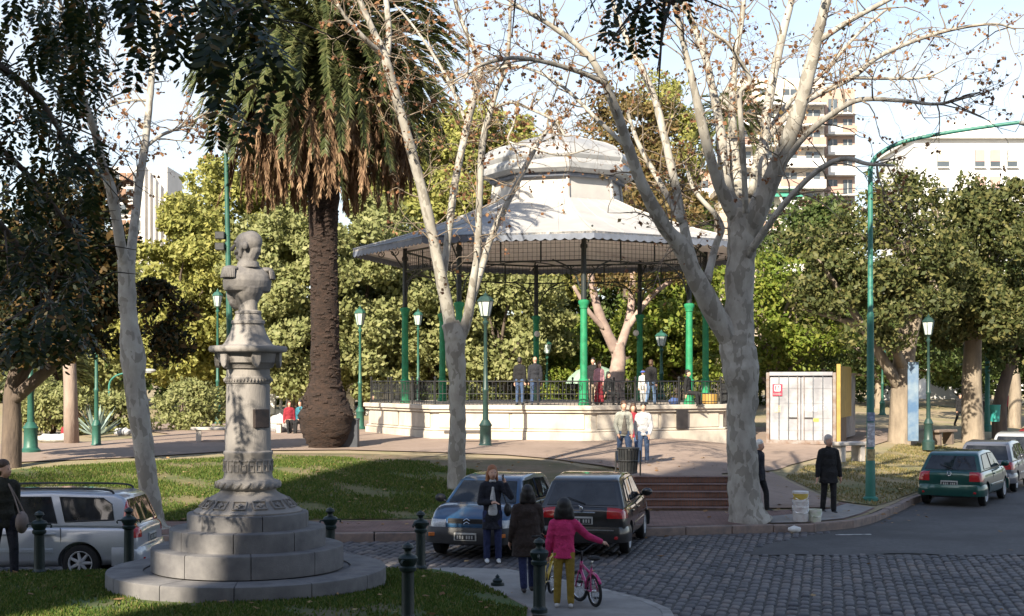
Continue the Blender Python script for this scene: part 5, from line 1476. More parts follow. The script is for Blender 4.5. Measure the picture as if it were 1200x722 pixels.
def palm(label, base, top, fr, sk, L, seed, trunk, skirt_drop, bulb=True, nl=52, name='palm_tree'):
    rng = np.random.default_rng(seed); rr = random.Random(seed)
    o = empty(name, base, 0, label, 'tree')
    m = MB()
    path = catmull([Vector(p[0]) - base for p in trunk], 6); rad = np.interp(np.linspace(0, len(trunk) - 1, len(path)), range(len(trunk)), [p[1] for p in trunk])
    m.tube(path, list(rad), 22)
    m.v = [tuple(Vector(p) + Vector((rr.gauss(0, .025), rr.gauss(0, .025), rr.gauss(0, .02)))) for p in m.v]
    tr = m.build('trunk', M_PTR, o, 180)
    # old leaf bases standing out of the trunk
    m = MB()
    zt = (top - base).z
    for k in range(fr * 4):
        z = rr.uniform(.3, zt - 1.5)
        i = min(range(len(path)), key=lambda q: abs(path[q].z - z))
        a = rr.uniform(0, 2 * PI); r_ = rad[i]
        c = path[i] + Vector((math.cos(a) * r_ * .96, math.sin(a) * r_ * .96, z - path[i].z))
        dd = Vector((math.cos(a), math.sin(a), .9))
        tt_ = Vector((-math.sin(a), math.cos(a), 0))
        m.add([c - tt_ * .09, c + tt_ * .09, c + dd * .055 + tt_ * .05, c + dd * .055 - tt_ * .05, c - tt_ * .05 + Vector((0, 0, .12)), c + tt_ * .05 + Vector((0, 0, .12))], [(0, 1, 2, 3), (3, 2, 5, 4), (0, 3, 4), (1, 5, 2)])
    m.build('leaf_bases', M_PTR, tr, 0)['kind'] = 'stuff'
    T = top - base
    def arc(e0, az, L, droop, start):
        p = start.copy(); pts = [p.copy()]
        n = 14
        for i in range(n):
            e = e0 - droop * ((i + .5) / n) ** 1.2
            p = p + Vector((math.cos(e) * math.sin(az), math.cos(e) * math.cos(az), math.sin(e))) * (L / n)
            pts.append(p.copy())
        return pts
    gp_, dp_ = [], []
    for k in range(fr):
        az = k * 2.39996 + rr.uniform(-.2, .2)
        q = (k + .5) / fr
        e0 = R(80 - 128 * q + rr.uniform(-8, 8))
        gp_.append(arc(e0, az, L * rr.uniform(.85, 1.08), R(74 + 35 * (1 - q) + rr.uniform(-14, 14)) if e0 > R(-5) else R(48), T + Vector((math.sin(az) * .3, math.cos(az) * .3, rr.uniform(-.3, .3)))))
    for k in range(sk):
        az = k * 2.39996 + rr.uniform(-.3, .3)
        u_ = skirt_drop * .62 * rr.random() ** .4
        z0_ = -1.0 - 1.5 * rr.random()
        zb_ = -skirt_drop * rr.uniform(.72, 1.18) - .6
        h_ = Vector((math.sin(az), math.cos(az), 0))
        j_ = Vector((rr.gauss(0, .12), rr.gauss(0, .12), 0))
        pts = catmull([T + h_ * .5 + Vector((0, 0, z0_)), T + h_ * (.5 + u_ * .6) + Vector((0, 0, z0_ - .1 * u_)), T + h_ * (.5 + u_) + Vector((0, 0, z0_ - .75)), T + h_ * (.52 + u_) + j_ + Vector((0, 0, (z0_ + zb_) * .55)), T + h_ * (.5 + u_) + j_ * 2 + Vector((0, 0, min(zb_, z0_ - 1.6)))], 4)
        dp_.append(pts)
    def fronds(nm, paths, nl, ll, wid, lift, fold, mt, r0):
        for p in paths:
            V, Fc = frond_geo([p], rng, nl, ll, wid, lift, fold)
            t_ = MB(); t_.tube(p[::2], [r0 * (1 - .8 * i / 8) for i in range(len(p[::2]))], 4, False)
            V2 = np.array(t_.v); F2 = np.array(t_.f) + len(V)
            link(nm, mesh_np(nm, np.concatenate([V, V2]), np.concatenate([Fc, F2]), mt), o)
    fronds('frond', gp_, nl + 8, .50, .026, .30, .60, MATS['palm_leaf'], .05)
    fronds('dry_frond', dp_, nl + 10, .36, .028, .0, .26, MATS['palm_dry'], .07)
    return o
Yp = 44.0
pb_ = W(382, 527, Yp)
palm('huge date palm with a skirt of hanging dry brown fronds', pb_, W(380, 62, Yp), 230, 290, 5.0, 5,
     [(W(382, 535, Yp), .50), (W(382, 522, Yp), .56), (W(382, 506, Yp), .80), (W(382, 488, Yp), .90), (W(381, 468, Yp), .70), (W(381, 448, Yp), .50), (W(381, 400, Yp), .44), (W(380, 340, Yp), .43), (W(379, 270, Yp), .44), (W(379, 190, Yp), .56), (W(380, 90, Yp), .6)], 3.7)
Yq = 88
palm('yellow-green palm crown seen among the limbs of the largest plane tree', onpark(862, Yq), W(862, 135, Yq), 46, 0, 3.4, 6,
     [(onpark(862, Yq), .4), (W(862, 300, Yq), .35), (W(862, 135, Yq), .35)], 3, nl=30)
palm('palm with dry fronds behind the dark tree at far left', onpark(62, 60), W(58, 432, 60), 34, 30, 2.4, 7,
     [(onpark(62, 60), .35), (W(60, 450, 60), .3), (W(58, 432, 60), .3)], 1.6, nl=26)

# ---- the tree whose boughs hang into view near the viewer
def leaflet_spray(m6, tip_pts, rng, rr, nleaf, ll, size):
    """pinnate leaves hanging from points: leaflets in pairs along a drooping stalk"""
    for p in tip_pts:
        az = rr.uniform(0, 2 * PI)
        d = Vector((math.cos(az) * .55, math.sin(az) * .55, -.75 + rr.uniform(-.3, .45))).normalized()
        s = p.copy()
        u, w_ = perp(d)
        n = rr.randint(nleaf - 2, nleaf + 2)
        for i in range(n):
            s = s + d * (ll / n)
            d = (d + Vector((0, 0, -.06))).normalized()
            for sg in (-1, 1):
                b = (u * sg * .8 + d * .5 + Vector((rr.gauss(0, .15), rr.gauss(0, .15), rr.gauss(0, .15)))).normalized()
                L = size * rr.uniform(.75, 1.15)
                c = b.cross(w_).normalized() * L * .21
                nn_ = w_ * L * .05
                base = s + b * .012
                m6.append([base, base + b * L * .3 + c + nn_, base + b * L * .72 + c * .85 + nn_, base + b * L, base + b * L * .72 - c * .85 + nn_, base + b * L * .3 - c + nn_])
nb = empty('overhanging_tree', (-6.6, 6.5, float(zlawn(-6.6, 6.5))), 0, 'dark overhanging tree with pinnate leaves hanging into the top of the photo', 'tree')
rr = random.Random(21); rngn = np.random.default_rng(21)
NB = Vector(nb.location)
m = MB(); m.tube(catmull([Vector((0, 0, -.3)), Vector((.1, .1, 2)), Vector((.3, .3, 4.2)), Vector((.6, .5, 6.2))], 5), [.34 - .14 * i / 15 for i in range(16)], 12); m.build('trunk', M_BARK, nb, 180)
boughs = []
def bough(px_pts, r0):
    pts = [Vector((.5, .4, 5.6))] + [W(*q) - NB for q in px_pts]
    path = catmull(pts, 6)
    boughs.append(path)
    m = MB(); m.tube(path, [r0 * (1 - .85 * i / len(path)) for i in range(len(path))], 7); m.build('bough', M_BARK, nb, 180)
bough([(-120, -60, 10), (60, -40, 11), (200, -20, 11.5), (300, 20, 12)], .09)
bough([(-150, 40, 12), (-40, 60, 13), (40, 110, 13.5), (90, 190, 13.5)], .09)
bough([(-150, 200, 12), (-30, 240, 13), (30, 300, 13.5), (60, 360, 13.5)], .07)
bough([(100, -160, 8), (420, -150, 8.5), (640, -60, 9), (740, -20, 9.2), (790, 5, 9.3)], .07)
bough([(-150, 130, 12.5), (-20, 160, 13.5), (70, 250, 14), (110, 330, 14)], .06)
L6 = []
def cluster(px0, px1, py0, py1, Y0, Y1, n, nl, ll, size):
    tp_ = [W(rr.uniform(px0, px1), rr.uniform(py0, py1), rr.uniform(Y0, Y1)) - NB for _ in range(n)]
    leaflet_spray(L6, tp_, rngn, rr, nl, ll, size)
cluster(-60, 60, -30, 400, 12, 15, 285, 8, .34, .09)
cluster(40, 120, -30, 90, 12, 15, 90, 8, .34, .085)
cluster(60, 115, 90, 400, 12.5, 14.5, 105, 8, .32, .085)
cluster(110, 300, -45, 15, 10, 12, 48, 7, .36, .10)
cluster(140, 215, 10, 60, 10.5, 12, 16, 6, .34, .095)
cluster(235, 330, -25, 60, 9.5, 11.5, 32, 6, .36, .12)
cluster(250, 330, 60, 130, 10, 12, 14, 6, .34, .10)
cluster(698, 735, -30, 25, 9, 9.6, 7, 8, .36, .07)
cluster(735, 820, -60, 15, 9, 9.6, 13, 8, .36, .07)
Vn = np.array([[tuple(p) for p in q] for q in L6], dtype=float)
k6 = len(Vn)
idx = np.arange(k6 * 6).reshape(k6, 6)
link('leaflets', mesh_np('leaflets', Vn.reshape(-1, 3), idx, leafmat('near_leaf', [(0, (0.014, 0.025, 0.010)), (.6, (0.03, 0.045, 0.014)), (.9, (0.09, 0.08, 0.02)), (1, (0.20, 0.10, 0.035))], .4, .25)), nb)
# twigs that carry the sprays
m = MB()
for path in boughs:
    for _ in range(26):
        i = rr.randint(len(path) // 2, len(path) - 1)
        p = path[i]
        q = p + Vector((rr.gauss(0, .35), rr.gauss(0, .35), rr.uniform(-.7, .3)))
        m.tube([p, p.lerp(q, .5) + Vector((0, 0, .06)), q], [.012, .008, .003], 4, False)
m.build('twigs', M_BARK, nb, 180)['kind'] = 'stuff'
# ================================================================== BUILDINGS
def glassmat(name, c): return pm(name, c, tuple(x * .6 for x in c), .3, .15)
M_WIN = glassmat('far_window', (0.10, 0.12, 0.14))
# tower at the left, brown bands and white fins
bx0 = W(131, 195, 260); bx1 = W(196, 195, 260)
o = empty('tower_block', (0.5 * (bx0.x + bx1.x), 260, 3), 0, 'distant tower with brown panels and white fins behind the left plane tree', 'building')
wd = bx1.x - bx0.x; hh = bx0.z - 3
M_TW = pm('tower_white', (0.62, 0.60, 0.58), (0.52, .5, .48), .2, .8); M_TB = pm('tower_brown', (0.26, 0.15, 0.10), (0.2, .12, .08), .3, .8)
m = MB(); m.box((0, 6, hh / 2), (wd, 12, hh)); m.build('wall', M_TW, o, 0)
for f in range(int(hh / 3)):
    z = hh - 2.2 - f * 3.0
    if z < 8: break
    for k in range(4):
        x = -wd / 2 + .8 + k * 1.35
        m = MB(); m.box((x, -.1, z), (1.1, .3, 1.9)); w_ = m.build('window', M_TB if (k + f) % 3 else M_WIN, o, 0)
        m = MB(); m.box((x, -.2, z - 1.25), (1.15, .35, .3)); m.build('sill', M_TW, w_, 0)
for k in range(5):
    x = wd / 2 - 4.2 + k * 1.0
    m = MB(); m.box((x, -.5, hh / 2 - .6 * k), (.35, 1.0, hh - 1.2 * k)); m.build('fin', M_TW, o, 0)
# apartment block with balconies behind the largest plane tree
def balcony_block(label, px0, px1, py_top, Y, rows, bays, wallm, slabm, seed, recess=1.6, depth=14, awn=()):
    rr = random.Random(seed)
    a, b = W(px0, py_top, Y), W(px1, py_top, Y)
    z0 = float(zpark(a.x, min(Y, 300)))
    o = empty('apartment_block', (0.5 * (a.x + b.x), Y, z0), 0, label, 'building', 'apartment blocks beyond the park')
    w_, h_ = b.x - a.x, a.z - z0
    m = MB(); m.box((0, depth / 2, h_ / 2), (w_, depth, h_)); m.build('wall', wallm, o, 0)
    fh = 2.9
    bw = w_ / bays
    for r_ in range(rows):
        zt = h_ - 1.0 - r_ * fh
        m = MB(); m.box((0, -recess / 2, zt - fh + .1), (w_ - .2, recess, .22)); m.build('balcony_slab', slabm, o, 0)
        for k in range(bays):
            x = -w_ / 2 + bw * (k + .5)
            m = MB(); m.box((x, -.05, zt - 1.55), (bw * .6, .14, 2.1)); wn_ = m.build('window', M_WIN, o, 0)
            m = MB(); m.box((x, -.10, zt - 1.55), (.08, .16, 2.1)); m.build('mullion', slabm, wn_, 0)
            if rr.random() < .85:
                m = MB(); m.box((x, -recess + .06, zt - fh + .72), (bw * .94, .1, 1.05)); m.build('parapet', slabm if rr.random() < .7 else pm('balcony_brick', (0.45, 0.30, 0.24), (0.38, .25, .2), .6, .8), o, 0)
            if (r_, k) in awn:
                m = MB(); m.plate([(x - bw * .45, -.1, zt - .4), (x + bw * .45, -.1, zt - .4), (x + bw * .45, -recess - .4, zt - 1.2), (x - bw * .45, -recess - .4, zt - 1.2)], (0, 0, 1), .05); m.build('awning', pm('awning_green', (0.06, 0.28, 0.2), (0.08, .33, .25), 1, .8), o, 0)
    return o
M_ABR = pm('apartment_brick', (0.46, 0.33, 0.27), (0.38, 0.27, 0.22), .4, .85)
M_ACR = pm('apartment_cream', (0.62, 0.55, 0.46), (0.55, 0.48, 0.4), .3, .85)
M_AWH = pm('apartment_white', (0.70, 0.69, 0.67), (0.6, 0.59, 0.57), .3, .8)
balcony_block('tall cream apartment block with balconies behind the largest plane tree', 858, 966, 92, 190, 10, 4, M_ACR, M_AWH, 1, awn=((5, 1), (5, 2), (7, 0)))
balcony_block('brick apartment wing with balconies right of the cream block', 967, 1002, 104, 196, 10, 2, M_ABR, M_AWH, 2)
balcony_block('lower brick apartment block left of the largest plane trunk', 812, 856, 198, 170, 6, 2, M_ABR, M_AWH, 3)
# narrow stone tower between bandstand and plane trunk
a = W(840, 230, 92); b = W(884, 230, 92)
o = empty('stone_tower', (0.5 * (a.x + b.x), 92, 1.3), 0, 'narrow beige stone tower between the bandstand and the largest plane trunk', 'tower')
M_BST = pm('beige_stone', (0.55, 0.46, 0.36), (0.44, 0.36, 0.28), .8, .85)
wd, hh = b.x - a.x, a.z - 1.3
for k in range(int(hh / .62)):
    m = MB(); m.box((0, 0, .31 + k * .62), (wd, wd, .605)); m.build('stone_course', M_BST, o, 0, bevel=.02)
m = MB(); m.box((0, 0, hh + .1), (wd + .5, wd + .5, .5)); m.build('cornice', M_BST, o, 0, bevel=.05)
# white building far right
a = W(1072, 163, 150); b = W(1330, 163, 150)
o = empty('white_building', (0.5 * (a.x + b.x), 150, 2), R(0), 'bright white building with red shutters above the right-hand trees', 'building')
wd, hh = b.x - a.x, a.z - 2
M_WB = pm('bright_render', (0.72, 0.71, 0.69), (0.64, 0.63, 0.61), .15, .8)
m = MB(); m.box((0, 7, hh / 2), (wd, 14, hh)); m.build('wall', M_WB, o, 0)
m = MB(); m.box((0, 6.6, hh + .2), (wd + .6, 14.6, .4)); m.build('parapet', M_WB, o, 0)
m = MB(); m.box((wd * -.18, 6, hh + 1.5), (5, 4, 2.6)); m.build('roof_hut', M_WB, o, 0)
SH = pm('shutter_red', (0.50, 0.33, 0.29), (0.44, .28, .24), .8, .7); SH2 = pm('shutter_cream', (0.58, 0.54, 0.44), (.52, .48, .4), .8, .7)
for r_, py in enumerate((186, 217, 248)):
    for k, px in enumerate((1105, 1148, 1166, 1186, 1212, 1240)):
        p = W(px, py, 150)
        m = MB(); m.box((p.x - o.location.x, -.05, p.z - 2), (1.05 if k else 1.3, .14, 1.9)); w_ = m.build('window', M_WIN, o, 0)
        m = MB(); m.box((p.x - o.location.x, -.14, p.z - 2 + .3), (1.0 if k else 1.25, .08, 1.25)); m.build('shutter', SH if k % 3 else SH2, w_, 0)
        m = MB(); m.box((p.x - o.location.x, -.2, p.z - 2 - 1.0), (1.3, .3, .12)); m.build('sill', M_WB, w_, 0)
# low white pavilion and balustrades at the park edge
a, b = W(1085, 456, 118), W(1162, 456, 118)
o = empty('white_pavilion', (0.5 * (a.x + b.x), 118, 1.5), 0, 'low white wall pavilion far behind the oak trunk', 'building')
m = MB(); m.box((0, 2, 1.0), (b.x - a.x, 4, 2.6)); m.build('wall', M_WB, o, 0)
m = MB(); m.box((0, 1.9, 2.4), (b.x - a.x + .5, 4.6, .25)); m.build('roof', M_WB, o, 0)
a, b = W(1034, 450, 112), W(1058, 450, 112)
o = empty('kiosk', (0.5 * (a.x + b.x), 112, 1.4), 0, 'small pale kiosk with dark window left of the oak trunk', 'kiosk')
m = MB(); m.box((0, 1, 1.3), (b.x - a.x, 2.2, 2.6)); m.build('wall', M_WB, o, 0)
m = MB(); m.box((0, .9, 2.75), (b.x - a.x + .4, 2.8, .25)); m.build('roof', M_AWH, o, 0)
m = MB(); m.box((-.2, -.12, 1.4), (.8, .1, .7)); m.build('window', M_WIN, o, 0)
def balustrade(px0, px1, Y, label):
    a, b = onpark(px0, Y), onpark(px1, Y)
    o = empty('balustrade', a, 0, label, 'balustrade')
    L = b.x - a.x
    m = MB(); m.box((L / 2, 0, .12), (L, .4, .34)); m.build('plinth', M_WB, o, 0, bevel=.02)
    m = MB(); m.box((L / 2, 0, .95), (L, .36, .14)); m.build('rail', M_WB, o, 0, bevel=.02)
    bl = MB(); bl.lathe([(.06, .28), (.09, .40), (.1, .5), (.05, .7), (.07, .88)], 8); bme = bl.mesh('baluster', M_WB)
    n = int(L / .32)
    for k in range(n): link('baluster', bme, o, ((k + .5) * L / n, 0, 0))
    for x in (0, L):
        m = MB(); m.box((x, 0, .6), (.5, .5, 1.2)); m.build('pier', M_WB, o, 0, bevel=.02)
        m = MB(); m.lathe([(.2, 1.2), (.14, 1.26), (.1, 1.34), (.26, 1.6), (.3, 1.78), (.22, 1.84), (.0, 2.0)], 12, c=(x, 0, 0)); m.build('urn', M_WB, o, 50)
balustrade(318, 362, 76, 'white stone balustrade with urns left of the palm trunk')
balustrade(410, 455, 74, 'white stone balustrade with urns between palm and bandstand')
# big hedge/tree belt that closes the horizon
def belt():
    rng = np.random.default_rng(200)
    x = rng.uniform(-130, 130, 26000); y = 150 + rng.uniform(0, 12, 26000) + 0 * x
    h = 7 + 2.2 * np.sin(x * .13) + 1.6 * np.sin(x * .31 + 1)
    z = 1.5 + h * rng.uniform(0, 1, 26000) ** .8
    V, Fc = leaf_quads(np.stack([x, y, z], 1), .9, rng, .7)
    tag(link('far_woodland', mesh_np('far_woodland', V, Fc, G_MID)), 'far band of green trees closing the horizon', 'woodland', kind='stuff')
belt()
# unseen blocks added behind the viewer, sized and split to shape the foreground shade
M_OB = pm('shade_block_wall', (0.45, 0.42, 0.38), (0.38, .35, .31), .5, .85)
def shade_block(x0, x1, y, h, label):
    o = empty('apartment_block', (0.5 * (x0 + x1), y, 0), 0, label, 'building', 'unseen blocks added for the foreground shade')
    m = MB(); m.box((0, -2, h / 2), (x1 - x0, 4, h)); m.build('wall', M_OB, o, 0)
    m = MB(); m.box((0, -1.9, h + .25), (x1 - x0 + .2, 4.2, .5)); m.build('cornice', M_OB, o, 0)
    for r_ in range(int(h / 3) - 1):
        for k in range(int((x1 - x0) / 4)):
            m = MB(); m.box((-(x1 - x0) / 2 + 2 + k * 4, .02, 2.4 + r_ * 3), (1.5, .1, 1.7)); m.build('window', M_WIN, o, 0)
shade_block(-27.5, -20.95, -14, 35.5, 'unseen narrow slab block added to shade the foreground, left of the sunbeam gap')
shade_block(-18.1, 32, -14, 35.5, 'unseen long slab block added to shade the foreground, right of the sunbeam gap')
shade_block(-60, -28.2, -14, 20.0, 'unseen lower shading block added behind the viewer at far left')
for i, (x, y, z0, nc) in enumerate(((-19.0, -10.5, 22, 56), (-32.0, -9, 21, 34), (-37.5, -8.5, 19, 34))):  # unseen tree crowns put in to dapple the sun
    leafy_tree(('unseen airy tree added to dapple the sunbeam in the gap between the slab blocks', 'unseen airy tree added to dapple the light, before the lower slab block near the gap', 'unseen airy tree added to dapple the light, farthest to the left')[i], (x, y, 0), [((x, y, z0 + 3.5), (2.8, 2.2, 8.0), nc, 70, .8)], G_OLIVE, 300 + i, leaf=.32, tr=.3, group='unseen trees added to dapple the light')
# ================================================================== CARS
def paint(name, c, flake=None):
    return pm(name, c, flake or tuple(x * .9 for x in c), 60, .28, metal=.35, coat=1.0, lo=.3, hi=.7)
M_LRED = pm('tail_red', (0.45, 0.012, 0.015), (0.36, 0.01, 0.012), 30, .15, coat=1.0)
M_LWHT = pm('head_lens', (0.62, 0.63, 0.64), (0.4, 0.42, 0.44), 30, .12, coat=1.0)
M_LORG = pm('indicator', (0.65, 0.18, 0.02), (0.5, 0.13, 0.02), 30, .2, coat=1.0)
M_TRIM = pm('black_trim', (0.02, 0.02, 0.022), (0.03, 0.03, 0.032), 8, .5)
M_RIM = pm('rim_silver', (0.66, 0.66, 0.67), (0.5, 0.5, 0.51), 8, .4, metal=.2)
M_PLATE = pm('plate_white', (0.5, 0.5, 0.48), (0.4, .4, .38), 9, .5)

def bake(o):
    dg = bpy.context.evaluated_depsgraph_get()
    me = bpy.data.meshes.new_from_object(o.evaluated_get(dg))
    o.modifiers.clear()
    o.data = me
    return me

def surf_patch(nm, me, mat, parent, box, s, off=.007):
    """a lens that follows the body surface inside a box (y range is for side s)"""
    bm = bmesh.new(); bm.from_mesh(me)
    (x0, x1), (y0, y1), (z0, z1) = box
    for co_, no in (((x0, 0, 0), (-1, 0, 0)), ((x1, 0, 0), (1, 0, 0)), ((0, s * y0, 0), (0, -s, 0)), ((0, s * y1, 0), (0, s, 0)), ((0, 0, z0), (0, 0, -1)), ((0, 0, z1), (0, 0, 1))):
        bmesh.ops.bisect_plane(bm, geom=bm.verts[:] + bm.edges[:] + bm.faces[:], plane_co=co_, plane_no=no, clear_outer=True)
    bm.normal_update()
    for v in bm.verts: v.co += v.normal * off
    ed = [e for e in bm.edges if len(e.link_faces) == 1]
    if ed:
        r = bmesh.ops.extrude_edge_only(bm, edges=ed)
        for v in [g_ for g_ in r['geom'] if isinstance(g_, bmesh.types.BMVert)]: v.co -= v.normal * off * 1.8
    out = bpy.data.meshes.new(nm); bm.to_mesh(out); bm.free()
    out.materials.clear(); out.materials.append(mat)
    for p_ in out.polygons: p_.material_index = 0
    out.shade_smooth(); out.set_sharp_from_angle(angle=R(50))
    return link(nm, out, parent)

def wheel_meshes(r):
    t = MB(); t.lathe([(r * .62, -.085), (r * .86, -.092), (r * .97, -.075), (r, -.045), (r, .045), (r * .97, .075), (r * .86, .092), (r * .62, .085)], 28, cap=False)
    t.xf(Matrix.Rotation(PI / 2, 4, 'X'))
    d_ = MB(); d_.lathe([(r * .63, .03), (0, .03)], 20, cap=False); d_.xf(Matrix.Rotation(PI / 2, 4, 'X')); t.add(d_.v, d_.f)
    tm = t.mesh('wheel', RUBBER, 40)
    k = MB(); k.lathe([(r * .66, .084), (r * .62, .088), (r * .58, .07), (r * .56, .05)], 28, cap=False)
    for s in range(7):
        a = 2 * PI * s / 7
        k.tube([(r * .08 * math.cos(a), r * .08 * math.sin(a), .062), (r * .57 * math.cos(a), r * .57 * math.sin(a), .058)], [r * .10, r * .075], 6)
    k.lathe([(r * .16, .04), (r * .16, .075), (0, .08)], 14)
    k.xf(Matrix.Rotation(PI / 2, 4, 'X'))      # outer face towards -y
    return tm, k.mesh('rim', M_RIM, 40)

def car(name, label, loc, rz, mat, S, group=None):
    L, w, belt, roof = S['L'], S['w'], S['belt'], S['roof']
    cowl, hood = S.get('cowl', belt + .03), S.get('hood', .74)
    r = S.get('r', .29)
    xf_, xr_ = S['axles']
    wb, wt, rt, rb = S['wb'], S['wt'], S['rt'], S['rb']
    o = empty(name, loc, rz, label, 'car', group)
    # lower body
    st = [(-L / 2, .36, belt - .10, .87), (-L / 2 + .05, .30, belt - .03, .95), (-L / 2 + .22, .25, belt, .985), (-L * .3, .21, belt, 1.0), (0, .20, belt, 1.0), (wb - .1, .20, cowl - .01, 1.0), (wb + .12, .20, cowl, .995), (wb * .5 + L * .25, .21, (cowl + hood) / 2 + .03, .985), (L / 2 - .28, .23, hood + .03, .955), (L / 2 - .08, .28, hood - .04, .89), (L / 2, .36, hood - .13, .76)]
    vs, fs = [], []
    for x, zb, zt, k in st:
        W_ = w * k; h = zt - zb
        sec = [(0, zb), (.72 * W_, zb), (.95 * W_, zb + .05), (W_, zb + .30 * h), (W_ * 1.0, zb + .66 * h), (.955 * W_, zt - .045), (.86 * W_, zt), (.4 * W_, zt + .015), (0, zt + .02)]
        full = [(y, z) for y, z in sec] + [(-y, z) for y, z in sec[-2:0:-1]]
        vs += [(x, y, z) for y, z in full]
    n = 16
    for i in range(len(st) - 1):
        for k in range(n):
            a, b = i * n + k, i * n + (k + 1) % n
            fs.append((a, b, b + n, a + n))
    fs += [tuple(range(n)), tuple(range(len(st) * n - 1, (len(st) - 1) * n - 1, -1))]
    m = MB(); m.add(vs, fs)
    bd = m.build('body', mat, o, 180)
    cutters = []
    md = bd.modifiers.new('s', 'SUBSURF'); md.levels = 3; md.render_levels = 3
    for x in (xf_, xr_):
        for s in (-1, 1):
            c = MB(); c.lathe([(r + .055, -.16), (r + .055, .3)], 28); c.xf(Matrix.Rotation(-s * PI / 2, 4, 'X'))
            co_ = c.build('cut', RUBBER, o, 0, loc=(x, s * (w - .05), r - .01)); cutters.append(co_)
            md = bd.modifiers.new('b', 'BOOLEAN'); md.operation = 'DIFFERENCE'; md.solver = 'EXACT'; md.object = co_
    bpy.context.view_layer.update()
    me = bake(bd)
    for c in cutters: bpy.data.objects.remove(c)
    me.shade_smooth(); me.set_sharp_from_angle(angle=R(38))
    m = MB(); m.box((0, 0, .36), (L - .5, 1.15 * w, .3)); m.build('underbody', M_TRIM, o, 0)
    # cabin
    yb, yt = w * .935, w * .72
    zb0 = belt - .05
    yz = lambda z: yb + (yt - yb) * (z - zb0) / (roof - zb0)
    pr = [(rb, zb0), (rt - .05, roof - .09), (rt + .12, roof - .025), ((rt + wt) / 2, roof + .012), (wt - .25, roof - .012), (wt, roof - .07), (wb, zb0 + .03)]
    vs = [(x, yz(z), z) for x, z in pr] + [(x, -yz(z), z) for x, z in pr]
    q = len(pr)
    fs = [tuple(range(q)), tuple(range(2 * q - 1, q - 1, -1))] + [(i, (i + 1) % q, (i + 1) % q + q, i + q) for i in range(q)]
    m = MB(); m.add(vs, fs); cb = m.build('cabin', mat, o, 40, bevel=.055, segs=3)
    # glass
    def strip(nm, x0, z0, x1, z1, t0, t1, ins):
        pts = []
        for t, s in ((t0, -1), (t0, 1), (t1, 1), (t1, -1)):
            x, z = x0 + (x1 - x0) * t, z0 + (z1 - z0) * t
            pts.append(Vector((x, s * (yz(z) - ins), z)))
        nrm = (pts[1] - pts[0]).cross(pts[3] - pts[0]).normalized()
        if nrm.x * (x0 - x1) < 0: nrm.negate()
        m = MB(); m.plate([p - nrm * .004 for p in pts], nrm, .013); return m.build(nm, GLASS_DARK, cb, 0, bevel=.004)
    strip('windscreen', wb, zb0 + .03, wt, roof - .07, .10, .95, .085)
    rw = strip('rear_window', rb, zb0, rt - .05, roof - .09, S.get('rw0', .14), .93, .10)
    for s in (-1, 1):
        for poly in S['side']:
            pts = [Vector((x, s * yz(z), z)) for x, z in poly]
            nrm = Vector((0, s, (yb - yt) / (roof - zb0))).normalized()
            m = MB(); m.plate([p - nrm * .004 for p in pts], nrm, .013); m.build('side_window', GLASS_DARK, cb, 0, bevel=.004)
            m = MB(); m.tube([p + nrm * .004 for p in pts] + [pts[0] + nrm * .004], .012, 5); m.build('window_seal', M_TRIM, cb, 180)
        # seams, handle, rubbing strip, mirror
        for xs in S['doors']:
            m = MB(); m.tube([(xs, s * (w * .965), .30), (xs, s * (w * .988), .5), (xs, s * (w * .985), belt - .18), (xs + .02, s * (w * .945), belt - .03)], .007, 5); m.build('door_seam', M_TRIM, bd)
        for xh in S['handles']:
            m = MB(); m.box((xh, s * (w * .992), belt - .13), (.19, .035, .035)); m.build('door_handle', S.get('hmat', M_TRIM), bd, 0, bevel=.01, segs=2)
        if S.get('strip', True):
            m = MB(); m.box((0.05, s * (w * .992), .50), (xf_ - xr_ - .85, .022, .07)); m.build('rubbing_strip', S.get('bmat', M_TRIM), bd, 0, bevel=.008)
        m = MB(); m.ell((wb - .22, s * (w + .06), belt + .08), (.06, .11, .08), 12, 8); m.cap((wb - .2, s * (w * .93), belt + .02), .025, (wb - .22, s * (w + .02), belt + .06), .03); m.build('mirror', S.get('mmat', M_TRIM), o, 60)
    # bumpers
    B = S.get('bmat', M_TRIM)
    for sg, x in ((1, L / 2), (-1, -L / 2)):
        pts = [(x - sg * .42, -w * .99, .42), (x - sg * .12, -w * .93, .42), (x + sg * .015, -w * .70, .42), (x + sg * .045, 0, .42), (x + sg * .015, w * .70, .42), (x - sg * .12, w * .93, .42), (x - sg * .42, w * .99, .42)]
        P = catmull(pts, 4)
        m = MB(); vs = []; fs = []
        for i, p in enumerate(P):
            d = (P[min(i + 1, len(P) - 1)] - P[max(i - 1, 0)]).normalized(); nn_ = Vector((-d.y, d.x, 0)) * (-sg)
            if nn_.dot(Vector((sg, 0, 0))) < 0 and abs(nn_.x) > .2: nn_.negate()
            for (a, z) in ((.04, -.15), (.05, -.02), (.045, .07), (.02, .13), (-.08, .14), (-.08, -.17)): vs.append(p + nn_ * a + Vector((0, 0, z)))
        for i in range(len(P) - 1):
            for k in range(6): fs.append((i * 6 + k, i * 6 + (k + 1) % 6, (i + 1) * 6 + (k + 1) % 6, (i + 1) * 6 + k))
        fs += [tuple(range(5, -1, -1)), tuple(range((len(P) - 1) * 6, len(P) * 6))]
        m.add(vs, fs); bp = m.build('bumper', B, o, 50)
        if sg > 0:
            for s in (-1, 1):
                m = MB(); m.box((L / 2 + .005, s * w * .74, .43), (.11, .24, .07), rz=s * -.42); m.build('indicator', M_LORG, bp, 0, bevel=.01)
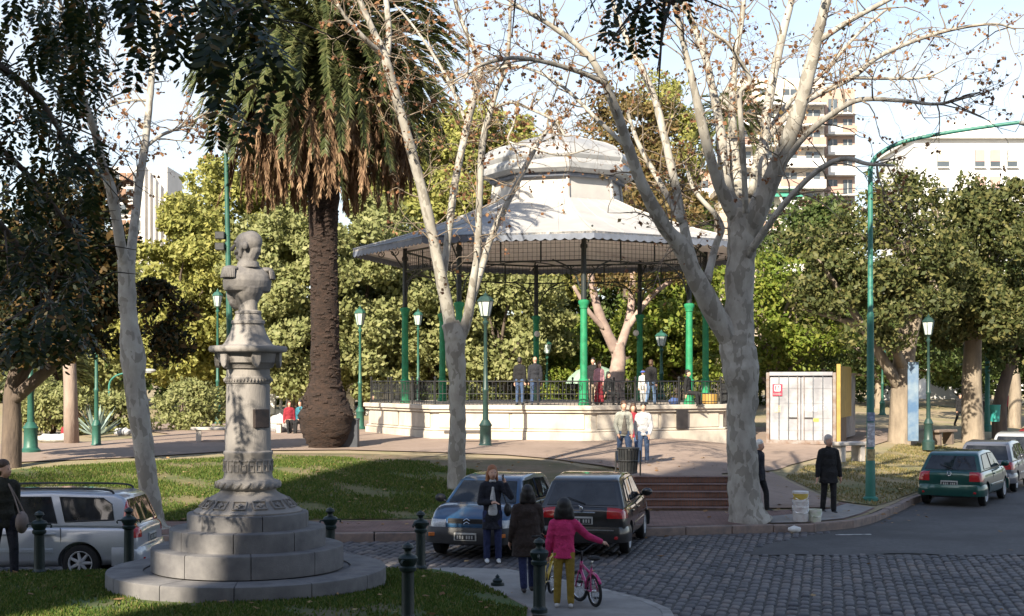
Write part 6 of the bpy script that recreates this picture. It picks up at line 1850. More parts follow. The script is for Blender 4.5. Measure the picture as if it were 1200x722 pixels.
    # lamps
    for s in (-1, 1):
        hx = L / 2 - .10
        surf_patch('headlight', me, M_LWHT, o, ((L / 2 - .34, 9), (.50 * w, .97 * w), (hood - .22, hood - .075)), s)
        tz0, tz1, ty0, tx = S.get('tail', (belt - .24, belt - .045, .62, .30))
        surf_patch('tail_light', me, M_LRED, o, ((-9, -L / 2 + tx), (ty0 * w, 9), (tz0, tz1)), s)
        if S.get('tailup'):
            surf_patch('tail_light', cb.data, M_LRED, o, ((-9, rb + .17), (yt * .9, 9), (belt - .02, belt + S['tailup'])), s)
        m = MB(); m.box((-L / 2 + .005, s * w * .70, .36), (.10, .20, .05), rz=s * .3); m.build('reflector', M_LRED, o, 0, bevel=.006)
    m = MB(); m.box((L / 2 - .045, 0, hood - .10), (.06, w * .9, .10)); gr = m.build('grille', M_TRIM, o, 0, bevel=.01)
    for z in (-.03, 0, .03):
        m = MB(); m.box((L / 2 - .012, 0, hood - .10 + z), (.014, w * .86, .010)); m.build('grille_bar', M_TRIM, gr, 0)
    px = S.get('plate', (-.62, belt - .22))
    for (x, z, sg) in ((L / 2 + .095, .40, 1), (-L / 2 - .012, S.get('pz', belt - .24), -1)):
        m = MB(); m.box((x, 0, z), (.014, .42, .14)); pl = m.build('number_plate', M_PLATE, o, 0, bevel=.004)
        m = MB(); m.box((x + sg * .008, 0, z - .008), (.006, .37, .095)); m.build('plate_field', M_TRIM, pl, 0)
        for k in range(6):
            m = MB(); m.box((x + sg * .012, -.14 + k * .048 + (.03 if k > 2 else 0), z - .008), (.004, .026, .06)); m.build('plate_character', M_PLATE, pl, 0)
    m = MB(); m.tube([(rb - .02 + .06, -.05, belt + .05), (rb + .10, .28, belt + .16)], .009, 5); m.build('rear_wiper', M_TRIM, rw) if S.get('wiper', True) else None
    # wheels
    tm, km = WHEELS.setdefault(r, wheel_meshes(r))
    for x in (xf_, xr_):
        for s in (-1, 1):
            wl = link('wheel', tm, o, (x, s * (w - .115), r), (0, 0, 0 if s < 0 else PI))
            link('rim', km, wl)
    return o, bd, cb
WHEELS = {}
HATCH = dict(L=3.72, w=.81, belt=.90, roof=1.38, hood=.76, axles=(1.22, -1.22), wb=.98, wt=.36, rt=-1.36, rb=-1.74,
             side=[[(.72, .93), (.30, 1.29), (-.36, 1.30), (-.36, .93)], [(-.46, .93), (-.46, 1.30), (-1.12, 1.27), (-1.34, .93)]], doors=(.86, -.42), handles=(-.28,))
HATCH5 = dict(HATCH, L=3.80, w=.83, roof=1.43, side=[[(.74, .93), (.30, 1.33), (-.22, 1.34), (-.22, .93)], [(-.30, .93), (-.30, 1.34), (-.86, 1.32), (-.98, .93)], [(-1.08, .94), (-.96, 1.28), (-1.16, 1.24), (-1.34, .98)]], doors=(.88, -.26, -1.05), handles=(-.12, -.92), rt=-1.40, rb=-1.80, hood=.80)
ESTATE = dict(L=4.22, w=.82, belt=.89, roof=1.41, hood=.78, axles=(1.30, -1.18), wb=1.12, wt=.50, rt=-1.78, rb=-2.02, r=.30,
              side=[[(.88, .95), (.46, 1.30), (-.06, 1.33), (-.06, .93)], [(-.14, .93), (-.14, 1.33), (-.66, 1.33), (-.80, .93)], [(-.93, .95), (-.80, 1.33), (-1.50, 1.31), (-1.64, 1.22), (-1.70, .98)]], doors=(1.02, -.10, -.88), handles=(.06, -.70), tail=(.70, .89, .72, .22), tailup=.40, hmat=None)
P_SILV = paint('silver_paint', (0.50, 0.53, 0.58)); P_BLUE = paint('blue_paint', (0.02, 0.075, 0.165)); P_DARK = paint('dark_grey_paint', (0.025, 0.023, 0.023))
P_GREEN = paint('green_paint_car', (0.004, 0.07, 0.058)); P_GREY = paint('grey_paint', (0.15, 0.155, 0.18)); P_WHITE = paint('white_car_paint', (0.68, 0.68, 0.68)); P_RED = paint('red_car_paint', (0.35, 0.03, 0.04))
ESTATE['hmat'] = P_SILV; ESTATE['mmat'] = P_SILV; ESTATE['bmat'] = P_SILV
# silver estate along the near kerb, nose to the left
o, bd, cb = car('estate_car', 'silver estate car with roof rails parked behind the left bollards', (W(180, 600, 22.4).x - 2.12, 22.35, 0), PI, P_SILV, ESTATE)
for s in (-1, 1):
    m = MB(); m.tube(catmull([(.45, s * .56, 1.37), (.35, s * .57, 1.45), (-.6, s * .57, 1.465), (-1.5, s * .57, 1.45), (-1.65, s * .56, 1.37)], 5), .018, 6); m.build('roof_rail', M_TRIM, cb)
o, bd, cb = car('hatchback_car', 'light blue hatchback facing the viewer behind the woman on the phone', (W(563, 640, 25.0).x + .28, 26.2, 0), R(-90 - 16), P_BLUE, HATCH)
for s in (-.03, .03):       # two chevrons on the grille
    m = MB(); m.tube([(1.86, -.06, .645 + s), (1.865, 0, .685 + s), (1.86, .06, .645 + s)], .009, 5); m.build('emblem', CHROME, o)
D206 = dict(HATCH5, bmat=P_DARK, mmat=P_DARK, tail=(.70, .885, .56, .34), pz=.66, hmat=P_DARK)
o, bd, cb = car('hatchback_car', 'dark grey hatchback seen from behind next to the stairs', (W(700, 640, 26).x + .02, 26.5, 0), R(90 - 12), P_DARK, D206)
m = MB(); m.box((-1.9, 0, .80), (.02, .5, .03)); m.build('chrome_strip', CHROME, o, 0, bevel=.006)
m = MB(); m.ell((-1.915, 0, .875), (.012, .032, .045), 10, 8); m.cap((-1.915, .02, .9), .014, (-1.915, .035, .93), .01); m.build('emblem', CHROME, o, 60)
m = MB(); m.box((-1.99, 0, .50), (.02, 1.2, .02)); m.build('bumper_trim', CHROME, o, 0)
# right-hand street: a row of parked cars
def along(t, off=0.0): return Vector((10.2 + D28[0] * t + D28[1] * off, 34.9 + D28[1] * t - D28[0] * off, 0))
HGOL = dict(HATCH, bmat=P_GREEN, mmat=P_GREEN, w=.82, tail=(.64, .87, .60, .26), pz=.58, hmat=P_GREEN)
o, bd, cb = car('hatchback_car', 'green hatchback at the near end of the cars parked on the right', along(1.9, 1.0), R(90 - 30), P_GREEN, HGOL, 'cars parked along the right-hand kerb')
m = MB(); m.tube([(-1.885, .055 * math.cos(t * PI / 8), .83 + .055 * math.sin(t * PI / 8)) for t in range(17)], .008, 5)
m.tube([(-1.885, -.04, .86), (-1.887, -.018, .80), (-1.887, 0, .83), (-1.887, .018, .80), (-1.885, .04, .86)], .006, 4); m.build('emblem', CHROME, o)
car('hatchback_car', 'silver grey hatchback parked just ahead of the green one', along(6.9, 1.02), R(90 - 29), P_GREY, dict(HATCH5, bmat=P_GREY, mmat=P_GREY, hmat=P_GREY), 'cars parked along the right-hand kerb')
car('hatchback_car', 'white car with red tail lights third along the right kerb', along(12.3, 1.05), R(90 - 28), P_WHITE, dict(HATCH5, roof=1.50, bmat=P_WHITE, mmat=P_WHITE, hmat=P_WHITE), 'cars parked along the right-hand kerb')
car('hatchback_car', 'dark red car farthest along the right kerb', along(17.4, 1.05), R(90 - 28), P_RED, dict(HATCH, bmat=P_RED, mmat=P_RED, roof=1.45), 'cars parked along the right-hand kerb')
# ================================================================== PEOPLE AND BICYCLES
SKIN = pm('skin', (0.58, 0.34, 0.24), (0.52, 0.29, 0.20), 8, .55)
def cloth(name, c): return pm('cloth_' + name, c, tuple(x * .85 for x in c), 9, .9, .9, 8, bdist=.07)
HAIRS = {'black': (0.012, 0.010, 0.010), 'brown': (0.05, 0.026, 0.015), 'ginger': (0.22, 0.085, 0.035), 'grey': (0.34, 0.31, 0.28), 'white': (0.6, 0.58, 0.54)}
def remesh(o, v, it=4):
    a = o.modifiers.new('remesh', 'REMESH'); a.mode = 'VOXEL'; a.voxel_size = v; a.use_smooth_shade = True
    b = o.modifiers.new('smooth', 'SMOOTH'); b.factor = .5; b.iterations = it
def person(label, loc, rz, h, top, legs, hair=('black', 'short'), shoes=(0.03, 0.03, 0.03), arms=None, leg=None, hem=.44, flare=0.0, lean=0.0, v=.014, sit=False, skirt=None, extra=None, group=None, fat=1.0, sleeve=1.0, turn=0.0, topname=None, legname=None, inner=None, hs_=1.07, puff=1.0):
    """faces -y before turning; h is the standing height. arms/leg: for left (+x) and right (-x) side, direction vectors of the two segments"""
    o = empty('person', loc, rz, label, 'person', group)
    s = h
    hipz = .515 * s
    up = Vector((0, -math.sin(lean), math.cos(lean)))
    pel = Vector((0, 0, hipz))
    if sit: pel = Vector((0, 0, .47))
    ch = pel + up * .29 * s                     # shoulders
    nk = ch + up * .035 * s
    hd = nk + up * .085 * s + Vector((0, -.012 * s, 0))
    leg = leg or [((.02, -.04, -1), (0, .05, -1)), ((.02, .04, -1), (0, .09, -1))]
    arms = arms or [((.16, .02, -1), (.04, -.16, -1)), ((.16, .06, -1), (.04, -.10, -1))]
    J = {}
    for k, sx in ((0, 1), (1, -1)):
        hp = pel + Vector((sx * .052 * s, 0, -.01 * s))
        d1, d2 = [Vector((sx * d[0], d[1], d[2])).normalized() for d in leg[k]]
        kn = hp + d1 * .245 * s; an = kn + d2 * .235 * s
        sh = ch + Vector((sx * .096 * s * fat ** .5, 0, -.02 * s))
        a1, a2 = [Vector((sx * d[0], d[1], d[2])).normalized() for d in arms[k]]
        el = sh + a1 * .172 * s; wr = el + a2 * .150 * s
        J[k] = (hp, kn, an, sh, el, wr, a2)
    # drop the figure so the lower foot stands on the ground
    if not sit:
        dz = -min(J[k][2].z - .043 * s for k in (0, 1))
        mv = Vector((0, 0, dz))
        pel += mv; ch += mv; nk += mv; hd += mv
        for k in (0, 1): J[k] = tuple(p + mv for p in J[k][:6]) + (J[k][6],)
    b = MB()
    f_ = fat
    b.ell(pel + up * .02 * s, (.082 * s * f_, .058 * s * f_, .075 * s), 12, 8)
    b.ell(pel + up * .13 * s, (.075 * s * f_, .052 * s * f_, .10 * s), 12, 8)
    b.ell(pel + up * .225 * s, (.092 * s * f_, .06 * s * f_, .085 * s), 12, 8)
    b.cap(ch + Vector((-.070 * s, 0, -.008 * s)), .034 * s, ch + Vector((.070 * s, 0, -.008 * s)), .034 * s)
    b.cap(ch, .036 * s, nk + up * .03 * s, .031 * s)
    T = Matrix.Rotation(turn, 3, 'Z')
    hd = hd + up * .05 * s * (hs_ - 1)
    def hp_(x, y, z): return hd + T @ Vector((x * s * hs_, y * s * hs_, z * s * hs_))
    e_ = s * hs_
    b.ell(hp_(0, .008, .018), (.043 * e_, .053 * e_, .052 * e_), 14, 10, T)
    b.ell(hp_(0, -.012, -.018), (.037 * e_, .042 * e_, .050 * e_), 12, 8, T)
    b.cap(hp_(0, -.05, .0), .006 * s, hp_(0, -.058, -.018), .009 * s, 6)
    for sx in (-1, 1): b.ell(hp_(sx * .043, .004, -.006), (.006 * s, .011 * s, .017 * s), 8, 5)
    for k, sx in ((0, 1), (1, -1)):
        hp, kn, an, sh, el, wr, a2 = J[k]
        b.cap(hp, .048 * s, kn, .032 * s); b.cap(kn, .032 * s, kn.lerp(an, .35), .031 * s); b.cap(kn.lerp(an, .35), .031 * s, an, .021 * s)
        b.cap(sh, .030 * s, el, .024 * s); b.cap(el, .024 * s, wr, .016 * s)
        u, w_ = perp(a2)
        pm_ = wr + a2 * .045 * s
        b.cap(wr, .015 * s, pm_, .020 * s)
        for i, (off, ln) in enumerate(((-.017, .040), (-.006, .047), (.006, .044), (.017, .034))):
            q = pm_ + u * off * s + a2 * .012 * s
            b.cap(q, .0062 * s, q + (a2 + w_ * .35).normalized() * ln * s * .6, .0055 * s, 6)
            q2 = q + (a2 + w_ * .35).normalized() * ln * s * .6
            b.cap(q2, .0055 * s, q2 + (a2 + w_ * .9).normalized() * ln * s * .45, .0048 * s, 6)
        q = wr + a2 * .015 * s + u * .018 * s
        b.cap(q, .0075 * s, q + (a2 * .6 + u * .6 + w_ * .4).normalized() * .045 * s, .006 * s, 6)
        ft = an + Vector((0, 0, -.022 * s))
        fd = Vector((0, -1, 0))
        b.cap(ft + Vector((0, .02 * s, -.008 * s)), .018 * s, ft + fd * .085 * s + Vector((0, 0, -.006 * s)), .016 * s)
    bo = b.build('body', SKIN, o, 180); remesh(bo, v * (.9 if v < .016 else 1.25))
    # garment on the torso and arms
    g = MB()
    hz = hem * s
    g.ell(ch - up * .055 * s, (.094 * s * f_, .070 * s * f_, .085 * s), 14, 8)
    g.cap(ch + Vector((-.075 * s, 0, -.006 * s)), .045 * s, ch + Vector((.075 * s, 0, -.006 * s)), .045 * s)
    g.cap(ch + up * .005 * s, .046 * s, nk + up * .004 * s, .040 * s)
    n_ = 5
    zt_ = ch.z - .10 * s
    zb_ = hz if not sit else pel.z - .02
    rings = []
    za = ch.z + .01 * s
    for i in range(13):
        t = i / 12
        z = za + (zb_ - za) * t
        q = (ch.z - z) / max(.05, ch.z - pel.z)
        c = ch.lerp(pel, max(0, min(1.0, q))); c.z = z
        wd = float(np.interp(q, [-.1, 0, .2, .45, .65, .9, 1.2, 2], [.055, .078, .094, .090, .082, .090, .093, .094])) + flare * t + .0035 * math.sin(i * 2.1 + s * 9)
        rings.append((c, wd * s * f_, wd * (.66 + .06 * math.sin(i * 1.7)) * s * f_, .05 * math.sin(i * 1.3)))
    g.loft(rings)
    for k in (0, 1):
        hp, kn, an, sh, el, wr, a2 = J[k]
        g.cap(sh, .043 * s * f_ ** .5, el, .035 * s * f_ ** .5)
        if sleeve > .5: g.cap(el, .036 * s * f_ ** .5, el.lerp(wr, .96), .027 * s * f_ ** .5)
    go = g.build(topname or 'jacket', top, o, 180); remesh(go, v)
    if inner is not None:
        m = MB()
        c = ch.lerp(pel, .45)
        zs = [ch.z - .02 * s, c.z, pel.z + .02 * s, pel.z - .035 * s]
        m.loft([((c.x, c.y - .044 * s, z_), w_ * s, .036 * s, 0) for z_, w_ in zip(zs, (.016, .030, .052, .056))])
        m.cap(nk + Vector((-.02 * s, -.02 * s, 0)), .022 * s, nk + Vector((.02 * s, -.02 * s, 0)), .022 * s)
        io = m.build('inner_top', inner, o, 180); remesh(io, v)
    # trousers
    t_ = MB()
    t_.ell(pel + up * .01 * s, (.083 * s * f_, .056 * s * f_, .07 * s), 14, 8)
    for k in (0, 1):
        hp, kn, an, sh, el, wr, a2 = J[k]
        t_.cap(hp, .056 * s, kn, .041 * s); t_.cap(kn, .041 * s, an + Vector((0, 0, .012 * s)), .036 * s)
    if skirt:
        t_ = MB()
        for i in range(6):
            tt_ = i / 5
            c = pel.lerp(Vector((pel.x, pel.y, skirt * s)), tt_)
            t_.ell(c, ((.085 + .05 * tt_) * s, (.07 + .05 * tt_) * s, .07 * s), 14, 8)
    to = t_.build(legname or ('skirt' if skirt else 'trousers'), legs, o, 180); remesh(to, v)
    M_SH = pm('shoe_%.2f_%.2f' % (shoes[0], shoes[2]), shoes, None, 9, .6)
    for k in (0, 1):
        an = J[k][2]
        m = MB(); ft = an + Vector((0, 0, -.022 * s))
        m.cap(ft + Vector((0, .022 * s, -.004 * s)), .024 * s, ft + Vector((0, -.055 * s, 0)), .023 * s); m.cap(ft + Vector((0, -.055 * s, 0)), .023 * s, ft + Vector((0, -.088 * s, -.006 * s)), .018 * s); m.cap(ft, .022 * s, an + Vector((0, 0, .01 * s)), .026 * s)
        mz = min(p[2] for p in m.v)
        so = m.build('shoe', M_SH, o, 180); remesh(so, max(.012, v * .9), 2)
    # hair
    hc, hs = hair
    hm = pm('hair_' + hc, HAIRS[hc], tuple(x * 1.6 for x in HAIRS[hc]), 14, .55, .6, 40, stretch=(1, 1, .15))
    k_ = MB()
    if hs != 'bald':
        k_.ell(hp_(0, .014, .034), (.049 * e_ * puff, .055 * e_ * puff, .050 * e_ * puff), 14, 10, T)
        k_.ell(hp_(0, .03, -.005), (.046 * e_ * puff, .042 * e_ * puff, .05 * e_ * puff), 12, 8, T)
        if hs in ('long', 'bob'):
            ln = .13 if hs == 'long' else .07
            for sx in (-1, -.5, 0, .5, 1):
                k_.cap(hp_(sx * .04 * puff, .026 + .012 * (1 - abs(sx)), 0), .022 * e_ * puff, hp_(sx * .05 * puff, .034, -ln), .020 * e_ * puff)
            for sx in (-1, 1): k_.cap(hp_(sx * .044, .006, .01), .012 * s, hp_(sx * .052, .012, -ln * .9), .013 * s)
    ho = k_.build('hair', hm, o, 180); remesh(ho, v * .85, 3)
    if v < .016:
        for sx in (-1, 1):
            m = MB(); m.ell(hp_(sx * .017, -.046, .004), (.006 * s, .005 * s, .004 * s), 8, 5); m.build('eye', M_TRIM, o, 180)
        m = MB(); m.cap(hp_(-.011, -.047, -.038), .0035 * s, hp_(.011, -.047, -.038), .0035 * s, 6); m.build('mouth', pm('lips', (0.34, 0.12, 0.10), None, 9, .5), o, 180)
    o['_j'] = 0
    del o['_j']
    return o, J, ch, pel, hd
NAVY = cloth('navy', (0.012, 0.013, 0.022)); BLACKC = cloth('black', (0.012, 0.012, 0.014)); JEAN = cloth('jeans', (0.05, 0.085, 0.17)); DJEAN = cloth('dark_jeans', (0.018, 0.026, 0.085))
PINK = cloth('pink', (0.62, 0.035, 0.16)); MUST = cloth('mustard', (0.30, 0.20, 0.03)); BROWNC = cloth('brown', (0.035, 0.022, 0.018)); PALE = cloth('pale_grey', (0.38, 0.38, 0.33)); WHITEC = cloth('white', (0.55, 0.55, 0.55)); REDC = cloth('red', (0.28, 0.02, 0.035)); OLIVEC = cloth('olive_black', (0.022, 0.022, 0.016)); LIGHTG = cloth('light_grey', (0.45, 0.45, 0.47)); TEALC = cloth('teal', (0.03, 0.16, 0.22)); PINKP = cloth('rose', (0.5, 0.25, 0.28))
walk = [((.01, -.34, -1), (0, -.05, -1)), ((.01, .30, -1), (0, .55, -1))]
walk2 = [((.01, .22, -1), (0, .40, -1)), ((.01, -.26, -1), (0, -.04, -1))]
stand = [((.04, -.02, -1), (.02, .03, -1)), ((.05, .02, -1), (.02, .05, -1))]

def at(px, py, z=None, Y=None):
    """foot point on level z under pixel (px, py)"""
    Y = F * (H - z) / (py - HY)
    return Vector(((px - 600) / F * Y, Y, z))
# woman on the phone
o, J, ch, pel, hd = person('woman in a long navy cardigan talking on a phone before the blue car', at(577, 659, 0.0), R(6), 1.66, NAVY, DJEAN, ('ginger', 'long'), (0.7, 0.7, 0.7), hem=.35, flare=.015, inner=WHITEC,
       arms=[((.55, -.62, -.62), (-.42, -.02, 1.0)), ((.20, -.05, -1), (-.80, -.72, .05))], leg=[((.03, -.06, -1), (.02, .04, -1)), ((.02, .02, -1), (.0, .04, -1))], turn=R(8))
wr = J[0][5]
m = MB(); m.box(wr + J[0][6] * .09 + Vector((-.01, .0, .02)), (.03, .06, .11)); m.build('phone', M_TRIM, o, 0, bevel=.008)
bg_ = MB(); bg_.ell((0, 0, 0), (.07, .13, .12), 12, 8); hb = bg_.build('handbag', pm('bag_black', (0.015, 0.014, 0.014), None, 8, .5), None, 60, loc=Vector(o.location) + Vector((.27, .02, .92)))
m = MB(); m.tube(catmull([(-.02, -.08, .1), (-.10, -.06, .33), (-.16, 0, .5), (-.10, .06, .33), (-.02, .08, .1)], 4), .008, 5); m.build('strap', MATS['bag_black'], hb)
tag(hb, 'black handbag hanging at the side of the woman on the phone', 'bag')
# teen in a brown coat pushing a yellow bicycle
person('dark-haired person in a brown coat walking away with the yellow bicycle', at(618, 693, .15), R(188), 1.50, BROWNC, DJEAN, ('black', 'bob'), (0.03, 0.022, 0.02), hem=.34, flare=.035, fat=1.22, hs_=1.05, puff=1.12,
       arms=[((.22, .12, -1), (.12, -.35, -1)), ((.2, -.25, -1), (.05, -.9, -.55))], leg=walk2)
# girl in pink
person('girl in a pink sweater and mustard trousers pushing the pink bicycle', at(661, 711, .15), R(178), 1.39, PINK, MUST, ('black', 'bob'), (0.62, 0.6, 0.58), hem=.47, fat=1.16, topname='sweater', hs_=1.12, puff=1.32,
       arms=[((.25, -.02, -1), (.05, -.3, -1)), ((.75, -.15, -.75), (1.0, -.20, -.42))], leg=[((.035, -.02, -1), (.03, .04, -1)), ((.035, .06, -1), (.02, .10, -1))])
# man at the left edge
o, J, ch, pel, hd = person('person in dark hooded jacket walking past the silver estate car', Vector((-7.72, 20.75, .16)), R(40), 1.80, OLIVEC, NAVY, ('brown', 'short'), (0.02, 0.02, 0.02), hem=.44, leg=walk, arms=[((.15, .25, -1), (.05, -.1, -1)), ((.15, -.05, -1), (.05, -.35, -1))], turn=R(35))
m = MB(); m.ell((0, 0, 0), (.09, .15, .17), 12, 8); hb = m.build('shoulder_bag', pm('bag_tan', (0.22, 0.17, 0.15), None, 8, .7), None, 60, loc=Vector(o.location) + Vector((.30, -.08, .88)))
m = MB(); m.tube(catmull([(0, -.1, .14), (-.1, -.04, .38), (-.2, 0, .58), (-.1, .05, .38), (0, .1, .14)], 4), .012, 5); m.build('strap', MATS['bag_tan'], hb)
tag(hb, 'tan shoulder bag carried by the person at the left edge', 'bag')
# strollers on the plaza
person('man in a pale jacket and scarf strolling behind the litter basket', at(731, 545, .885), R(8), 1.72, PALE, JEAN, ('brown', 'short'), hem=.46, leg=walk, v=.018, inner=cloth('scarf', (0.16, 0.14, 0.12)), arms=[((.2, .05, -1), (-.1, -.5, -.9)), ((.25, .0, -1), (-.2, -.5, -.8))], group=None)
person('man in a white pullover and jeans strolling on the right', at(754, 544, .885), R(-8), 1.66, LIGHTG, JEAN, ('black', 'short'), (0.1, 0.1, 0.12), hem=.47, leg=walk2, v=.018, arms=[((.22, .05, -1), (-.2, -.4, -.9)), ((.22, .1, -1), (-.1, -.3, -1))])
person('person in red half hidden between the two strolling men', at(742, 541, .89), R(0), 1.62, REDC, JEAN, ('brown', 'bob'), hem=.42, leg=walk, v=.018)
# man in black
person('grey-haired man in a black coat walking by the paint buckets', at(971, 602, .17), R(12), 1.74, BLACKC, BLACKC, ('grey', 'short'), hem=.40, flare=.02, fat=1.12, leg=[((.02, -.12, -1), (0, .0, -1)), ((.0, .1, -1), (0, .2, -1))], arms=[((.25, .03, -1), (.10, -.12, -1)), ((.25, .03, -1), (.12, -.12, -1))], turn=R(14))
person('white-haired person in dark blue half hidden behind the largest plane trunk', at(890, 600, .2), R(60), 1.62, NAVY, BLACKC, ('white', 'short'), hem=.44, leg=walk, v=.018)
# on the bandstand
def onband(px, Y): return Vector(((px - 600) / F * Y, Y, GZ + FZ))
person('man in black jacket and jeans, left of the two at the railing', onband(609, 49.6), R(160), 1.70, BLACKC, JEAN, ('black', 'short'), v=.022, hem=.48, leg=stand)
person('bald man in dark jacket and jeans, right of the two at the railing', onband(627, 49.3), R(185), 1.72, cloth('slate', (0.02, 0.022, 0.03)), JEAN, ('grey', 'bald'), v=.022, hem=.48, leg=stand, fat=1.1)
person('woman in rose top and long dark red skirt on the bandstand', onband(702, 50), R(30), 1.55, PINKP, REDC, ('brown', 'long'), v=.022, skirt=.1, hem=.52)
person('person in black top behind the woman with the red skirt', onband(695, 52), R(-20), 1.72, BLACKC, cloth('tan', (0.4, 0.32, 0.24)), ('black', 'short'), v=.022)
person('person with pale sleeves sitting low at the bandstand railing', onband(713, 49), R(40), 1.5, BLACKC, BLACKC, ('black', 'bob'), v=.022, sit=True, leg=[((.15, -1, -.1), (0, -.1, -1)), ((.15, -1, -.1), (0, -.1, -1))])
person('person in dark jacket and blue jeans right of the railing group', onband(763, 49.8), R(150), 1.62, BLACKC, cloth('light_jeans', (0.14, 0.22, 0.36)), ('brown', 'short'), v=.022, leg=walk2)
person('child in a pale coat and blue cap beside the jeans wearer', onband(753.5, 50.2), R(-30), 1.25, WHITEC, WHITEC, ('brown', 'short'), v=.022)
cp = [p for p in COL.objects if p.get('label', '').startswith('child in a pale')][0]
m = MB(); m.ell((0, .01, 1.215), (.075, .085, .055), 12, 8); m.box((0, -.09, 1.20), (.1, .09, .015)); m.build('cap', cloth('blue', (0.08, 0.15, 0.55)), cp, 60)
person('seated person in black at the right end of the bandstand railing', onband(806, 49.5), R(60), 1.65, BLACKC, BLACKC, ('black', 'short'), v=.022, sit=True, leg=[((.1, -1, -.1), (0, -.1, -1)), ((.1, -1, -.1), (0, -.1, -1))])
m = MB(); m.lathe([(.26, 0), (.30, .05), (.30, .36), (.26, .40)], 20)
dm = m.build('drum', pm('drum_yellow', (0.42, 0.25, 0.06), (0.33, 0.2, 0.05), 4, .5), loc=onband(832, 51.6)); tag(dm, 'yellow drum on the bandstand floor near its right end', 'drum')
m = MB(); m.tube([(.29 * math.cos(t_ * PI / 10), .29 * math.sin(t_ * PI / 10), .40) for t_ in range(21)], .018, 5); m.build('hoop', CHROME, dm)
lump('blue_bundle', onband(790, 50.4), (.22, .16, .14), cloth('dull_blue', (0.05, 0.09, 0.24)), 'blue cloth bundle on the bandstand floor near the drum', 'bundle', 4)
# green market umbrella beyond the bandstand
ub = onpark(697, 72)
um = empty('garden_umbrella', ub, 0, 'pale green open umbrella seen under the bandstand roof', 'umbrella')
m = MB(); m.lathe([(1.55, 1.75), (1.35, 2.1), (.95, 2.45), (.4, 2.66), (.0, 2.72)], 10); m.build('canopy', cloth('umbrella_green', (0.28, 0.40, 0.30)), um, 20)
m = MB(); m.tube([(0, 0, 0), (0, 0, 2.85)], .03, 8); m.build('pole', WHITE_PAINT, um)
# far people
def far(px, py, lab, top, legs_, h=1.68, rz=0, hair=('black', 'short'), leg=None, z=None, sit=False, Y=None):
    Y = Y or 60
    x = (px - 600) / F * Y
    for _ in range(8):
        zz_ = float(zpark((px - 600) / F * Y, Y)) + .03
        if py: Y = F * (H - zz_) / (py - HY)
    person(lab, Vector(((px - 600) / F * Y, Y, float(zpark((px - 600) / F * Y, Y)) + .03)), rz, h, top, legs_, hair, v=.03, leg=leg, sit=sit)
far(1125, 500, 'person in black with pale shoes far right under the oaks', BLACKC, BLACKC, 1.72, R(20), leg=walk)
far(1149, 501, 'person in dark brown jacket far right near the slim lamp', BROWNC, BLACKC, 1.66, R(170), ('brown', 'short'))
far(1180, 490, 'person in a red jacket far right beside the turquoise bin', REDC, BLACKC, 1.66, R(10), leg=walk2)
far(234, 482, 'person in a red jacket far left beside the shrub', REDC, WHITEC, 1.7, R(-40), leg=walk)
far(241, 482, 'person in white next to the red jacket far left', LIGHTG, NAVY, 1.68, R(40))
far(352, 0, 'person in a blue top sitting on the bench left of the palm', TEALC, BLACKC, 1.65, R(-30), sit=True, Y=52.8, leg=[((.1, -1, -.1), (0, -.1, -1)), ((.1, -1, -.1), (0, -.1, -1))])
far(339, 0, 'person in a red top sitting on the bench left of the palm', REDC, BLACKC, 1.6, R(20), ('brown', 'long'), sit=True, Y=52.8, leg=[((.1, -1, -.1), (0, -.1, -1)), ((.1, -1, -.1), (0, -.1, -1))])
far(437, 0, 'person in black sitting by the white balustrade left of the bandstand', BLACKC, NAVY, 1.6, R(30), sit=True, Y=66, leg=[((.1, -1, -.1), (0, -.1, -1)), ((.1, -1, -.1), (0, -.1, -1))])
# brown dog-walker's heap: people lying on the far grass are read as small bundles
lump('picnic_bundle', onpark(66, 47), (.75, .3, .16), WHITEC, 'white and blue picnic bundle on the far left grass', 'bundle', 5)
lump('picnic_bundle', onpark(144, 51.5), (.36, .2, .16), LIGHTG, 'pale bag on the far left grass beside the pale plane trunk', 'bundle', 6)
lump('picnic_bundle', onpark(79, 51), (.25, .2, .22), REDC, 'red and white bundle at the foot of the bare trunk', 'bundle', 7)
lump('litter_sack', onpark(328, 54), (.55, .4, .38), LIGHTG, 'pale grey sack beside the bench left of the palm', 'sack', 8)

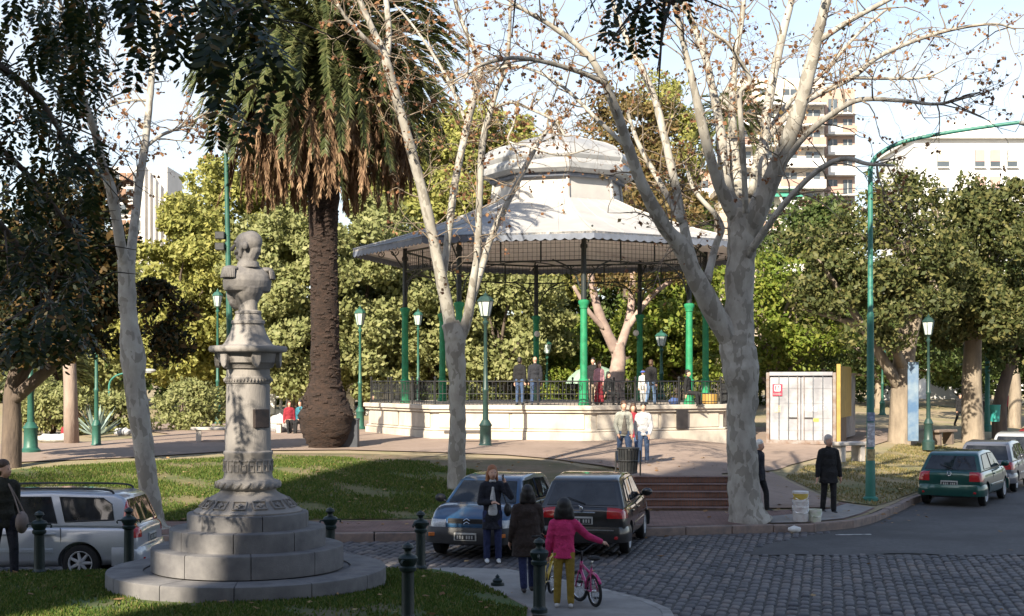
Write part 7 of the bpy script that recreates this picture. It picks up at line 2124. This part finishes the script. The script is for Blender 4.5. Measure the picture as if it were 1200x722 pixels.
# bicycles: x forward
def bicycle(label, loc, rz, col, wr_, tilt=0.0, guard=True, steer=0.0):
    o = empty('bicycle', loc, rz, label, 'bicycle')
    o.rotation_euler = (tilt, 0, rz)
    wbx = wr_ * 2.35
    fm = pm('bike_' + label[:4] + '%.2f' % col[0], col, None, 6, .3, coat=.8)
    tm = MB(); tm.tube([((wr_ - .022) * math.cos(t * PI / 16), 0, (wr_ - .022) * math.sin(t * PI / 16)) for t in range(33)], .022, 8); tme = tm.mesh('wheel', RUBBER, 180)
    km = MB(); km.tube([((wr_ - .05) * math.cos(t * PI / 16), 0, (wr_ - .05) * math.sin(t * PI / 16)) for t in range(33)], .009, 6)
    for k in range(16):
        a = k * PI / 8; km.tube([(0, .02 * (-1) ** k, 0), ((wr_ - .05) * math.cos(a), 0, (wr_ - .05) * math.sin(a))], .0022, 4)
    km.tube([(0, -.04, 0), (0, .04, 0)], .018, 8)
    kme = km.mesh('rim', CHROME, 180)
    for x in (-wbx / 2, wbx / 2):
        w_ = link('wheel', tme, o, (x, 0, wr_), (0, 0, steer if x > 0 else 0)); link('rim', kme, w_)
    R_, Fh = Vector((-wbx / 2, 0, wr_)), Vector((wbx / 2 - .14, 0, wr_ + .36))
    bb_ = Vector((-.05, 0, wr_ * .95)); st_ = Vector((-.20, 0, wr_ + .30)); hd_ = Vector((wbx / 2 - .10, 0, wr_ + .24))
    m = MB()
    m.tube([bb_, st_], .018, 8); m.tube([bb_, hd_], .022, 8); m.tube([st_.lerp(bb_, .25), Fh.lerp(hd_, .3)], .018, 8); m.tube([hd_, Fh], .022, 8)
    for s in (-1, 1):
        m.tube([R_ + Vector((0, s * .05, 0)), bb_ + Vector((0, s * .02, 0))], .011, 6); m.tube([R_ + Vector((0, s * .05, 0)), st_ + Vector((0, s * .015, -.04))], .010, 6)
    m.build('frame', fm, o, 180)
    m = MB()
    for s in (-1, 1): m.tube([hd_ + Vector((.005, s * .03, -.02)), Vector((wbx / 2, s * .045, wr_))], .012, 6)
    m.tube([hd_ + Vector((.005, -.035, -.02)), hd_ + Vector((.005, .035, -.02))], .014, 6); m.build('fork', fm, o, 180)
    m = MB(); m.tube([Fh, Fh + Vector((-.03, 0, .14))], .014, 8); c = Fh + Vector((-.03, 0, .14))
    m.tube(catmull([c + Vector((-.10, -.26, .08)), c + Vector((0, -.18, .08)), c + Vector((.02, -.05, 0)), c + Vector((.02, .05, 0)), c + Vector((0, .18, .08)), c + Vector((-.10, .26, .08))], 4), .011, 6); hb_ = m.build('handlebar', BLACK_IRON, o, 180)
    for s in (-1, 1):
        m = MB(); m.tube([c + Vector((-.11, s * .265, .08)), c + Vector((-.03, s * .21, .08))], .017, 8); m.build('grip', RUBBER, hb_, 180)
    m = MB(); m.tube([st_, st_ + Vector((-.04, 0, .13))], .013, 8); m.build('seat_post', CHROME, o, 180)
    m = MB(); sp = st_ + Vector((-.05, 0, .15))
    m.ell(sp + Vector((-.05, 0, 0)), (.12, .085, .035), 14, 8); m.cap(sp, .035, sp + Vector((.13, 0, -.005)), .022); m.build('saddle', RUBBER, o, 180)
    m = MB(); m.tube([bb_ + Vector((0, -.05, 0)), bb_ + Vector((.03, -.07, -.13)), bb_ + Vector((.03, -.13, -.13))], .010, 6); m.tube([bb_ + Vector((0, .05, 0)), bb_ + Vector((-.03, .07, .13)), bb_ + Vector((-.03, .13, .13))], .010, 6)
    m.tube([bb_ + Vector((0, -.055, 0)), bb_ + Vector((0, .055, 0))], .016, 8); m.build('crank', CHROME, o, 60)
    for sg, a in ((-1, -.13), (1, .13)):
        m = MB(); m.box(bb_ + Vector((-sg * .03, sg * .13, a)), (.09, .07, .025)); m.build('pedal', RUBBER, o, 0, bevel=.006)
    if guard:
        m = MB(); m.plate([bb_ + Vector((.09, -.035, -.02)), bb_ + Vector((.09, -.035, .06)), R_ + Vector((-.03, -.065, .05)), R_ + Vector((-.03, -.065, -.03))], (0, -1, 0), .012); m.build('chain_guard', WHITE_PAINT, o, 0, bevel=.004)
        m = MB(); m.tube([R_ + Vector(((wr_ + .02) * math.cos(t), 0, (wr_ + .02) * math.sin(t))) for t in np.linspace(.3, 2.6, 12)], .022, 6); m.build('mudguard', fm, o, 180)
    return o
bicycle('small pink bicycle with white chain guard held by the girl', Vector((1.02, 18.55, .15)), R(112), (0.60, 0.035, 0.22), .215, R(-3), True, R(10))
bicycle('yellow bicycle half hidden between the two children', Vector((.48, 19.2, .15)), R(72), (0.62, 0.42, 0.03), .24, R(4), False)
